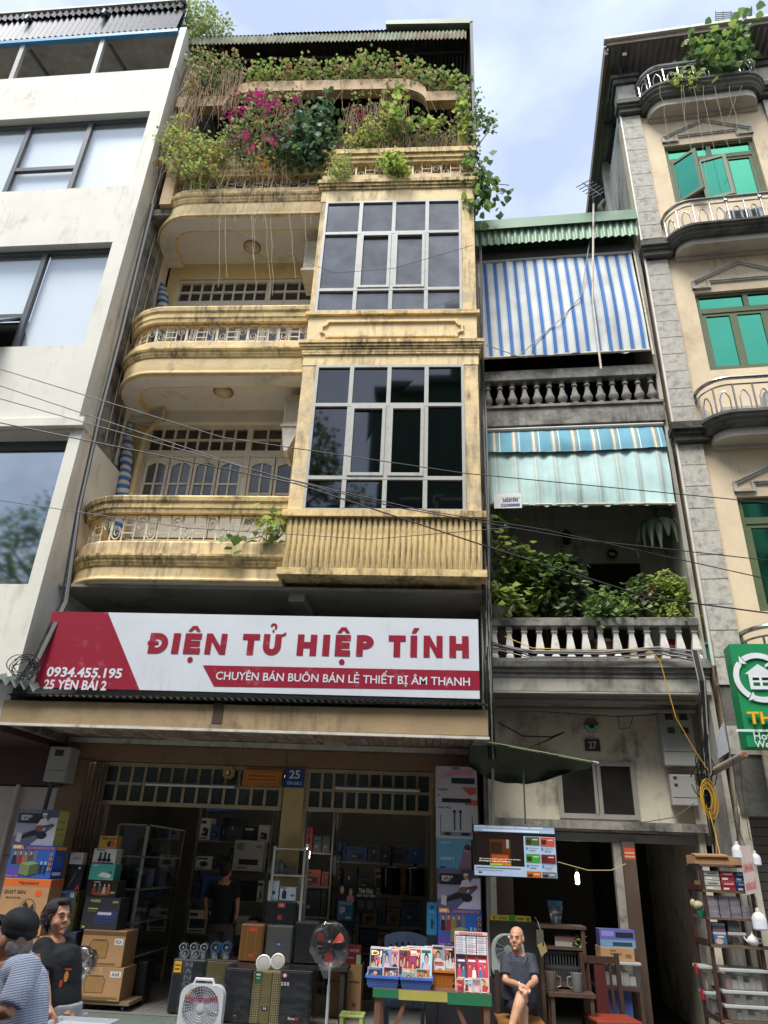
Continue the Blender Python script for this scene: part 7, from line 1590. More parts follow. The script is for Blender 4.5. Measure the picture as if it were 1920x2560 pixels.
def basket(label, x0, x1, ytop, ybot, Y, col, dep=.24, cat='basket'):
 u0,u1,z0,z1 = MF.rc(x0,ytop,x1,ybot,Y); z0 = tz; h_ = max(.08,z1-z0); w_ = u1-u0; t = thing('plastic_basket', label, cat, (u0,Y,tz+.001)); m_ = dotmat('basket_'+col,col,'22345f' if col[0] in '34' else '5a3a16',.014,.4)
 g_ = pm(col,.35); b = MB()
 MB().hexa([(.02,.015,0),(w_-.02,.015,0),(w_-.02,.022,0),(.02,.022,0),(.0,.0,h_-.02),(w_,.0,h_-.02),(w_,.007,h_-.02),(.0,.007,h_-.02)]).build('front', m_, t)
 MB().hexa([(.02,dep-.02,0),(w_-.02,dep-.02,0),(w_-.02,dep-.013,0),(.02,dep-.013,0),(.0,dep-.007,h_-.02),(w_,dep-.007,h_-.02),(w_,dep,h_-.02),(.0,dep,h_-.02)]).build('back', m_, t)
 for x, dx in ((0,1),(w_,-1)): MB().hexa([(x+dx*.02,.02,0),(x+dx*.027,.02,0),(x+dx*.027,dep-.02,0),(x+dx*.02,dep-.02,0),(x,.0,h_-.02),(x+dx*.007,.0,h_-.02),(x+dx*.007,dep,h_-.02),(x,dep,h_-.02)]).build('side', m_, t)
 MB().box(.02,w_-.02,.02,dep-.02,0,.006).build('bottom', g_, t)
 MB().box(-.012,w_+.012,-.012,.008,h_-.022,h_).box(-.012,w_+.012,dep-.008,dep+.012,h_-.022,h_).box(-.012,.008,.008,dep-.008,h_-.022,h_).box(w_-.008,w_+.012,.008,dep-.008,h_-.022,h_).build('rim', g_, t)
 return u0,u1,tz+h_
bA = basket('left blue plastic basket of discs on the table',791,861,2108,2141,YT_+.03,'4a6fc0'); bB = basket('right blue plastic basket of discs on the table',864,933,2112,2144,YT_+.03,'4a6fc0'); bC = basket('orange basket of discs between blue basket and cassettes',933,981,2096,2114,YT_+.30,'c8792c',.16)
def sleeve(label, x0, y0, x1, y1, Y, bg, figs=2, top='c23a48', text=None, group=None, tilt=12, thick=.012, zb=None, name='disc_sleeve', cat='disc', tcol='f0e6c0'):
 u0,u1,z0,z1 = MF.rc(x0,y0,x1,y1,Y)
 if zb is not None: z0 = zb
 w_, h_ = u1-u0, max(.05,z1-z0); t = thing(name, label, cat, (u0,Y,z0), 0, group); t.rotation_euler = (math.radians(-tilt),0,0)
 MB().box(0,w_,0,thick,0,h_).build('case', pm('d0d0d0',.15), t)
 sp_ = [('r',.03,.03,.97,.97,bg)]
 rc_ = lambda: random.choice(['c95a6a','e0b060','5f86b4','d8c8b0','7a4a8a','3a5a4a','e6dcd0','2c2e3a'])
 for k in range(3): sp_.append(('e',R(.15,.85),R(.15,.9),R(.1,.3),R(.05,.16),rc_()))
 for k in range(figs): sp_ += figure_print((k+.7)/(figs+.4),.03,.55+.25*random.random(),random.choice([top,'e0c0b0','2a2a3a','c9a9b4','8a2a34','e6e2da']),w_=.62/(figs+.8))
 sp_ += [('r',.06,.86,R(.4,.9),.93,rc_()),('r',.1,.05,R(.5,.9),.1,rc_())]
 if text: sp_.append(('t',text,.1,.74,.9,.92,tcol))
 prints(MB(), sp_, w_, h_, 0).build('cover', None, t)
 return t
zb_ = tz
# tall sleeves standing in the baskets
for i, (x0,x1,y0,bg,fg,tx,lb) in enumerate(((799,827,2047,'3a2a30',3,'DJ','dance disc sleeve with yellow and red title in left basket'),(825,846,2048,'7f93b5',1,None,'pale blue disc sleeve with one singer in left basket'),(844,862,2050,'c2a0a8',1,None,'pale pink disc sleeve with one singer in left basket'),(861,886,2050,'8a3040',3,None,'dark red group photo disc sleeve between the baskets'),(885,909,2048,'b02a2a',2,'Boney','red and yellow oval group disc sleeve in right basket'),(909,933,2047,'a9cfdb',1,None,'light cyan disc sleeve with one singer in right basket'))):
 sleeve(lb,x0,y0,x1,2092,YT_+.20,bg,fg,text=tx,zb=tz+.02)
for i in range(10):
 x = 800+i*13; sleeve('coloured disc sleeve standing at the back of the baskets',x,2042+R(0,4),x+18,2085,YT_+.24+.004*i,random.choice(['c95a8a','d8607a','b8a0c0','8aa0c8','d0a060','c0404a']),1,zb=tz+.02,group='sleeves at the back of the baskets')
for bx in (794,828): sleeve('%s portrait disc case at the front of left blue basket' % ('dark blue' if bx < 800 else 'red toned'),bx,2089,bx+33,2112,YT_+.055,'33415a' if bx < 800 else '8a4a3c',1 if bx < 800 else 3,zb=tz+.02,tilt=8)
for bx, c_, f_ in ((868,'8f9683',1),(899,'b37a4c',2)): sleeve('%s disc case at the front of right blue basket' % ('olive grey' if bx < 880 else 'amber'),bx,2093,bx+30,2114,YT_+.055,c_,f_,zb=tz+.02,tilt=8,text='ẢNH VỊ' if bx<880 else None)
for b0, lb in ((bA,'left'),(bB,'right')):
 for k in range(12):
  t = thing('disc_case','clear disc case filed in the %s blue basket' % lb,'disc',(b0[0]+.02,YT_+.075+k*.010,tz+.008),0,'disc cases in the %s basket' % lb); MB().box(0,b0[1]-b0[0]-.04,0,.008,0,.13+R(-.004,.004)).build('case', pm(random.choice(['b9b4ac','8f8a90','a8b0b8','c8c0b0']),.2), t)
sleeve('black and white singer photo case above the orange basket',933,2042,960,2076,YT_+.38,'8d97a0',1,tilt=5,zb=tz+.12); sleeve('black group silhouette disc case beside the cassettes',961,2045,984,2078,YT_+.38,'22242a',3,tilt=5,top='c9c9c9',zb=tz+.12)
sleeve('white disc case with red capital letters in the orange basket',937,2075,962,2096,YT_+.32,'d6d2c8',0,text='ABBA',tcol='b83226',tilt=5,zb=tz+.06)
for k in range(7):
 t = thing('disc_case','upright clear disc case spine beside the red lettered case','disc',(MF.uz(963,2085,YT_+.33)[0]+k*.015,YT_+.33,tz+.05),0,'disc cases in the orange basket'); MB().box(0,.010,0,.12,0,.12).build('case', pm(random.choice(['c6c3bd','9a9a9a','b0a8a0']),.2), t)
# raised tray of cassettes
ct = thing('cassette_tray','pink plastic tray of cassettes leaning on the disc table','tray',(MF.uz(986,2140,YT_+.1)[0],YT_+.12,tz)); ct.rotation_euler = (math.radians(-14),0,0)
cw = MF.uz(1055,2090,YT_+.2)[0]-MF.uz(987,2090,YT_+.2)[0]; chh = MF.uz(1020,2022,YT_+.25)[1]-tz+.02
MB().box(0,cw,.05,.06,0,chh).build('back', pm('c9938c',.5), ct); MB().box(-.012,.0,0,.06,0,chh).box(cw,cw+.012,0,.06,0,chh).box(-.012,cw+.012,0,.06,chh,chh+.035).build('rim', pm('d2a39c',.5), ct, bevel=.006)
for k in range(14): MB().box(.04+k*(cw-.08)/14,.05+k*(cw-.08)/14,-.004,.0,chh+.006,chh+.028).build('slot', pm('7a524e'), ct)
def cassette(u, z, w_, h_, col, label, group=None, figs=0, dep=.05):
 t = thing('cassette', label, 'cassette', (0,0,0), 0, group); t.matrix_world = Matrix.Translation(ct.location) @ Matrix.Rotation(math.radians(-14),4,'X') @ Matrix.Translation((u,.0,z))
 MB().box(0,w_-.003,0,dep,0,h_-.002).build('case', pm('c4c6ca' if not figs else col,.2), t)
 sp_ = [('r',.05,.1,.95,.9,col)]
 if figs:
  sp_ = [('r',.02,.02,.98,.98,col)]
  for k in range(figs): sp_ += figure_print((k+.7)/(figs+.4),.12,.5+.2*random.random(),random.choice(['2a2a3a','e6e2da','c23a48','3f6f9a']),w_=.6/(figs+.8))
  sp_ += [('r',.1,.05,.8,.12,'e0c060'),('r',.15,.84,.85,.93,'e6d6dc')]
 else: sp_ += [('r',.12,.35,.7,.55,'5a5a60')]
 prints(MB(), sp_, w_, h_, 0).build('cover', None, t)
k3 = cw/3
for c_ in range(3):
 for r_ in range(8): cassette(c_*k3+.004,chh-.028-r_*.021,k3-.006,.020,random.choice(['d5d6da','c6c8cc','b9bcc2','d8c9cf','c9b4ba']),'cassette stacked flat in %s column of the tray' % ('left','middle','right')[c_],'cassettes in the tray')
for c_, (cc, lb) in enumerate((('3a2f52','dark purple'),('b52f4a','crimson'),('d0405e','pink red'))): cassette(c_*k3+.004,chh-.40,k3-.006,.19,cc,'%s cassette cover with group photo standing in the tray' % lb,None,2,.03)
for c_, (cc, lb, f_) in enumerate((('a83a44','red portrait',1),('9fb8c4','pale blue couple',2),('7a8fb0','blue three singer',3),('c9b98a','cream portrait',1))):
 u0,u1,z0,z1 = MF.rc(992+c_*31.5-20,2112,1022+c_*31.5-20,2150,YT_+.02); t = sleeve('%s disc case in the front row of the table, right side' % lb,986+c_*17.5,2113,1003+c_*17.5,2150,YT_+.02,cc,f_,tilt=10,zb=tz+.002)
random.seed(7)
# cartons under the table
carton('low_carton','small brown carton on the floor under the disc table',(928,2172,958,2212),-.3,.25,CARD,[('r',.1,.7,.5,.8,'7d5e3c')],zb=.0)
# ------------------------------------------------------------------ people
def ellip(mb, c, r, n=12, m=8, rot=None):
 vs = []
 for i in range(m+1):
  t = math.pi*i/m-math.pi/2
  for k in range(n):
   a = 2*math.pi*k/n; p = Vector((r[0]*math.cos(t)*math.cos(a), r[1]*math.cos(t)*math.sin(a), r[2]*math.sin(t)))
   vs.append((rot @ p if rot else p)+Vector(c))
 fs = [(i*n+k,i*n+(k+1)%n,(i+1)*n+(k+1)%n,(i+1)*n+k) for i in range(m) for k in range(n)]
 return mb.add(vs,fs)
def voxel(mb, name, m, parent, size, smooth=3):
 o = mb.build(name, m, parent, smooth=False)
 rm = o.modifiers.new('fuse','REMESH'); rm.mode = 'VOXEL'; rm.voxel_size = size; rm.use_smooth_shade = True
 sm = o.modifiers.new('soft','SMOOTH'); sm.factor = .5; sm.iterations = smooth
 return o
def rotz(a, tilt=0.0, roll=0.0): return Matrix.Rotation(a,3,'Z') @ Matrix.Rotation(tilt,3,'X') @ Matrix.Rotation(roll,3,'Y')
def head_into(mb, c, rot, s=1.0):
 def P(x,y,z): return Vector(c)+rot @ (Vector((x,y,z))*s)
 def E(x,y,z,a,b,d): ellip(mb,P(x,y,z),(a*s,b*s,d*s),14,10,rot)
 E(0,.018,.03,.075,.094,.085); E(0,-.018,-.025,.066,.07,.085); E(0,-.033,-.072,.052,.052,.042); E(0,-.074,.020,.05,.018,.013)
 mb.tube([P(0,-.08,.012),P(0,-.094,-.012),P(0,-.106,-.032)],[.009*s,.011*s,.015*s],7); E(0,-.096,-.034,.017,.012,.009)
 for k in (-1,1): E(k*.076,.015,-.008,.011,.022,.032); E(k*.036,-.052,-.040,.030,.028,.032)
 E(0,-.080,-.066,.023,.011,.007); E(0,-.078,-.078,.02,.011,.007); E(0,-.076,-.103,.022,.018,.016)
def face_bits(parent, c, rot, s=1.0, brow='3a3532'):
 def P(x,y,z): return Vector(c)+rot @ (Vector((x,y,z))*s)
 for k in (-1,1):
  q = MB(); ellip(q,P(k*.030,-.079,.001),(.010*s,.006*s,.0042*s),10,6,rot); e = q.build('eye', pm('b9b2a6',.3), parent, smooth=True)
  q = MB(); ellip(q,P(k*.029,-.0845,.001),(.005*s,.004*s,.005*s),8,6,rot); q.build('iris', pm('1a1412',.2), parent, smooth=True)
  q = MB(); q.tube([P(k*.014,-.090,.022),P(k*.032,-.089,.027),P(k*.048,-.076,.021)],[.003*s,.004*s,.002*s],5); q.build('eyebrow', pm(brow,.8), parent)
  q = MB(); q.tube([P(k*.016,-.084,.008),P(k*.030,-.088,.010),P(k*.044,-.078,.005)],[.002*s,.003*s,.002*s],5); q.build('eyelid', pm('8f6650',.7), parent)
 MB().tube([P(-.024,-.081,-.073),P(0,-.091,-.071),P(.024,-.081,-.073)],[.002*s,.003*s,.002*s],5).build('mouth', pm('6b3a34',.6), parent)
def hand_into(mb, w_, d, nrm, thumb, s=1.0, curl=.5):
 """palm from wrist w_ along d; nrm = back of the hand; thumb = side the thumb leaves"""
 w_, d, nrm = Vector(w_), Vector(d).normalized(), Vector(nrm).normalized(); sd = d.cross(nrm).normalized()*thumb
 mb.tube([w_,w_+d*.03*s,w_+d*.075*s],[.022*s,.03*s,.034*s],8)
 for k, L_ in enumerate((.068,.078,.072,.056)):
  b = w_+d*.078*s+sd*(.027-.018*k)*s; a1 = d*math.cos(curl*.6)-nrm*math.sin(curl*.6); a2 = d*math.cos(curl*1.4)-nrm*math.sin(curl*1.4)
  mb.tube([b,b+a1*L_*.5*s,b+a1*L_*.5*s+a2*L_*.5*s],[.0092*s,.0088*s,.0070*s],6)
 b = w_+d*.025*s+sd*.025*s; mb.tube([b,b+(d*.7+sd*.7)*.035*s,b+(d*.95+sd*.45)*.065*s],[.012*s,.0105*s,.008*s],6)
M_skin = mat('skin_tan','c08a6c',.5,var=.10,scale=14); M_skin2 = mat('skin_light','bd8d6e',.5,var=.10,scale=14)
def z6(x, y, Y): return px(MF, 1002.3+x*.3021, 1710.9+y*.3021, Y)
def z3(x, y, Y): return px(MF, x*.25, 1711+y*.25, Y)
def z4(x, y, Y): return px(MF, 328.4+x*.25, 1797.3+y*.25, Y)
# seated old man -------------------------------------------------------------
YA = -1.15
om = thing('person','seated bald man in dark short sleeved shirt and shorts, hands on crossed knee','person',(z6(390,1500,YA).x,YA,0)); o0 = Vector(om.location)
def A(x, y, Y): return z6(x,y,Y)-o0
sk = MB(); hc = A(375,1045,YA-.03); hr = rotz(math.radians(-22), math.radians(-4))
head_into(sk, hc, hr, .98)
nk = A(388,1165,YA+.02); sL, sR = A(303,1198,YA), A(476,1193,YA); eL, eR = A(297,1352,-1.30), A(508,1352,-1.30); wL, wR = A(395,1378,-1.58), A(455,1392,-1.58)
sk.tube([hc+Vector((0,.02,-.06)),nk],[.05,.058],10); sk.tube([sL,A(390,1195,YA),sR],[.05,.07,.05],8)
sk.tube([sL,eL,eL.lerp(wL,.5),wL],[.045,.038,.036,.025],8); sk.tube([sR,eR,eR.lerp(wR,.5),wR],[.045,.038,.036,.025],8)
hand_into(sk, wL, A(455,1418,-1.66)-wL, Vector((.1,-.7,.8)), 1, .98, .7); hand_into(sk, wR, A(415,1440,-1.70)-wR, Vector((-.1,-.7,.8)), -1, .98, .75)
pv_ = A(390,1520,YA+.05); hL, hR = A(345,1520,YA), A(440,1520,YA)
k1, a1_ = A(408,1462,-1.62), A(338,1690,-1.72); k2, a2_ = A(425,1555,-1.52), A(420,1800,-1.55)
a1_.z = max(a1_.z,.18);
sk.tube([pv_+Vector((0,0,.05)),A(390,1300,YA)],[.10,.11],8)
sk.tube([hR,k1,k1.lerp(a1_,.35),a1_],[.075,.056,.052,.035],9); sk.tube([a1_,a1_+Vector((-.02,-.05,-.06)),a1_+Vector((-.03,-.16,-.09))],[.034,.036,.024],7)
a2_.z = .09; a2_.y = -1.5-o0.y; sk.tube([hL,k2,k2.lerp(a2_,.35),a2_],[.075,.056,.050,.034],9); sk.tube([a2_,a2_+Vector((.0,-.06,-.04)),a2_+Vector((0,-.17,-.06))],[.034,.034,.024],7)
voxel(sk,'body',M_skin2,om,.0075,2); face_bits(om, hc, hr, .98, '8a8580')
sh = MB(); ch_ = A(390,1260,YA); sh.tube([A(390,1178,YA+.01),A(390,1215,YA),A(388,1300,YA-.01),A(388,1400,YA-.02),A(388,1490,YA-.02)],[.085,.155,.172,.18,.19],14)
sh.tube([A(335,1200,YA),sL,sL.lerp(eL,.35),sL.lerp(eL,.78)],[.07,.075,.068,.066],9); sh.tube([A(445,1197,YA),sR,sR.lerp(eR,.35),sR.lerp(eR,.80)],[.07,.075,.068,.066],9)
voxel(sh,'shirt',mat('navy_shirt','2f3440',.8,var=.25,scale=9,bump=1.0,bscale=10),om,.012,9)
cl = MB(); [cl.tube([nk+Vector((k*.085,.0,.012)),nk+Vector((k*.075,-.09,-.005)),nk+Vector((k*.05,-.15,-.05)),nk+Vector((k*.006,-.165,-.10))],[.016,.022,.022,.008],6) for k in (-1,1)]; cl.build('collar', mat('navy_collar','353b48',.8), om, smooth=True)
for k in range(3): p = A(388,1280+60*k,YA)+Vector((0,-.168,0)); MB().lathe((p.x,p.y,p.z),[(.006,0),(.005,-.004)],8,'y').build('button', pm('8d8f94'), om)
so_ = MB(); so_.tube([hL+Vector((0,.02,0)),hL.lerp(k2,.75)],[.10,.09],10); so_.tube([hR+Vector((0,.02,0)),hR.lerp(k1,.70)],[.10,.088],10); so_.tube([hL,hR],[.12,.12],10); voxel(so_,'shorts',mat('navy_shorts','1f2531',.85,var=.15,scale=9),om,.012,9)
MB().tube([wL+Vector((math.cos(a)*.0,-.028*math.cos(a),.028*math.sin(a))) for a in [2*math.pi*k/12 for k in range(12)]],.004,4,closed=True).build('bracelet', pm('c9c9c2',.3,.5), om)
MB().tube([hc+Vector((math.sin(a)*.082,.035+.075*math.cos(a),.0)) for k,a in enumerate([math.radians(d_) for d_ in range(-95,96,19)])],[.004,.012,.014,.015,.015,.015,.015,.015,.014,.012,.004],5).build('hair', mat('white_stubble','c2bdb6',.9), om)
cr = thing('low_chair','low wooden chair under the seated man','chair',(o0.x,YA,0))
MB().box(-.24,.24,-.22,.26,.38,.42).build('seat', mat('chair_orange','9a6a38',.6,var=.2), cr)
for x in (-.23,.18):
 for y in (-.21,.2): MB().box(x,x+.05,y,y+.05,0,.38 if y < 0 else .82).build('leg', mat('chair_dark','3a2c24',.6), cr)
MB().box(-.18,.18,.21,.24,.6,.8).build('backrest', mat('chair_dark','3a2c24',.6), cr)
# walking woman --------------------------------------------------------------
YW = -4.8
wo = thing('person','woman with short dark hair in black T-shirt walking past the cartons','person',(z3(480,1850,YW).x,YW,-.15)); o0 = Vector(wo.location)
def A(x, y, Y): return z3(x,y,Y)-o0
sk = MB(); hc = A(508,1075,YW); hr = rotz(math.radians(58), math.radians(-3)); hs = .92
head_into(sk, hc, hr, hs)
nk = A(488,1245,YW+.01); sN, sF = A(375,1340,YW-.12), A(565,1320,YW+.14); eN, wN = A(368,1610,YW-.18), A(412,1850,YW-.30)
sk.tube([hc+Vector((-.02,.01,-.05)),nk],[.045,.05],10); sk.tube([sN,nk+Vector((0,0,-.06)),sF],[.045,.07,.045],8)
sk.tube([sN,eN,eN.lerp(wN,.45),wN],[.046,.040,.038,.024],8); hand_into(sk, wN, A(440,1960,YW-.34)-wN, Vector((-.4,-.8,.3)), 1, .92, .9)
eF, wF = A(620,1600,YW+.2), A(600,1850,YW-.05); sk.tube([sF,eF,wF],[.042,.037,.024],8); hand_into(sk, wF, A(560,1960,YW-.1)-wF, Vector((.4,-.8,.3)), -1, .92, .9)
hp = A(500,1900,YW); sk.tube([nk+Vector((0,0,-.1)),hp],[.10,.12],9)
zf = .02
lg = [(hp+Vector((-.08,-.06,-.02)),Vector((hp.x-.12,-.10,.46)),Vector((hp.x-.2,-.05,.09))),(hp+Vector((.06,.08,-.02)),Vector((hp.x+.12,.06,.46)),Vector((hp.x+.16,.1,.09)))]
for h_,k_,a_ in lg: sk.tube([h_,k_,a_],[.085,.055,.036],9); sk.tube([a_,a_+Vector((.06,-.01,-.05)),a_+Vector((.15,-.02,-.06))],[.033,.033,.022],7)
voxel(sk,'body',M_skin,wo,.008,2); face_bits(wo, hc, hr, hs, '2a2220')
def Hd(x,y,z): return hc+hr @ (Vector((x,y,z))*hs)
ha = MB()
for x,y,z,a,b,d in ((0,.035,.055,.086,.092,.072),(0,.075,-.01,.078,.055,.085),(-.05,.02,.05,.042,.07,.06),(.05,.02,.05,.042,.07,.06),(.078,.04,-.015,.018,.045,.06),(-.078,.04,-.015,.018,.045,.06),(0,-.035,.098,.055,.05,.03),(0,.06,-.075,.06,.04,.04)): ellip(ha,Hd(x,y,z),(a*hs,b*hs,d*hs),12,8,hr)
random.seed(9); hz_ = MB()
for k in range(420):
 a = R(0,6.28); t = R(-.6,1.3); p = Hd(.088*math.cos(t)*math.cos(a)*.95,.04+.09*math.cos(t)*math.sin(a),.03+.095*math.sin(t))
 if (hr.inverted() @ (p-hc)).y < -.02*hs and (hr.inverted() @ (p-hc)).z < .06*hs: continue
 d = (p-hc).normalized(); hz_.tube([p,p+d*.010+Vector((R(-.012,.012),R(-.012,.012),-.02)),p+d*.006+Vector((R(-.02,.02),R(-.02,.02),-.05))],[.004,.003,.0015],3)
hz_.build('hair_strand', mat('hair_strand','2c2222',.5), wo)
random.seed(7)
voxel(ha,'hair',mat('dark_hair','241a1a',.55,var=.35,scale=40,bump=.6,bscale=90),wo,.007,1)
ts = MB(); ts.tube([nk+Vector((0,0,-.035)),nk+Vector((0,0,-.09)),A(490,1430,YW),A(500,1560,YW),A(495,1700,YW),A(490,1860,YW)],[.085,.13,.155,.155,.15,.155],14)
ts.tube([nk+Vector((-.06,-.04,-.07)),sN,sN.lerp(eN,.4),sN.lerp(eN,.82)],[.07,.072,.066,.068],9); ts.tube([nk+Vector((.06,.05,-.07)),sF,sF.lerp(eF,.4),sF.lerp(eF,.8)],[.07,.07,.064,.066],9)
ellip(ts,A(560,1480,YW-.05),(.075,.085,.095)); ellip(ts,A(575,1490,YW+.06),(.07,.075,.09))
voxel(ts,'t_shirt',mat('black_tshirt','1b1d22',.85,var=.25,scale=8,bump=1.0,bscale=9),wo,.012,9)
tr_ = MB()
for h_,k_,a_ in lg: tr_.tube([h_,k_,a_+Vector((0,0,.06))],[.11,.085,.065],10)
tr_.tube([hp+Vector((0,0,.06)),hp+Vector((0,0,-.06))],[.15,.15],10); voxel(tr_,'trousers',mat('pale_trousers','a8a8ac',.85,var=.1,scale=6),wo,.013,2)
# printed motif on the shirt front
q = A(560,1590,YW-.165); mo = MB().use(pm('c98a3a')).ell(q.x+.015,q.z,.014,.03,q.y-.012).use(pm('b8452f')).ell(q.x-.012,q.z-.04,.012,.022,q.y-.012).ell(q.x+.02,q.z+.04,.026,.006,q.y-.012).use(pm('8a5a5a')).flat([(q.x-.02,q.z-.32),(q.x+.0,q.z-.32),(q.x+.02,q.z-.26),(q.x-.04,q.z-.26)],q.y-.01).build('shirt_motif', None, wo)
# man in a cap -------------------------------------------------------------
YP = -6.0
cm_ = thing('person','man in black cap and blue white checked shirt seen from behind','person',(z3(150,2000,YP).x,YP,-.15)); o0 = Vector(cm_.location)
def A(x, y, Y): return z3(x,y,Y)-o0
sk = MB(); hc = A(118,1265,YP); hr = rotz(math.radians(-112), math.radians(-12)); head_into(sk, hc, hr, 1.0)
nk = A(150,1440,YP+.02); sk.tube([hc+Vector((.02,0,-.05)),nk],[.055,.06],10)
sN, sF = A(235,1530,YP-.17), A(120,1500,YP+.20); eN, wN = A(60,1900,YP-.25), A(-160,1950,YP-.22); hp = A(150,2150,YP)
sk.tube([sN,nk+Vector((0,0,-.05)),sF],[.05,.08,.05],8); sk.tube([sN,eN,wN],[.05,.042,.026],8); hand_into(sk, wN, Vector((-1,0,-.1)), Vector((0,0,1)), -1, 1, .8)
eF = sF+Vector((-.1,.03,-.28)); wF = eF+Vector((-.22,0,-.05)); sk.tube([sF,eF,wF],[.05,.042,.026],8); hand_into(sk, wF, Vector((-1,0,-.1)), Vector((0,0,1)), 1, 1, .8)
sk.tube([nk,hp],[.11,.14],9)
lg = [(hp+Vector((0,-.09,-.02)),Vector((hp.x-.05,-.1,.48)),Vector((hp.x+.02,-.1,.09))),(hp+Vector((0,.09,-.02)),Vector((hp.x-.15,.1,.48)),Vector((hp.x-.2,.1,.09)))]
for h_,k_,a_ in lg: sk.tube([h_,k_,a_],[.09,.06,.04],9); sk.tube([a_,a_+Vector((-.07,0,-.05)),a_+Vector((-.17,0,-.06))],[.036,.036,.024],7)
voxel(sk,'body',M_skin,cm_,.009,2); face_bits(cm_, hc, hr, 1.0)
def Hd(x,y,z): return hc+hr @ Vector((x,y,z))
cp = MB();
for x,y,z,a,b,d in ((0,.012,.075,.090,.108,.078),(0,.02,.045,.089,.106,.05)): ellip(cp,Hd(x,y,z),(a,b,d),16,10,hr)
cp.tube([Hd(-.05,-.09,.05),Hd(0,-.16,.045),Hd(.05,-.09,.05)],[.02,.035,.02],6)
voxel(cp,'cap',mat('black_cap','141518',.7,var=.1,scale=20),cm_,.006,4)
q = Hd(0,.128,.035); MB().ring(q.x,q.z-.012,.0,.028,q.y-.105,0,180,10).build('cap_opening', pm('8d7a6a',.7), cm_)
hs_ = MB()
for x,y,z,a,b,d in ((0,.078,-.025,.055,.035,.045),(.055,.06,-.02,.022,.035,.038),(-.055,.06,-.02,.022,.035,.038)): ellip(hs_,Hd(x,y,z),(a,b,d),12,8,hr)
voxel(hs_,'hair',mat('grey_hair','8f8b87',.8,var=.3,scale=60,bump=.5,bscale=120),cm_,.008,1)
def gridmat(name, base, line, period, wd):
 m = bpy.data.materials.new(name); m.use_nodes = True; t = m.node_tree; n = t.nodes.new; l = t.links.new; b = t.nodes['Principled BSDF']; b.inputs['Roughness'].default_value = .85
 tcn = n('ShaderNodeTexCoord'); mp_ = n('ShaderNodeMapping'); mp_.inputs['Scale'].default_value = (1/period,)*3; mp_.inputs['Rotation'].default_value = (.1,.22,.1); l(tcn.outputs['Object'], mp_.inputs['Vector'])
 fr = n('ShaderNodeVectorMath'); fr.operation = 'FRACTION'; l(mp_.outputs[0], fr.inputs[0]); sx = n('ShaderNodeSeparateXYZ'); l(fr.outputs[0], sx.inputs[0])
 a = n('ShaderNodeMath'); a.operation = 'LESS_THAN'; a.inputs[1].default_value = wd; l(sx.outputs[0], a.inputs[0]); c = n('ShaderNodeMath'); c.operation = 'LESS_THAN'; c.inputs[1].default_value = wd*1.3; l(sx.outputs[2], c.inputs[0])
 mx_ = n('ShaderNodeMath'); mx_.operation = 'MULTIPLY_ADD'; mx_.inputs[1].default_value = .22; l(a.outputs[0], mx_.inputs[0]); l(c.outputs[0], mx_.inputs[2]); mx_.use_clamp = True
 mi = n('ShaderNodeMix'); mi.data_type = 'RGBA'; mi.inputs['A'].default_value = (*lin(base),1); mi.inputs['B'].default_value = (*lin(line),1); l(mx_.outputs[0], mi.inputs['Factor']); l(mi.outputs['Result'], b.inputs['Base Color']); return m
sh = MB(); sh.tube([nk+Vector((0,0,.0)),nk+Vector((.03,0,-.07)),A(180,1640,YP),A(190,1800,YP),A(180,2000,YP),A(160,2200,YP)],[.08,.115,.13,.135,.13,.135],14)
sh.tube([nk+Vector((.03,-.06,-.05)),sN,sN.lerp(eN,.5),sN.lerp(eN,.9)],[.08,.075,.07,.065],9); sh.tube([nk+Vector((.0,.08,-.05)),sF,sF.lerp(eF,.5),sF.lerp(eF,.9)],[.09,.085,.075,.07],9)
voxel(sh,'checked_shirt',gridmat('check_cloth','d6dbe6','7f8db2',.011,.32),cm_,.012,9)
tr_ = MB(); tr_.tube([hp+Vector((0,0,.05)),hp+Vector((0,0,-.1))],[.17,.17],10)
for h_,k_,a_ in lg: tr_.tube([h_,k_,a_+Vector((0,0,.05))],[.12,.09,.07],10)
voxel(tr_,'trousers',mat('dark_trousers','33343a',.85),cm_,.014,2)
# man standing in the dark shop -------------------------------------------
YD = 1.5
dm = thing('person','man in black shirt and grey trousers standing inside the dark shop, back turned','person',(z4(600,800,YD).x,YD,.15)); o0 = Vector(dm.location)
def A(x, y, Y): return z4(x,y,Y)-o0
sk = MB(); hc = A(640,335,YD); hr = rotz(math.radians(165)); head_into(sk, hc, hr, 1.0)
nk = A(632,425,YD); sL, sR = A(525,450,YD), A(720,450,YD); eL, eR = A(468,580,YD), A(738,590,YD); wL, wR = A(470,690,YD-.1), A(735,700,YD-.12); hp = A(600,800,YD)
sk.tube([hc+Vector((0,0,-.06)),nk],[.055,.06],9); sk.tube([sL,nk+Vector((0,0,-.06)),sR],[.05,.08,.05],8); sk.tube([sL,eL,wL],[.048,.04,.026],8); sk.tube([sR,eR,wR],[.048,.04,.026],8)
hand_into(sk,wL,Vector((.1,-.1,-1)),Vector((-1,0,0)),1,1,.4); hand_into(sk,wR,Vector((-.1,-.1,-1)),Vector((1,0,0)),-1,1,.4); sk.tube([nk,hp],[.11,.13],9)
lg = [(hp+Vector((k*.09,0,-.02)),Vector((hp.x+k*.10,-.02,.47)),Vector((hp.x+k*.11,.02,.09))) for k in (-1,1)]
for h_,k_,a_ in lg: sk.tube([h_,k_,a_],[.085,.055,.036],9); sk.tube([a_,a_+Vector((0,.08,-.05)),a_+Vector((0,.17,-.06))],[.034,.034,.024],7)
voxel(sk,'body',M_skin,dm,.010,2); face_bits(dm, hc, hr)
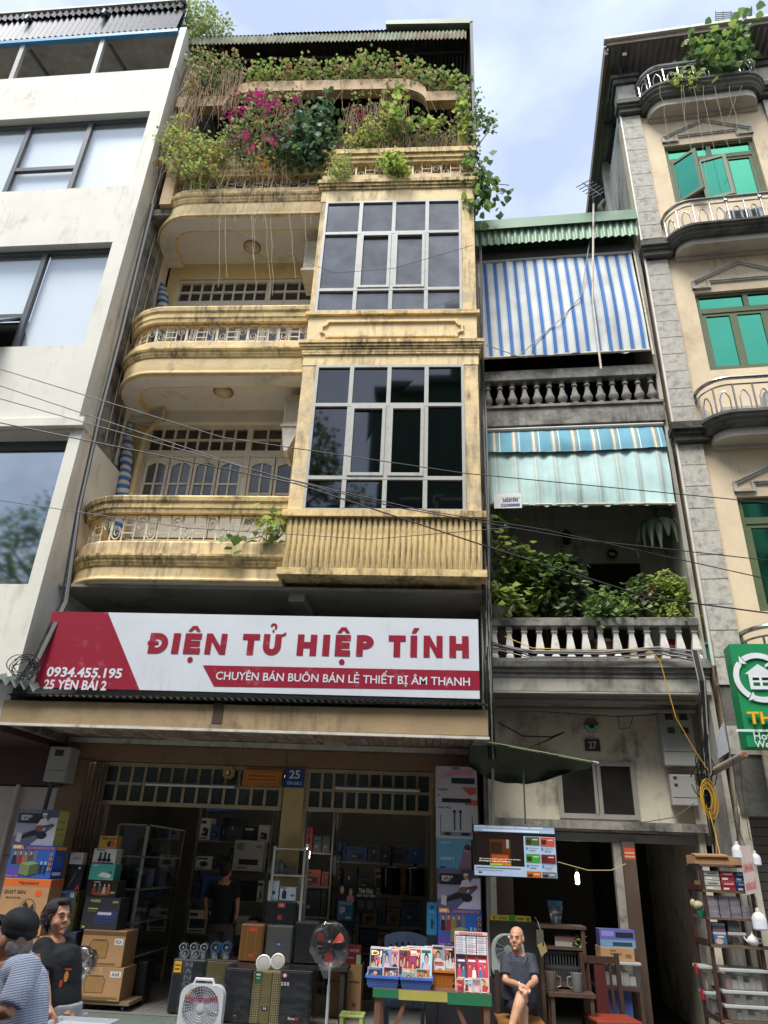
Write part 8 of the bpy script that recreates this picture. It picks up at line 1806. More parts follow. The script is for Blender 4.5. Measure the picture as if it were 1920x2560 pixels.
ha = MB(); ellip(ha,hc+Vector((0,-.02,.045)),(.084,.098,.078)); ellip(ha,hc+Vector((0,-.06,0)),(.078,.06,.08)); voxel(ha,'hair',mat('dark_hair','241a1a',.55),dm,.01,1)
sh = MB(); sh.tube([nk+Vector((0,0,-.02)),nk+Vector((0,0,-.09)),A(620,560,YD),A(605,790,YD)],[.085,.15,.17,.17],12); sh.tube([nk+Vector((-.06,0,-.06)),sL,sL.lerp(eL,.85)],[.075,.078,.068],9); sh.tube([nk+Vector((.06,0,-.06)),sR,sR.lerp(eR,.85)],[.075,.078,.068],9); voxel(sh,'shirt',mat('black_tshirt','1b1d22',.85),dm,.014,2)
tr_ = MB(); tr_.tube([hp+Vector((0,0,.05)),hp+Vector((0,0,-.08))],[.16,.16],10)
for h_,k_,a_ in lg: tr_.tube([h_,k_,a_+Vector((0,0,.05))],[.11,.085,.065],10)
voxel(tr_,'trousers',mat('grey_trousers','5f5d5b',.85),dm,.014,2)
# white plastic carrier at the woman's hands
wc = thing('white_carrier','white plastic carrier with slots held beside the woman','carrier',z3(430,1990,YW-.42)); M_wc = pm('c9cccf',.3);
MB().box(-.02,.34,-.12,.2,-.25,-.02).build('tub', M_wc, wc, bevel=.02); MB().box(-.03,.35,-.13,-.11,-.03,.0).box(-.03,.35,.19,.21,-.03,.0).box(-.03,-.01,-.11,.19,-.03,.0).box(.33,.35,-.11,.19,-.03,.0).build('rim', M_wc, wc)
for k in range(3): MB().box(.02+.1*k,.09+.1*k,-.124,-.118,-.16,-.06).build('slot', pm('3a3d42'), wc)
# ------------------------------------------------------------------ television
YV = -.95; tl, tr2, br, bl = [px(MF,*p,YV) for p in ((1018,1780),(1197,1783),(1206,1895),(1023,1892))]
tv = thing('television','large flat television showing a web video page, hung above the seated man','television',(bl.x,YV,bl.z)); wv = br.x-bl.x; hv = tl.z-bl.z
MB().box(0,wv,0,.045,0,hv).build('case', pm('17181a',.35), tv, bevel=.006)
scn = MB()
def scr(col, a, b, c, d, e=.10): scn.use(pm(col,.3,0,e)).rect(wv*a,wv*b,hv*c,hv*d,scr.y); scr.y -= .0003
scr.y = -.0015
scr('0d0e12',.012,.988,.018,.985,.3); scr('8f9fb5',.012,.988,.93,.985); scr('9fb0c6',.012,.988,.865,.93); scr('c9d6e6',.12,.80,.875,.91);
for k in range(5): scr('b3c0d2',.02+.17*k,.17+.17*k,.945,.98)
scr('15161a',.012,.988,.82,.865,.3); scr('c23a34',.03,.045,.835,.85)
scr('1c1410',.03,.60,.22,.81,.3); scr('5a2f14',.20,.45,.36,.72); scr('a8501c',.22,.42,.24,.42); scr('8a9aa0',.40,.43,.55,.72); scr('2a1a10',.21,.35,.45,.66,.3); scr('c07a20',.20,.45,.22,.27); scr('9fc040',.20,.34,.22,.25)
scr('9fb0c6',.012,.61,.018,.21); scr('55606e',.03,.56,.15,.175); scr('6f7b8a',.03,.35,.11,.125); scr('2a3038',.06,.10,.06,.09); scr('9fb0c6',.61,.988,.018,.80)
for i in range(2):
 for j in range(3):
  c_ = [['3f5a34','b5483a'],['3a8a3a','6a2228'],['b5581c','5f6a74']][j][i]; a = .63+.18*i; b_ = .62-.33*j; top_ = b_+.17
  scr(c_,a,a+.17,max(.02,b_),top_); scr('3a2a24',a+.01,a+.07,max(.03,b_+.03),top_-.05); scr('c9b98e',a+.085,a+.15,top_-.06,top_-.04)
  if j < 2: scr('3f6f9a',a+.005,a+.03,b_-.075,b_-.035); scr('6a7684',a+.04,a+.15,b_-.05,b_-.04); scr('6a7684',a+.04,a+.12,b_-.10,b_-.085)
scn.build('screen', None, tv)
MB().use(pm('e6e2d6',.4,0,.5)).text('nếu ta không phải là mình của Thạc Ất Môn',wv*.07,wv*.56,hv*.325,hv*.355,scr.y).text('thì tương lai cũng sẽ là dòng này',wv*.07,wv*.45,hv*.28,hv*.31,scr.y).build('subtitle', None, tv)
MB().tube([(wv*.3,.045,hv*.6),(wv*.3,.9,hv*.7)],.02,6).tube([(wv*.7,.045,hv*.6),(wv*.7,1.0,hv*.7)],.02,6).build('wall_bracket', M_dframe, tv)
# ------------------------------------------------------------------ dark green tarpaulin
tp = thing('tarpaulin','sagging dark green tarpaulin tied over a pole before no 27','awning',px(MF,1014,1597,-1.1)); o_ = tp.location; a = px(MF,1016,1597,-1.1)-o_; b = px(MF,1280,1646,-1.0)-o_
vs = []; nx = 28; nz_ = 10
belly = [(1015,1658),(1050,1680),(1090,1692),(1138,1694),(1180,1686),(1220,1672),(1280,1648)]
for i in range(nx+1):
 s_ = i/nx; tpnt = a.lerp(b,s_); q = s_*6; k = min(5,int(q)); f_ = q-k; bx = belly[k][0]*(1-f_)+belly[k+1][0]*f_; by = belly[k][1]*(1-f_)+belly[k+1][1]*f_; bp_ = px(MF,bx,by,-.75)-o_
 for j in range(nz_+1):
  t = j/nz_; p = tpnt.lerp(bp_,t)+Vector((0,.18*math.sin(math.pi*t)+.03*math.sin(17*s_+4*t)+.015*math.sin(41*s_),-.05*math.sin(math.pi*t))); vs.append(p)
MB().add(vs,[(i*(nz_+1)+j,i*(nz_+1)+j+1,(i+1)*(nz_+1)+j+1,(i+1)*(nz_+1)+j) for i in range(nx) for j in range(nz_)]).build('cloth', mat('dark_green_tarp','3a4232',.6,var=.15,scale=4,bump=.4), tp, smooth=True)
e_ = px(MF,1293,1649,-1.0)-o_; MB().tube([a+Vector((-.05,0,.01)),e_],.014,6).build('pole', mat('green_pole','6d7658',.5), tp); MB().tube([b,e_],.016,6).build('pole_tip', M_alu, tp)
MB().tube([px(MF,1130,1650,-.9)-o_,px(MF,1135,1780,-.9)-o_],.010,5).build('prop_pole', M_dframe, tp)
MB().tube([px(MF,1064,1645,-.72)-o_,px(MF,1066,1790,-.72)-o_],.02,5).build('stay', pm('a9a48f',.6), tp)
# ------------------------------------------------------------------ shelf, crate, jugs, chair, boxes before no. 27
YR = -.75; sx0 = MF.uz(1168,2080,YR)[0]; sx1 = MF.uz(1268,2080,YR)[0]; sw = sx1-sx0
sf = thing('wooden_shelf','small brown wooden shelf unit right of the seated man','shelf',(sx0,YR,0)); M_br = mat('brown_wood','4a352a',.6,var=.2,scale=9)
zT = MF.uz(1215,2000,YR)[1]; lv = [zT, MF.uz(1215,2045,YR)[1], MF.uz(1215,2125,YR)[1], MF.uz(1215,2142,YR-.2)[1]]
for x in (0,sw-.04): MB().box(x,x+.04,.0,.36,0,zT-.03).build('side', M_br, sf)
for z in lv[:3]: MB().box(-.02 if z == zT else .04,sw+.02 if z == zT else sw-.04,-.01,.37,z-.03,z).build('shelf', M_br, sf)
tb2 = thing('low_table','low brown table carrying two jugs before the shelf','table',(sx0+.03,YR-.32,0)); MB().box(0,sw-.02,0,.3,lv[3]-.035,lv[3]).build('top', M_br, tb2)
for x in (.02,sw-.08):
 for y in (.02,.24): MB().box(x,x+.04,y,y+.04,0,lv[3]-.035).build('leg', M_br, tb2)
def crate():
 u0,u1,z0,z1 = MF.rc(1178,2055,1254,2122,YR+.03); z0 = lv[2]+.001; w_,h_ = u1-u0,z1-z0; t = thing('plastic_crate','dark grey plastic crate on the brown shelf','crate',(u0,YR+.03,z0)); g_ = pm('3a3c3c',.5)
 MB().box(0,w_,0,.01,0,.02).box(0,w_,0,.01,h_-.03,h_).box(0,.02,0,.01,.02,h_-.03).box(w_-.02,w_,0,.01,.02,h_-.03).box(.02,w_-.02,0,.01,h_*.5-.015,h_*.5+.015).build('frame', g_, t)
 for k in range(14): MB().box(.03+k*(w_-.06)/14,.045+k*(w_-.06)/14,.001,.009,.02,h_*.5-.015).build('slat', g_, t)
 for k in range(10): MB().box(.03+k*(w_-.06)/10,.045+k*(w_-.06)/10,.001,.009,h_*.5+.015,h_-.03).build('slat', g_, t)
 MB().box(0,.01,.01,.3,0,h_).box(w_-.01,w_,.01,.3,0,h_).box(.01,w_-.01,.29,.3,0,h_).box(.01,w_-.01,.01,.29,0,.01).build('shell', g_, t)
crate()
for x, lb, c_ in ((1192,'brown translucent jug with handle on the low table','6d6058'),(1247,'grey plastic jug with handle on the low table','7d7d7a')):
 c = px(MF,x,2130,YR-.2); t = thing('jug', lb, 'jug', (c.x,YR-.18,lv[3]+.001)); MB().lathe((0,0,0),[(.05,0),(.055,.01),(.062,.17),(.064,.175),(.058,.175),(.052,.02)],16).build('body', pm(c_,.3), t, smooth=True); k = 1 if x < 1220 else -1
 MB().tube([(k*.06,-.01,.14),(k*.10,-.01,.13),(k*.10,-.01,.05),(k*.058,-.01,.03)],.008,5).build('handle', pm(c_,.3), t)
carton('pink_tin','dull pink box on the top shelf of the brown unit',(1199,2022,1238,2045),YR+.05,.2,'7d5c5a',[('r',0,0,1,.45,'9d9690')],zb=lv[1]+.001)
t = thing('green_pouch','crumpled green pouch beside the pink box on shelf','pouch',(MF.uz(1250,2040,YR)[0],YR+.08,lv[1]+.001)); q = MB(); leaves(q,blob((0,0,.06),(.07,.05,.05),30),.07,2,.02); q.use(M_leaf[4]); q.build('pouch', M_leaf[4], t)
c = px(MF,1202,2000,YR+.1); t = thing('wrapped_nozzle','bagged clear gadget with blue card header on the brown shelf','bag',(c.x,YR+.12,zT+.001)); hh = MF.uz(1202,1946,YR+.12)[1]-zT
MB().hexa([(-.05,-.02,0),(.05,-.02,0),(.05,.04,0),(-.05,.04,0),(-.085,-.03,hh*.75),(.085,-.03,hh*.75),(.085,.05,hh*.75),(-.085,.05,hh*.75)]).build('pouch', film('grey_bag',.35,.2,(.6,.62,.64),1.2), t); MB().box(-.085,.085,-.01,.0,hh*.74,hh).build('card_header', pm('2a5266',.4), t); MB().lathe((0,.01,0),[(.03,0),(.04,hh*.3),(.02,hh*.7)],10).build('gadget', pm('8d9194',.3), t)
carton('yellow_bar_box','long yellow and green box lying above the seated man',(1060,1978,1147,1990),-.62,.12,'cfb52a',[('r',.45,0,.62,1,'3f8f3a'),('e',.08,.5,.03,.3,'b3452a'),('r',.2,.3,.4,.7,'8a8a3a'),('r',.66,.35,.82,.65,'3a7a3a'),('e',.92,.5,.04,.35,'7a7a2a')],'8f7d1c')
t = thing('dark_cabinet','tall black cabinet behind the seated man','cabinet',(MF.uz(1058,2000,-.5)[0],-.55,0)); MB().box(0,.55,-.1,.3,0,MF.uz(1100,1990,-.62)[1]-.002).build('body', pm('15130f',.7), t, bevel=.01); MB().box(.03,.52,-.104,-.1,.05,1.0).build('door', pm('1d1a16',.6), t)
# hanging keys
t = thing('key_bunch','bunch of keys and a tag hanging from the black cabinet','keys',px(MF,1162,2004,-.86)); MB().tube([(0,.2,.08),(-.02,.05,.10),(0,0,.06),(.02,0,0),(.04,0,-.1)],.005,4).build('hook', M_steel, t)
for k in range(6): MB().box(-.02+.012*k,-.005+.012*k,-.004*k,.003-.004*k,-.14-R(0,.05),-.02).build('key', pm('8f8a78',.3,.7), t)
MB().hexa([(.02,-.02,-.28),(.09,-.02,-.22),(.09,-.012,-.22),(.02,-.012,-.28),(-.02,-.02,-.17),(.06,-.02,-.13),(.06,-.012,-.13),(-.02,-.012,-.17)]).build('tag', pm('8f8455',.6), t)
# wooden chair
YH = -1.0; cx = MF.uz(1322,2194,YH)[0]; ch2 = thing('wooden_chair','dark wooden chair with red seat and tall slatted back','chair',(cx,YH,0),math.radians(8)); M_cw = mat('chair_wood','3f2a22',.4,var=.2,scale=10); zt = MF.uz(1300,2060,YH+.2)[1]
MB().box(-.24,.24,-.22,.22,.42,.455).build('seat', mat('red_seat','8a3a28',.35,var=.1), ch2, bevel=.01)
for x in (-.23,.18): MB().hexa([(x,.16,0),(x+.05,.16,0),(x+.05,.21,0),(x,.21,0),(x+(.0),.24,zt),(x+.045,.24,zt),(x+.045,.28,zt),(x,.28,zt)]).build('back_post', M_cw, ch2)
for x in (-.23,.18): MB().box(x,x+.05,-.21,-.16,0,.42).build('leg', M_cw, ch2)
MB().hexa([(-.18,.238,zt-.10),(.18,.238,zt-.10),(.18,.268,zt-.10),(-.18,.268,zt-.10),(-.18,.238,zt-.03),(.18,.238,zt-.03),(.18,.268,zt-.03),(-.18,.268,zt-.03)]).build('top_rail', M_cw, ch2)
MB().hexa([(-.08,.20,.455),(.06,.20,.455),(.06,.215,.455),(-.08,.215,.455),(-.07,.245,zt-.10),(.05,.245,zt-.10),(.05,.26,zt-.10),(-.07,.26,zt-.10)]).build('back_splat', mat('dark_red_wood','4a1f1c',.35), ch2)
for x in (-.15,.10): MB().hexa([(x,.20,.455),(x+.025,.20,.455),(x+.025,.22,.455),(x,.22,.455),(x,.245,zt-.10),(x+.025,.245,zt-.10),(x+.025,.265,zt-.10),(x,.265,zt-.10)]).build('back_slat', M_cw, ch2)
MB().box(-.2,.2,-.20,-.18,.34,.42).build('apron', M_cw, ch2)
# bin, carton, purple pack on a stand at the right
YK = -.55; u0,u1,z0,z1 = MF.rc(1283,2078,1385,2131,YK); st2 = thing('brown_stand','brown metal stand under the clear storage bin','stand',(u0,YK,0)); sw2 = u1-u0
MB().box(0,sw2,0,.36,z0-.04,z0).build('top', M_br, st2)
for x in (.0,sw2-.04):
 for y in (0,.32): MB().box(x,x+.04,y,y+.04,0,z0-.04).build('leg', M_br, st2)
def bin_(label, u0, u1, z0, z1, Y, dep, lid=True, F=MF, content='9a9690', clips=False, name='storage_bin', tint='8d928f'):
 t = thing(name, label, 'storage box', F.world(u0,Y,z0+.001), -F.a); w_, h_ = u1-u0, z1-z0
 MB().hexa([(.02,.01,0),(w_-.02,.01,0),(w_-.02,dep-.01,0),(.02,dep-.01,0),(0,0,h_-.03),(w_,0,h_-.03),(w_,dep,h_-.03),(0,dep,h_-.03)]).build('tub', film('bin_plastic',.14,.35,(.9,.91,.9),.3), t)
 random.seed(int(abs(u0*1000))); q = MB()
 for k in range(6):
  x = .05+k*(w_-.1)/6; q.use(pm(random.choice([content,'b9b4aa','c9c5bd','8a8f94','b08a80']),.6)).box(x,x+(w_-.1)/6.5,.04,dep-.05,.006,h_*R(.35,.75))
 q.build('contents', None, t); random.seed(7)
 if lid: MB().box(-.012,w_+.012,-.012,dep+.012,h_-.03,h_).build('lid', pm('a9aca8',.35), t, bevel=.006)
 if clips:
  for x in (-.016,): MB().box(x-.006,x+.012,dep*.3,dep*.6,h_-.08,h_+.006).build('clip', pm('b3282e',.4), t)
 return t
bin_('clear storage bin with grey lid beside the wooden chair',u0,u1,z0,z1,YK,.36,content='c6c8c6')
carton('brown_carton','worn brown carton with printed text on the clear bin',(1298,2047,1371,2078),YK+.02,.3,CARD,[('t','CD-8000HQ',.28,.42,.62,.62,'4a3826'),('r',.28,.74,.45,.8,'5a4630'),('r',.72,.3,.9,.55,'7d5e3c'),('r',.3,.15,.5,.22,'5a4630')],'7d6040',zb=z1+.001)
carton('purple_pack','film wrapped purple and blue product pack on the worn carton',(1296,2008,1372,2047),YK+.03,.22,'56588a',[('r',0,0,1,1,'5f62a0'),('r',.05,.62,.4,.9,'8a80c0'),('r',.45,.55,.95,.85,'22263a'),('r',0,0,1,.42,'6f93ae'),('r',.35,.08,.9,.3,'2a3f52')],'3f4168')
bd = thing('blue_board','blue plastic board standing under the clear bin','board',(u0+.12,YK+.08,0)); MB().box(0,.3,0,.02,.0,z0-.05).build('sheet', pm('3f5a9c',.4), bd)
# orange charm on post
t = thing('paper_charm','orange red patterned paper charm tied to the brown post','charm',px(MF,1350,1856,-.62)); w_ = MF.uz(1373,1845,-.62)[0]-MF.uz(1350,1845,-.62)[0]
MB().box(0,w_,0,.01,0,.125).build('paper', pm('b8492c',.6), t)
for i in range(6):
 for j in range(2): MB().use(pm('d9b08a')).ell(.012+i*(w_-.02)/5.4,.03+.04*j,.008,.012,-.002,8).build('dot', None, t)
MB().box(w_*.3,w_*.7,.01,.2,.05,.08).build('tie', pm('b8492c',.6), t)
# ------------------------------------------------------------------ goods rack at the right
YG = -1.35
def z7(x, y): return (1417+x*.2266, 1710.9+y*.2266)
def G(x, y, Y=YG): return px(MF,*z7(x,y),Y)
rg = thing('goods_rack','brown steel goods rack with shelves at the right edge','rack',(G(480,1200).x,YG,0)); o_ = Vector(rg.location); M_rk = mat('rack_brown','3f2722',.55,var=.15)
gx0, gx1 = G(480,1200).x-o_.x, G(930,1200).x-o_.x+.02; zR = G(600,690).z
for x, y, zt in ((gx0,0,zR),(gx1,0,zR-.25),(gx0-.02,.42,G(340,860,YG+.42).z),(gx1,.42,zR-.25)): MB().box(x,x+.032,y,y+.032,0,zt).build('post', M_rk, rg)
shz = [zR, G(650,940).z, G(700,1200).z, G(750,1465).z, G(800,2185).z]
for i, z in enumerate(shz): MB().box(gx0,gx1+.032+(.09 if i == 3 else 0),-.012 if i != 3 else -.05,.45,z-.022,z).build('shelf', mat('shelf_ply','5f4a3a',.7,var=.2,scale=8), rg)
for z in (G(340,880,YG+.4).z,G(440,1390,YG+.2).z,G(540,2110,YG+.2).z): MB().box(gx0-.02,gx0+.01,.032,.42,z-.05,z).build('side_rail', M_rk, rg)
gw = gx1-gx0; bx0 = o_.x+gx0+.04
def onrack(z, h_, x0, x1, col, name, label, cat='box', specs=(), dep=.2, v=.03):
 t = thing(name, label, cat, (o_.x+gx0+.035+x0*(gw-.01),YG+v,z+.001)); w_ = (x1-x0)*(gw-.01); MB().box(0,w_-.004,0,dep,0,h_).build('carton', pm(col,.5), t, bevel=.003)
 if specs: prints(MB(), specs, w_-.004, h_, 0).build('print', None, t)
 return t
hb_ = (shz[0]-shz[1])*.36
for k, (a, b_, c_, tx, cc, nm) in enumerate(((.03,.36,'b3b0a6','Camelion','2a2a2a','white'),(.38,.68,'9c2634','maxell','e0c9c9','dark red'),(.69,.95,'24447a','Camel','d0d6e0','navy blue'))):
 for r_ in range(2): onrack(shz[1]+r_*(hb_+.004),hb_,a,b_,c_,'battery_box','%s battery box, %s of two on the rack top shelf' % (nm,('lower','upper')[r_]),'box',[('t',tx,.2,.62,.85,.86,cc),('r',.1,.1,.5,.3,'d9d9d0'),('r',.0,.45,1,.5,'1f1f22')])
onrack(shz[1],hb_*.9,-.07,.03,'8f7748','small_carton','small tan carton at left of battery boxes on the rack')
for c_ in range(4):
 for r_ in range(12 if c_ < 3 else 7):
  h_ = (shz[1]-shz[2])*.86/13; t = thing('cassette','stacked cassette in grey case on the second rack shelf','cassette',(bx0+.01+c_*(gw-.05)/4,YG+.03,shz[2]+.001+r_*h_),0,'cassettes on the rack'); MB().box(0,(gw-.05)/4-.012,0,.07,0,h_-.003).build('case', mat('cassette_grey','7f7c82',.3,var=.3,scale=30,rand=.25), t)
for r_ in range(4): onrack(shz[3]+.09+r_*.028,.026,.05,.32,('b9b0b4','6f5a62','4a4a52','8fa9b4')[r_],'disc_case','thin disc case %s of four stacked on third rack shelf' % ('lowest','second','third','topmost')[r_],'disc')
onrack(shz[3],.088,.05,.32,'3f6f8a','blue_disc_box','blue disc box on the third rack shelf',specs=[('e',.4,.35,.3,.3,'c9a9a0'),('r',.3,.75,.8,.9,'d0d8e0')]);
bin_('small clear box of cards on the third rack shelf',bx0+.36*gw,bx0+.68*gw,shz[3],shz[3]+.12,YG+.04,.18,content='b08a80')
onrack(shz[3]+.125,.10,.38,.64,'55585a','grey_card_box','grey card box on the small clear box, third rack shelf')
# big clear boxes below
zz = [shz[3]-.03, G(650,1680).z, G(700,1890).z, G(750,2030).z, shz[4]]
for k in range(1,4): bin_('clear storage box with pale lid, %s of three at the rack foot' % ('topmost','middle','lowest')[k-1],bx0+.03,bx0+gw-.02,zz[k+1] if k < 3 else zz[4],zz[k],YG+.0,.34,clips=True,content='c0b0ac')
for k in range(2): b_ = bin_('clear box with red clip at the back of rack, %s' % ('upper','lower')[k],o_.x+gx0-.10+.03*k,o_.x+gx0+.02+.03*k,G(470,1850-230*0+k*250-200,YG+.3).z-.22,G(470,1640+k*240,YG+.3).z,YG+.12,.2,clips=True)
t = thing('stuffed_sack','beige cloth sack hanging on the left rack post','sack',G(400,1080,YG+.1)); q = MB(); ellip(q,(0,0,0),(.06,.06,.045)); ellip(q,(-.05,0,.02),(.03,.03,.04)); q.build('sack', pm('a89a7c',.9), t, smooth=True)
t = thing('green_cup','green cup hanging below the beige sack at the rack','cup',G(430,1165,YG+.1)); MB().lathe((0,0,-.04),[(.03,0),(.05,.06),(.052,.08)],12).build('cup', pm('1f6a52',.4), t, smooth=True)
t = thing('torn_carton','open torn brown carton lying on top of the goods rack','box',(G(480,680).x-.1,YG+.05,zR+.001)); MB().box(0,gw+.05,0,.3,0,.09).build('carton', pm(CARD,.8), t); MB().hexa([(.0,-.02,.07),(gw*.7,-.02,.075),(gw*.7,.1,.09),(.0,.1,.09),(.0,-.02,.085),(gw*.7,-.02,.09),(gw*.7,.1,.11),(.0,.1,.105)]).build('flap', pm('9a7650',.8), t)
# teapot
c = G(925,1420); t = thing('teapot','small white porcelain teapot on the rack shelf','teapot',(c.x,YG+.0,shz[3]+.001))
MB().lathe((0,0,0),[(.03,0),(.034,.006),(.058,.035),(.06,.055),(.045,.085),(.025,.095),(.02,.1)],18).build('body', pm('d6d5d0',.15), t, smooth=True); MB().lathe((0,0,.098),[(.022,0),(.015,.012),(.006,.016),(.009,.026),(.002,.032)],12).build('lid', pm('d6d5d0',.15), t, smooth=True)
MB().tube([(-.05,0,.04),(-.075,0,.06),(-.088,0,.085)],[.014,.010,.007],8).build('spout', pm('d6d5d0',.15), t, smooth=True); MB().tube([(.05,0,.075),(.085,0,.07),(.088,0,.04),(.05,0,.025)],.007,6).build('handle', pm('d6d5d0',.15), t, smooth=True)
# hanging bulbs and a strip lamp box
def bulb(x, y, r_, label, xt, yt, Y=YG-.1):
 c = G(x,y,Y); s_ = pxs(MF,*z7(x,y),Y)*r_*.2266; t = thing('led_bulb', label, 'bulb', c); k = s_*.95
 MB().lathe((0,0,0),[(k*.30,-k*1.25),(k*.75,-k*1.2),(k,-k*1.0),(k,-k*.1)],18).build('diffuser', pm('dcdde6',.25), t, smooth=True); MB().lathe((0,0,0),[(k,-k*.1),(k*.97,k*.35),(k*.7,k*.8),(k*.32,k*1.05),(k*.3,k*1.5),(k*.12,k*1.6)],18).build('heat_sink', pm('cfcdc8',.35), t, smooth=True)
 tp_ = G(xt,yt,Y)-c; MB().tube([(0,0,k*1.5),tuple(tp_*.5+Vector((.01,0,k*.7))),tuple(tp_)],.004,4).build('cord', M_black, t)
bulb(780,565,58,'white LED bulb hanging left of the red lettered lamp box',800,200); bulb(950,640,50,'white LED bulb hanging behind the red lettered lamp box',930,250); bulb(985,1225,72,'large white LED bulb hanging above the teapot',945,1000)
p = [G(*q,YG-.16) for q in ((815,660),(905,500),(990,950),(860,990))]; lb = thing('lamp_carton','long white lamp carton with red letters hanging by the bulbs','box',p[3]); o2 = Vector(lb.location); q = [v-o2 for v in (G(860,985,YG-.16),G(975,955,YG-.16),G(900,500,YG-.16),G(795,520,YG-.16))]
MB().add([tuple(v) for v in q]+[tuple(v+Vector((.02,.06,0))) for v in q],[(0,1,2,3),(7,6,5,4),(0,4,5,1),(1,5,6,2),(2,6,7,3),(3,7,4,0)]).build('carton', pm('b9a9a4',.5), lb)
def bil(a, b_): return q[0].lerp(q[1],a).lerp(q[3].lerp(q[2],a),b_)+Vector((0,-.003,0))
mm = MB().use(pm('b03a34',.5))
def skewtext(s_, a0, a1, b0, b1):
 vs, fs = glyphs(s_,.02,0); ax = [v[0] for v in vs]; ay = [v[1] for v in vs]; mm.add([tuple(bil(a0+(a1-a0)*(v[0]-min(ax))/(max(ax)-min(ax)), b0+(b1-b0)*(v[1]-min(ay))/(max(ay)-min(ay)))) for v in vs],fs)
skewtext('CHÍNH HÃNG',.08,.92,.45,.66); skewtext('KHÔNG KHỔ',.08,.92,.08,.32); mm.build('lettering', None, lb); MB().tube([tuple(bil(.5,1.0)),(.02,.0,bil(.5,1).z+.25)],.004,4).build('cord', M_steel, lb)
# bamboo-grey pole end by the green sign, white banner sheet behind
t = thing('awning_pole','weathered grey pipe sticking out below the green sign','pole',px(MF,1520,1678,-.6)); e_ = px(MF,1608,1630,-1.7)-t.location; MB().cyl((0,0,0),tuple(e_),.042,.042,12).build('pipe', mat('weathered_pipe','8a7f74',.7,var=.25,scale=6), t, smooth=True); MB().cyl(tuple(e_*.999),tuple(e_*1.012),.034,.03,12).build('pipe_end', pm('8a4a38',.7), t)
t = thing('white_sheet','crumpled white printed sheet behind the green sign edge','sheet',px(MF,1555,1640,-1.0)); P_ = [px(MF,x,y,Y)-t.location for x,y,Y in ((1550,1640,-.8),(1584,1618,-.85),(1570,1545,-.8),(1552,1580,-.75))]
MB().add([tuple(v) for v in P_]+[tuple(v+Vector((0,.01,0))) for v in P_],[(0,1,2,3),(7,6,5,4),(0,4,5,1),(1,5,6,2),(2,6,7,3),(3,7,4,0)]).build('sheet', pm('8f9298',.6), t)
# ------------------------------------------------------------------ cables
def wire(name, label, pts, r_=.009, m=M_black, cat='cable', F=MF, group=None, n=5, sag=0.0):
 P_ = [px(F,*p) if len(p) == 3 else Vector(p) for p in pts]; t = thing(name, label, cat, P_[0], 0, group); Q = []
 for a, b in zip(P_,P_[1:]):
  for k in range(8): s_ = k/8; Q.append(a.lerp(b,s_)+Vector((0,0,-sag*4*s_*(1-s_)))-P_[0])
 Q.append(P_[-1]-P_[0]); MB().tube([tuple(v) for v in Q],r_,n).build('strand', m, t); return t
wire('street_cable','highest black cable crossing from white house to the bay base',[(-40,785,-3.2),(480,945,-3.0),(1000,1022,-2.8),(1700,1090,-2.6)],.0065)
wire('street_cable','second black cable crossing before the balconies',[(-40,820,-3.2),(560,1020,-3.0),(900,1100,-2.9),(1180,1145,-2.7),(1700,1260,-2.4)],.0065)
wire('street_cable','third black cable crossing before the balconies',[(-40,850,-3.2),(600,1030,-3.0),(850,1095,-2.9),(1250,1165,-2.7),(1700,1215,-2.4)],.0065)
wire('street_cable','thick black cable crossing over bay base toward peach house',[(-40,905,-3.2),(300,975,-3.0),(640,1045,-3.0),(1050,1180,-2.8),(1400,1290,-2.6),(1700,1330,-2.4)],.009)
wire('street_cable','lowest thin cable crossing the ribbed bay base',[(-40,1075,-3.2),(400,1140,-3.0),(800,1165,-2.9),(1100,1140,-2.8)],.005)
wire('hanging_cable','thin cable sagging over the upper bay panes',[(440,470,-1.9),(720,590,-1.9),(850,580,-1.9),(1020,530,-1.9)],.004)
wire('grey_cable','grey cable looping across the blue striped awning',[(1050,745,-.85),(1120,770,-.85),(1210,690,-.85),(1255,640,-.85),(1282,470,-.75)],.008,pm('9a9a96',.5))
random.seed(3)
for k in range(16):
 x = R(1040,1056); m_ = M_black if k % 3 else pm('8a8780',.5)
 wire('house_cable','cable of the bundle hanging between no 25 and no 27',[(x-12+R(-4,4),480+R(0,300),-1.0),(x-6+R(-6,6),900,-1.05),(x+R(-7,7),1150,-1.1),(x+4+R(-8,8),1330,-1.1),(x+8+R(-8,8),1500,-1.1),(x+16+R(-6,10),1640,-1.0)],R(.006,.014),m_,group='cables between no 25 and no 27')
for k in range(16):
 m_ = M_black if k % 4 else pm('8a8780',.5); x = R(-6,8)
 wire('corner_cable','cable of the thick bundle at the corner of no 27 and peach house',[(1500+x,1405,-1.0),(1515+x,1470,-1.05),(1518+x+R(-6,6),1560,-1.0),(1522+x+R(-8,8),1660,-.95),(1530+x+R(-5,5),1740,-.9),(1545+x*.5,1850,-.9)],R(.007,.014),m_,group='cables at the right house corner')
for k in range(8):
 y = 1402+R(-5,12); wire('rail_cable','cable running along the foot of the lower balustrade of no 27',[(1062,1395+R(-8,8),-.85),(1150,y+8,-.8),(1300,y+10,-.85),(1420,y,-.9),(1505,y+R(5,25),-1.0)],R(.006,.011),M_black if k % 3 else pm('8d8a84',.5),group='cables along the lower balustrade')
for k in range(10):
 x = R(-6,6); wire('corner_cable','cable of the tangled bundle beside the white house corner',[(330+x,440,-1.3),(262+x,720,-1.35),(215+x,900,-1.4),(170+x,1100,-1.45),(140+x*2,1300,-1.5),(82+x*2,1420,-1.65),(52+x*3,1470,-1.7)],R(.006,.011),M_black if k % 3 else pm('77756f',.5),group='cables beside the white house')
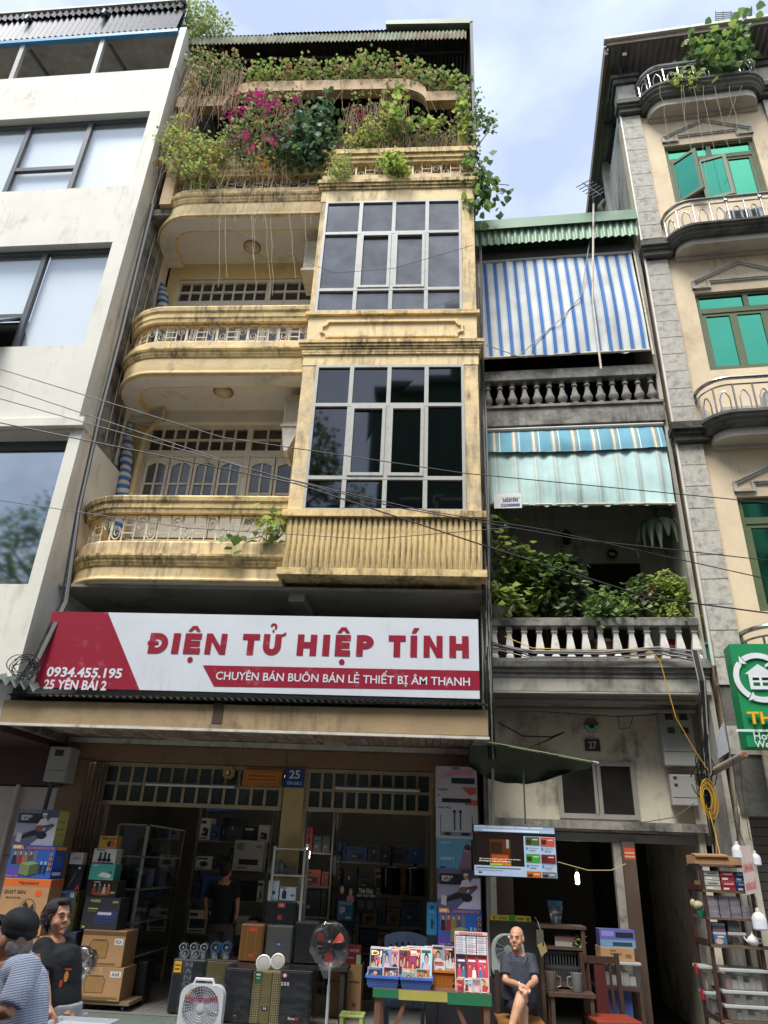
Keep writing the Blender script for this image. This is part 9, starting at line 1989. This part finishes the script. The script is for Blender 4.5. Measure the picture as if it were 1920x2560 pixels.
for k in range(7):
 a = R(0,6); c = px(MF,48+R(-10,10),1440+R(-14,14),-1.7); t = thing('cable_coil','loop of black cable tangled at the left end of the sign','cable',c,0,'cable loops by the sign'); r_ = R(.10,.2); MB().tube([(r_*math.cos(a+j*.45),R(-.03,.03),r_*.7*math.sin(a+j*.45)) for j in range(14)],.006,4).build('loop', M_black, t)
for k in range(8):
 c = px(MF,1520+R(-6,8),1650+R(-10,60),-.95); t = thing('cable_coil','loop of black cable tangled at the corner below the meter boxes','cable',c,0,'cable loops at the right corner'); r_ = R(.10,.22); a = R(0,6); MB().tube([(r_*.6*math.cos(a+j*.45),R(-.03,.03),r_*math.sin(a+j*.45)) for j in range(14)],.007,4).build('loop', M_black, t)
random.seed(7)
wire('wall_cable','thin black cable strung across the wall above plate 27',[(1085,1535,-.25),(1180,1538,-.22),(1330,1548,-.2),(1400,1545,-.18),(1490,1530,-.2)],.006)
wire('wall_cable','looped black cable end on the wall left of plate 27',[(1075,1560,-.3),(1130,1590,-.2),(1190,1592,-.18),(1218,1582,-.18),(1180,1600,-.18),(1120,1625,-.2)],.010)
wire('wall_cable','small black cable loop on the wall right of the round charm',[(1335,1548,-.19),(1338,1575,-.19),(1360,1572,-.19),(1368,1546,-.19)],.005)
wire('sagging_cable','grey cable sagging from small box over the lintel ledge',[(1500,1735,-.4),(1460,1765,-.4),(1400,1775,-.35),(1365,1778,-.3)],.006,pm('5a5650',.6))
M_yc = mat('yellow_cable','c99a20',.5,var=.1)
wire('yellow_cable','yellow cable running down from lower balustrade to the coil',[(1090,1375,-.95),(1150,1400,-.98),(1250,1404,-1.0),(1400,1404,-1.0),(1425,1425,-1.05),(1460,1550,-1.05),(1500,1620,-1.0),(1530,1665,-.97)],.006,M_yc)
c = px(MF,1528,1725,-1.0); t = thing('yellow_coil','coil of yellow cable hanging at the corner of no 27','cable',c)
for k in range(7): r_ = .05+.008*k; MB().tube([(r_*math.cos(j*.4)+.004*k,.012*(k%3),r_*2.3*math.sin(j*.4)) for j in range(16)],.004,4,closed=True).build('turn', M_yc, t)
wire('yellow_cable','yellow cable hanging from the coil down to goods rack',[(1532,1752,-1.0),(1545,1800,-1.0),(1556,1850,-1.05)],.007,M_yc)
wire('cream_string','slack cream string between television and brown post',[(1205,1862,-.92),(1270,1880,-.8),(1320,1880,-.7),(1352,1866,-.64)],.005,pm('b3a06a',.7))
for x0, x1 in ((1590,1597),(1605,1618)): wire('hook_wire','thin wire with hook hanging before the roller shutter, %s' % ('left' if x0 < 1600 else 'right'),[(x0-8,1632,-1.5),(x0,1720,-1.45),(x1,1800,-1.45),(x1+4,1815,-1.45)],.004,M_steel)
# air conditioners on the bay side, rolled awnings on balconies
for (x0,y0,x1,y1,lb) in ((614,852,652,916,'lower'),(657,520,692,580,'upper')):
 u0,u1,z0,z1 = MF.rc(x0,y0,x1,y1,-.75); t = thing('air_conditioner','beige air conditioner on the bay side above the %s balcony' % ('second floor' if lb == 'lower' else 'third floor'),'air conditioner',(u0,-.75,z0)); MB().box(0,max(.3,-2.08-u0),0,.62,0,z1-z0).build('case', mat('old_ac','c9bfa8',.6,var=.1,blot=.3,blotcol='8a7a60',bsc=5), t, bevel=.015); MB().box(.03,.24,-.006,0,.06,(z1-z0)*.8).build('panel', pm('b5ab96',.6), t); MB().box(-.03,max(.3,-2.08-u0),-.02,.64,-.05,-.002).build('bracket', M_pwhite, t)
 if lb == 'lower': MB().hexa([(.06,0,-.5),(.12,0,-.5),(.12,.5,-.5),(.06,.5,-.5),(.0,0,-.05),(.3,0,-.05),(.3,.5,-.05),(.0,.5,-.05)]).build('bracket_cheek', M_pwhite, t)
for (pts,lb) in ((((350,612),(352,640),(352,662)),'third floor'),(((280,915),(275,975),(266,1062)),'second floor')):
 P_ = [px(MF,x,y,-.12) for x,y in pts]; t = thing('rolled_awning','rolled blue and white striped canvas standing at left of %s balcony' % lb,'awning',P_[-1]); Q = [v-P_[-1] for v in P_]; Q.append(Q[-1]+Vector((0.02,0,-.8)))
 Q2 = [Q[0].lerp(Q[1],k/8) for k in range(8)]+[Q[1].lerp(Q[2],k/8) for k in range(8)]+[Q[2].lerp(Q[3],k/8) for k in range(9)]
 rr_ = [.05+.05*min(1,k/8)+.012*math.sin(k*2.1) for k in range(len(Q2))]
 Mr = MATS.get('roll_canvas')
 if not Mr:
  Mr = mat('roll_canvas','c6c6c0',.8); nn = Mr.node_tree; b_ = nn.nodes['Principled BSDF']; tcn = nn.nodes.new('ShaderNodeTexCoord'); wv_ = nn.nodes.new('ShaderNodeTexWave'); wv_.bands_direction = 'Z'; wv_.inputs['Scale'].default_value = 2.2; wv_.inputs['Distortion'].default_value = 3.5; wv_.inputs['Detail Scale'].default_value = .6
  rp_ = nn.nodes.new('ShaderNodeValToRGB'); rp_.color_ramp.interpolation = 'CONSTANT'; rp_.color_ramp.elements[1].position = .5; rp_.color_ramp.elements[0].color = (*lin('c3c2ba'),1); rp_.color_ramp.elements[1].color = (*lin('3f6fa8'),1); nn.links.new(tcn.outputs['Object'],wv_.inputs['Vector']); nn.links.new(wv_.outputs['Fac'],rp_.inputs['Fac']); nn.links.new(rp_.outputs['Color'],b_.inputs['Base Color'])
 MB().tube([tuple(v) for v in Q2],rr_,10).build('canvas', Mr, t, smooth=True)
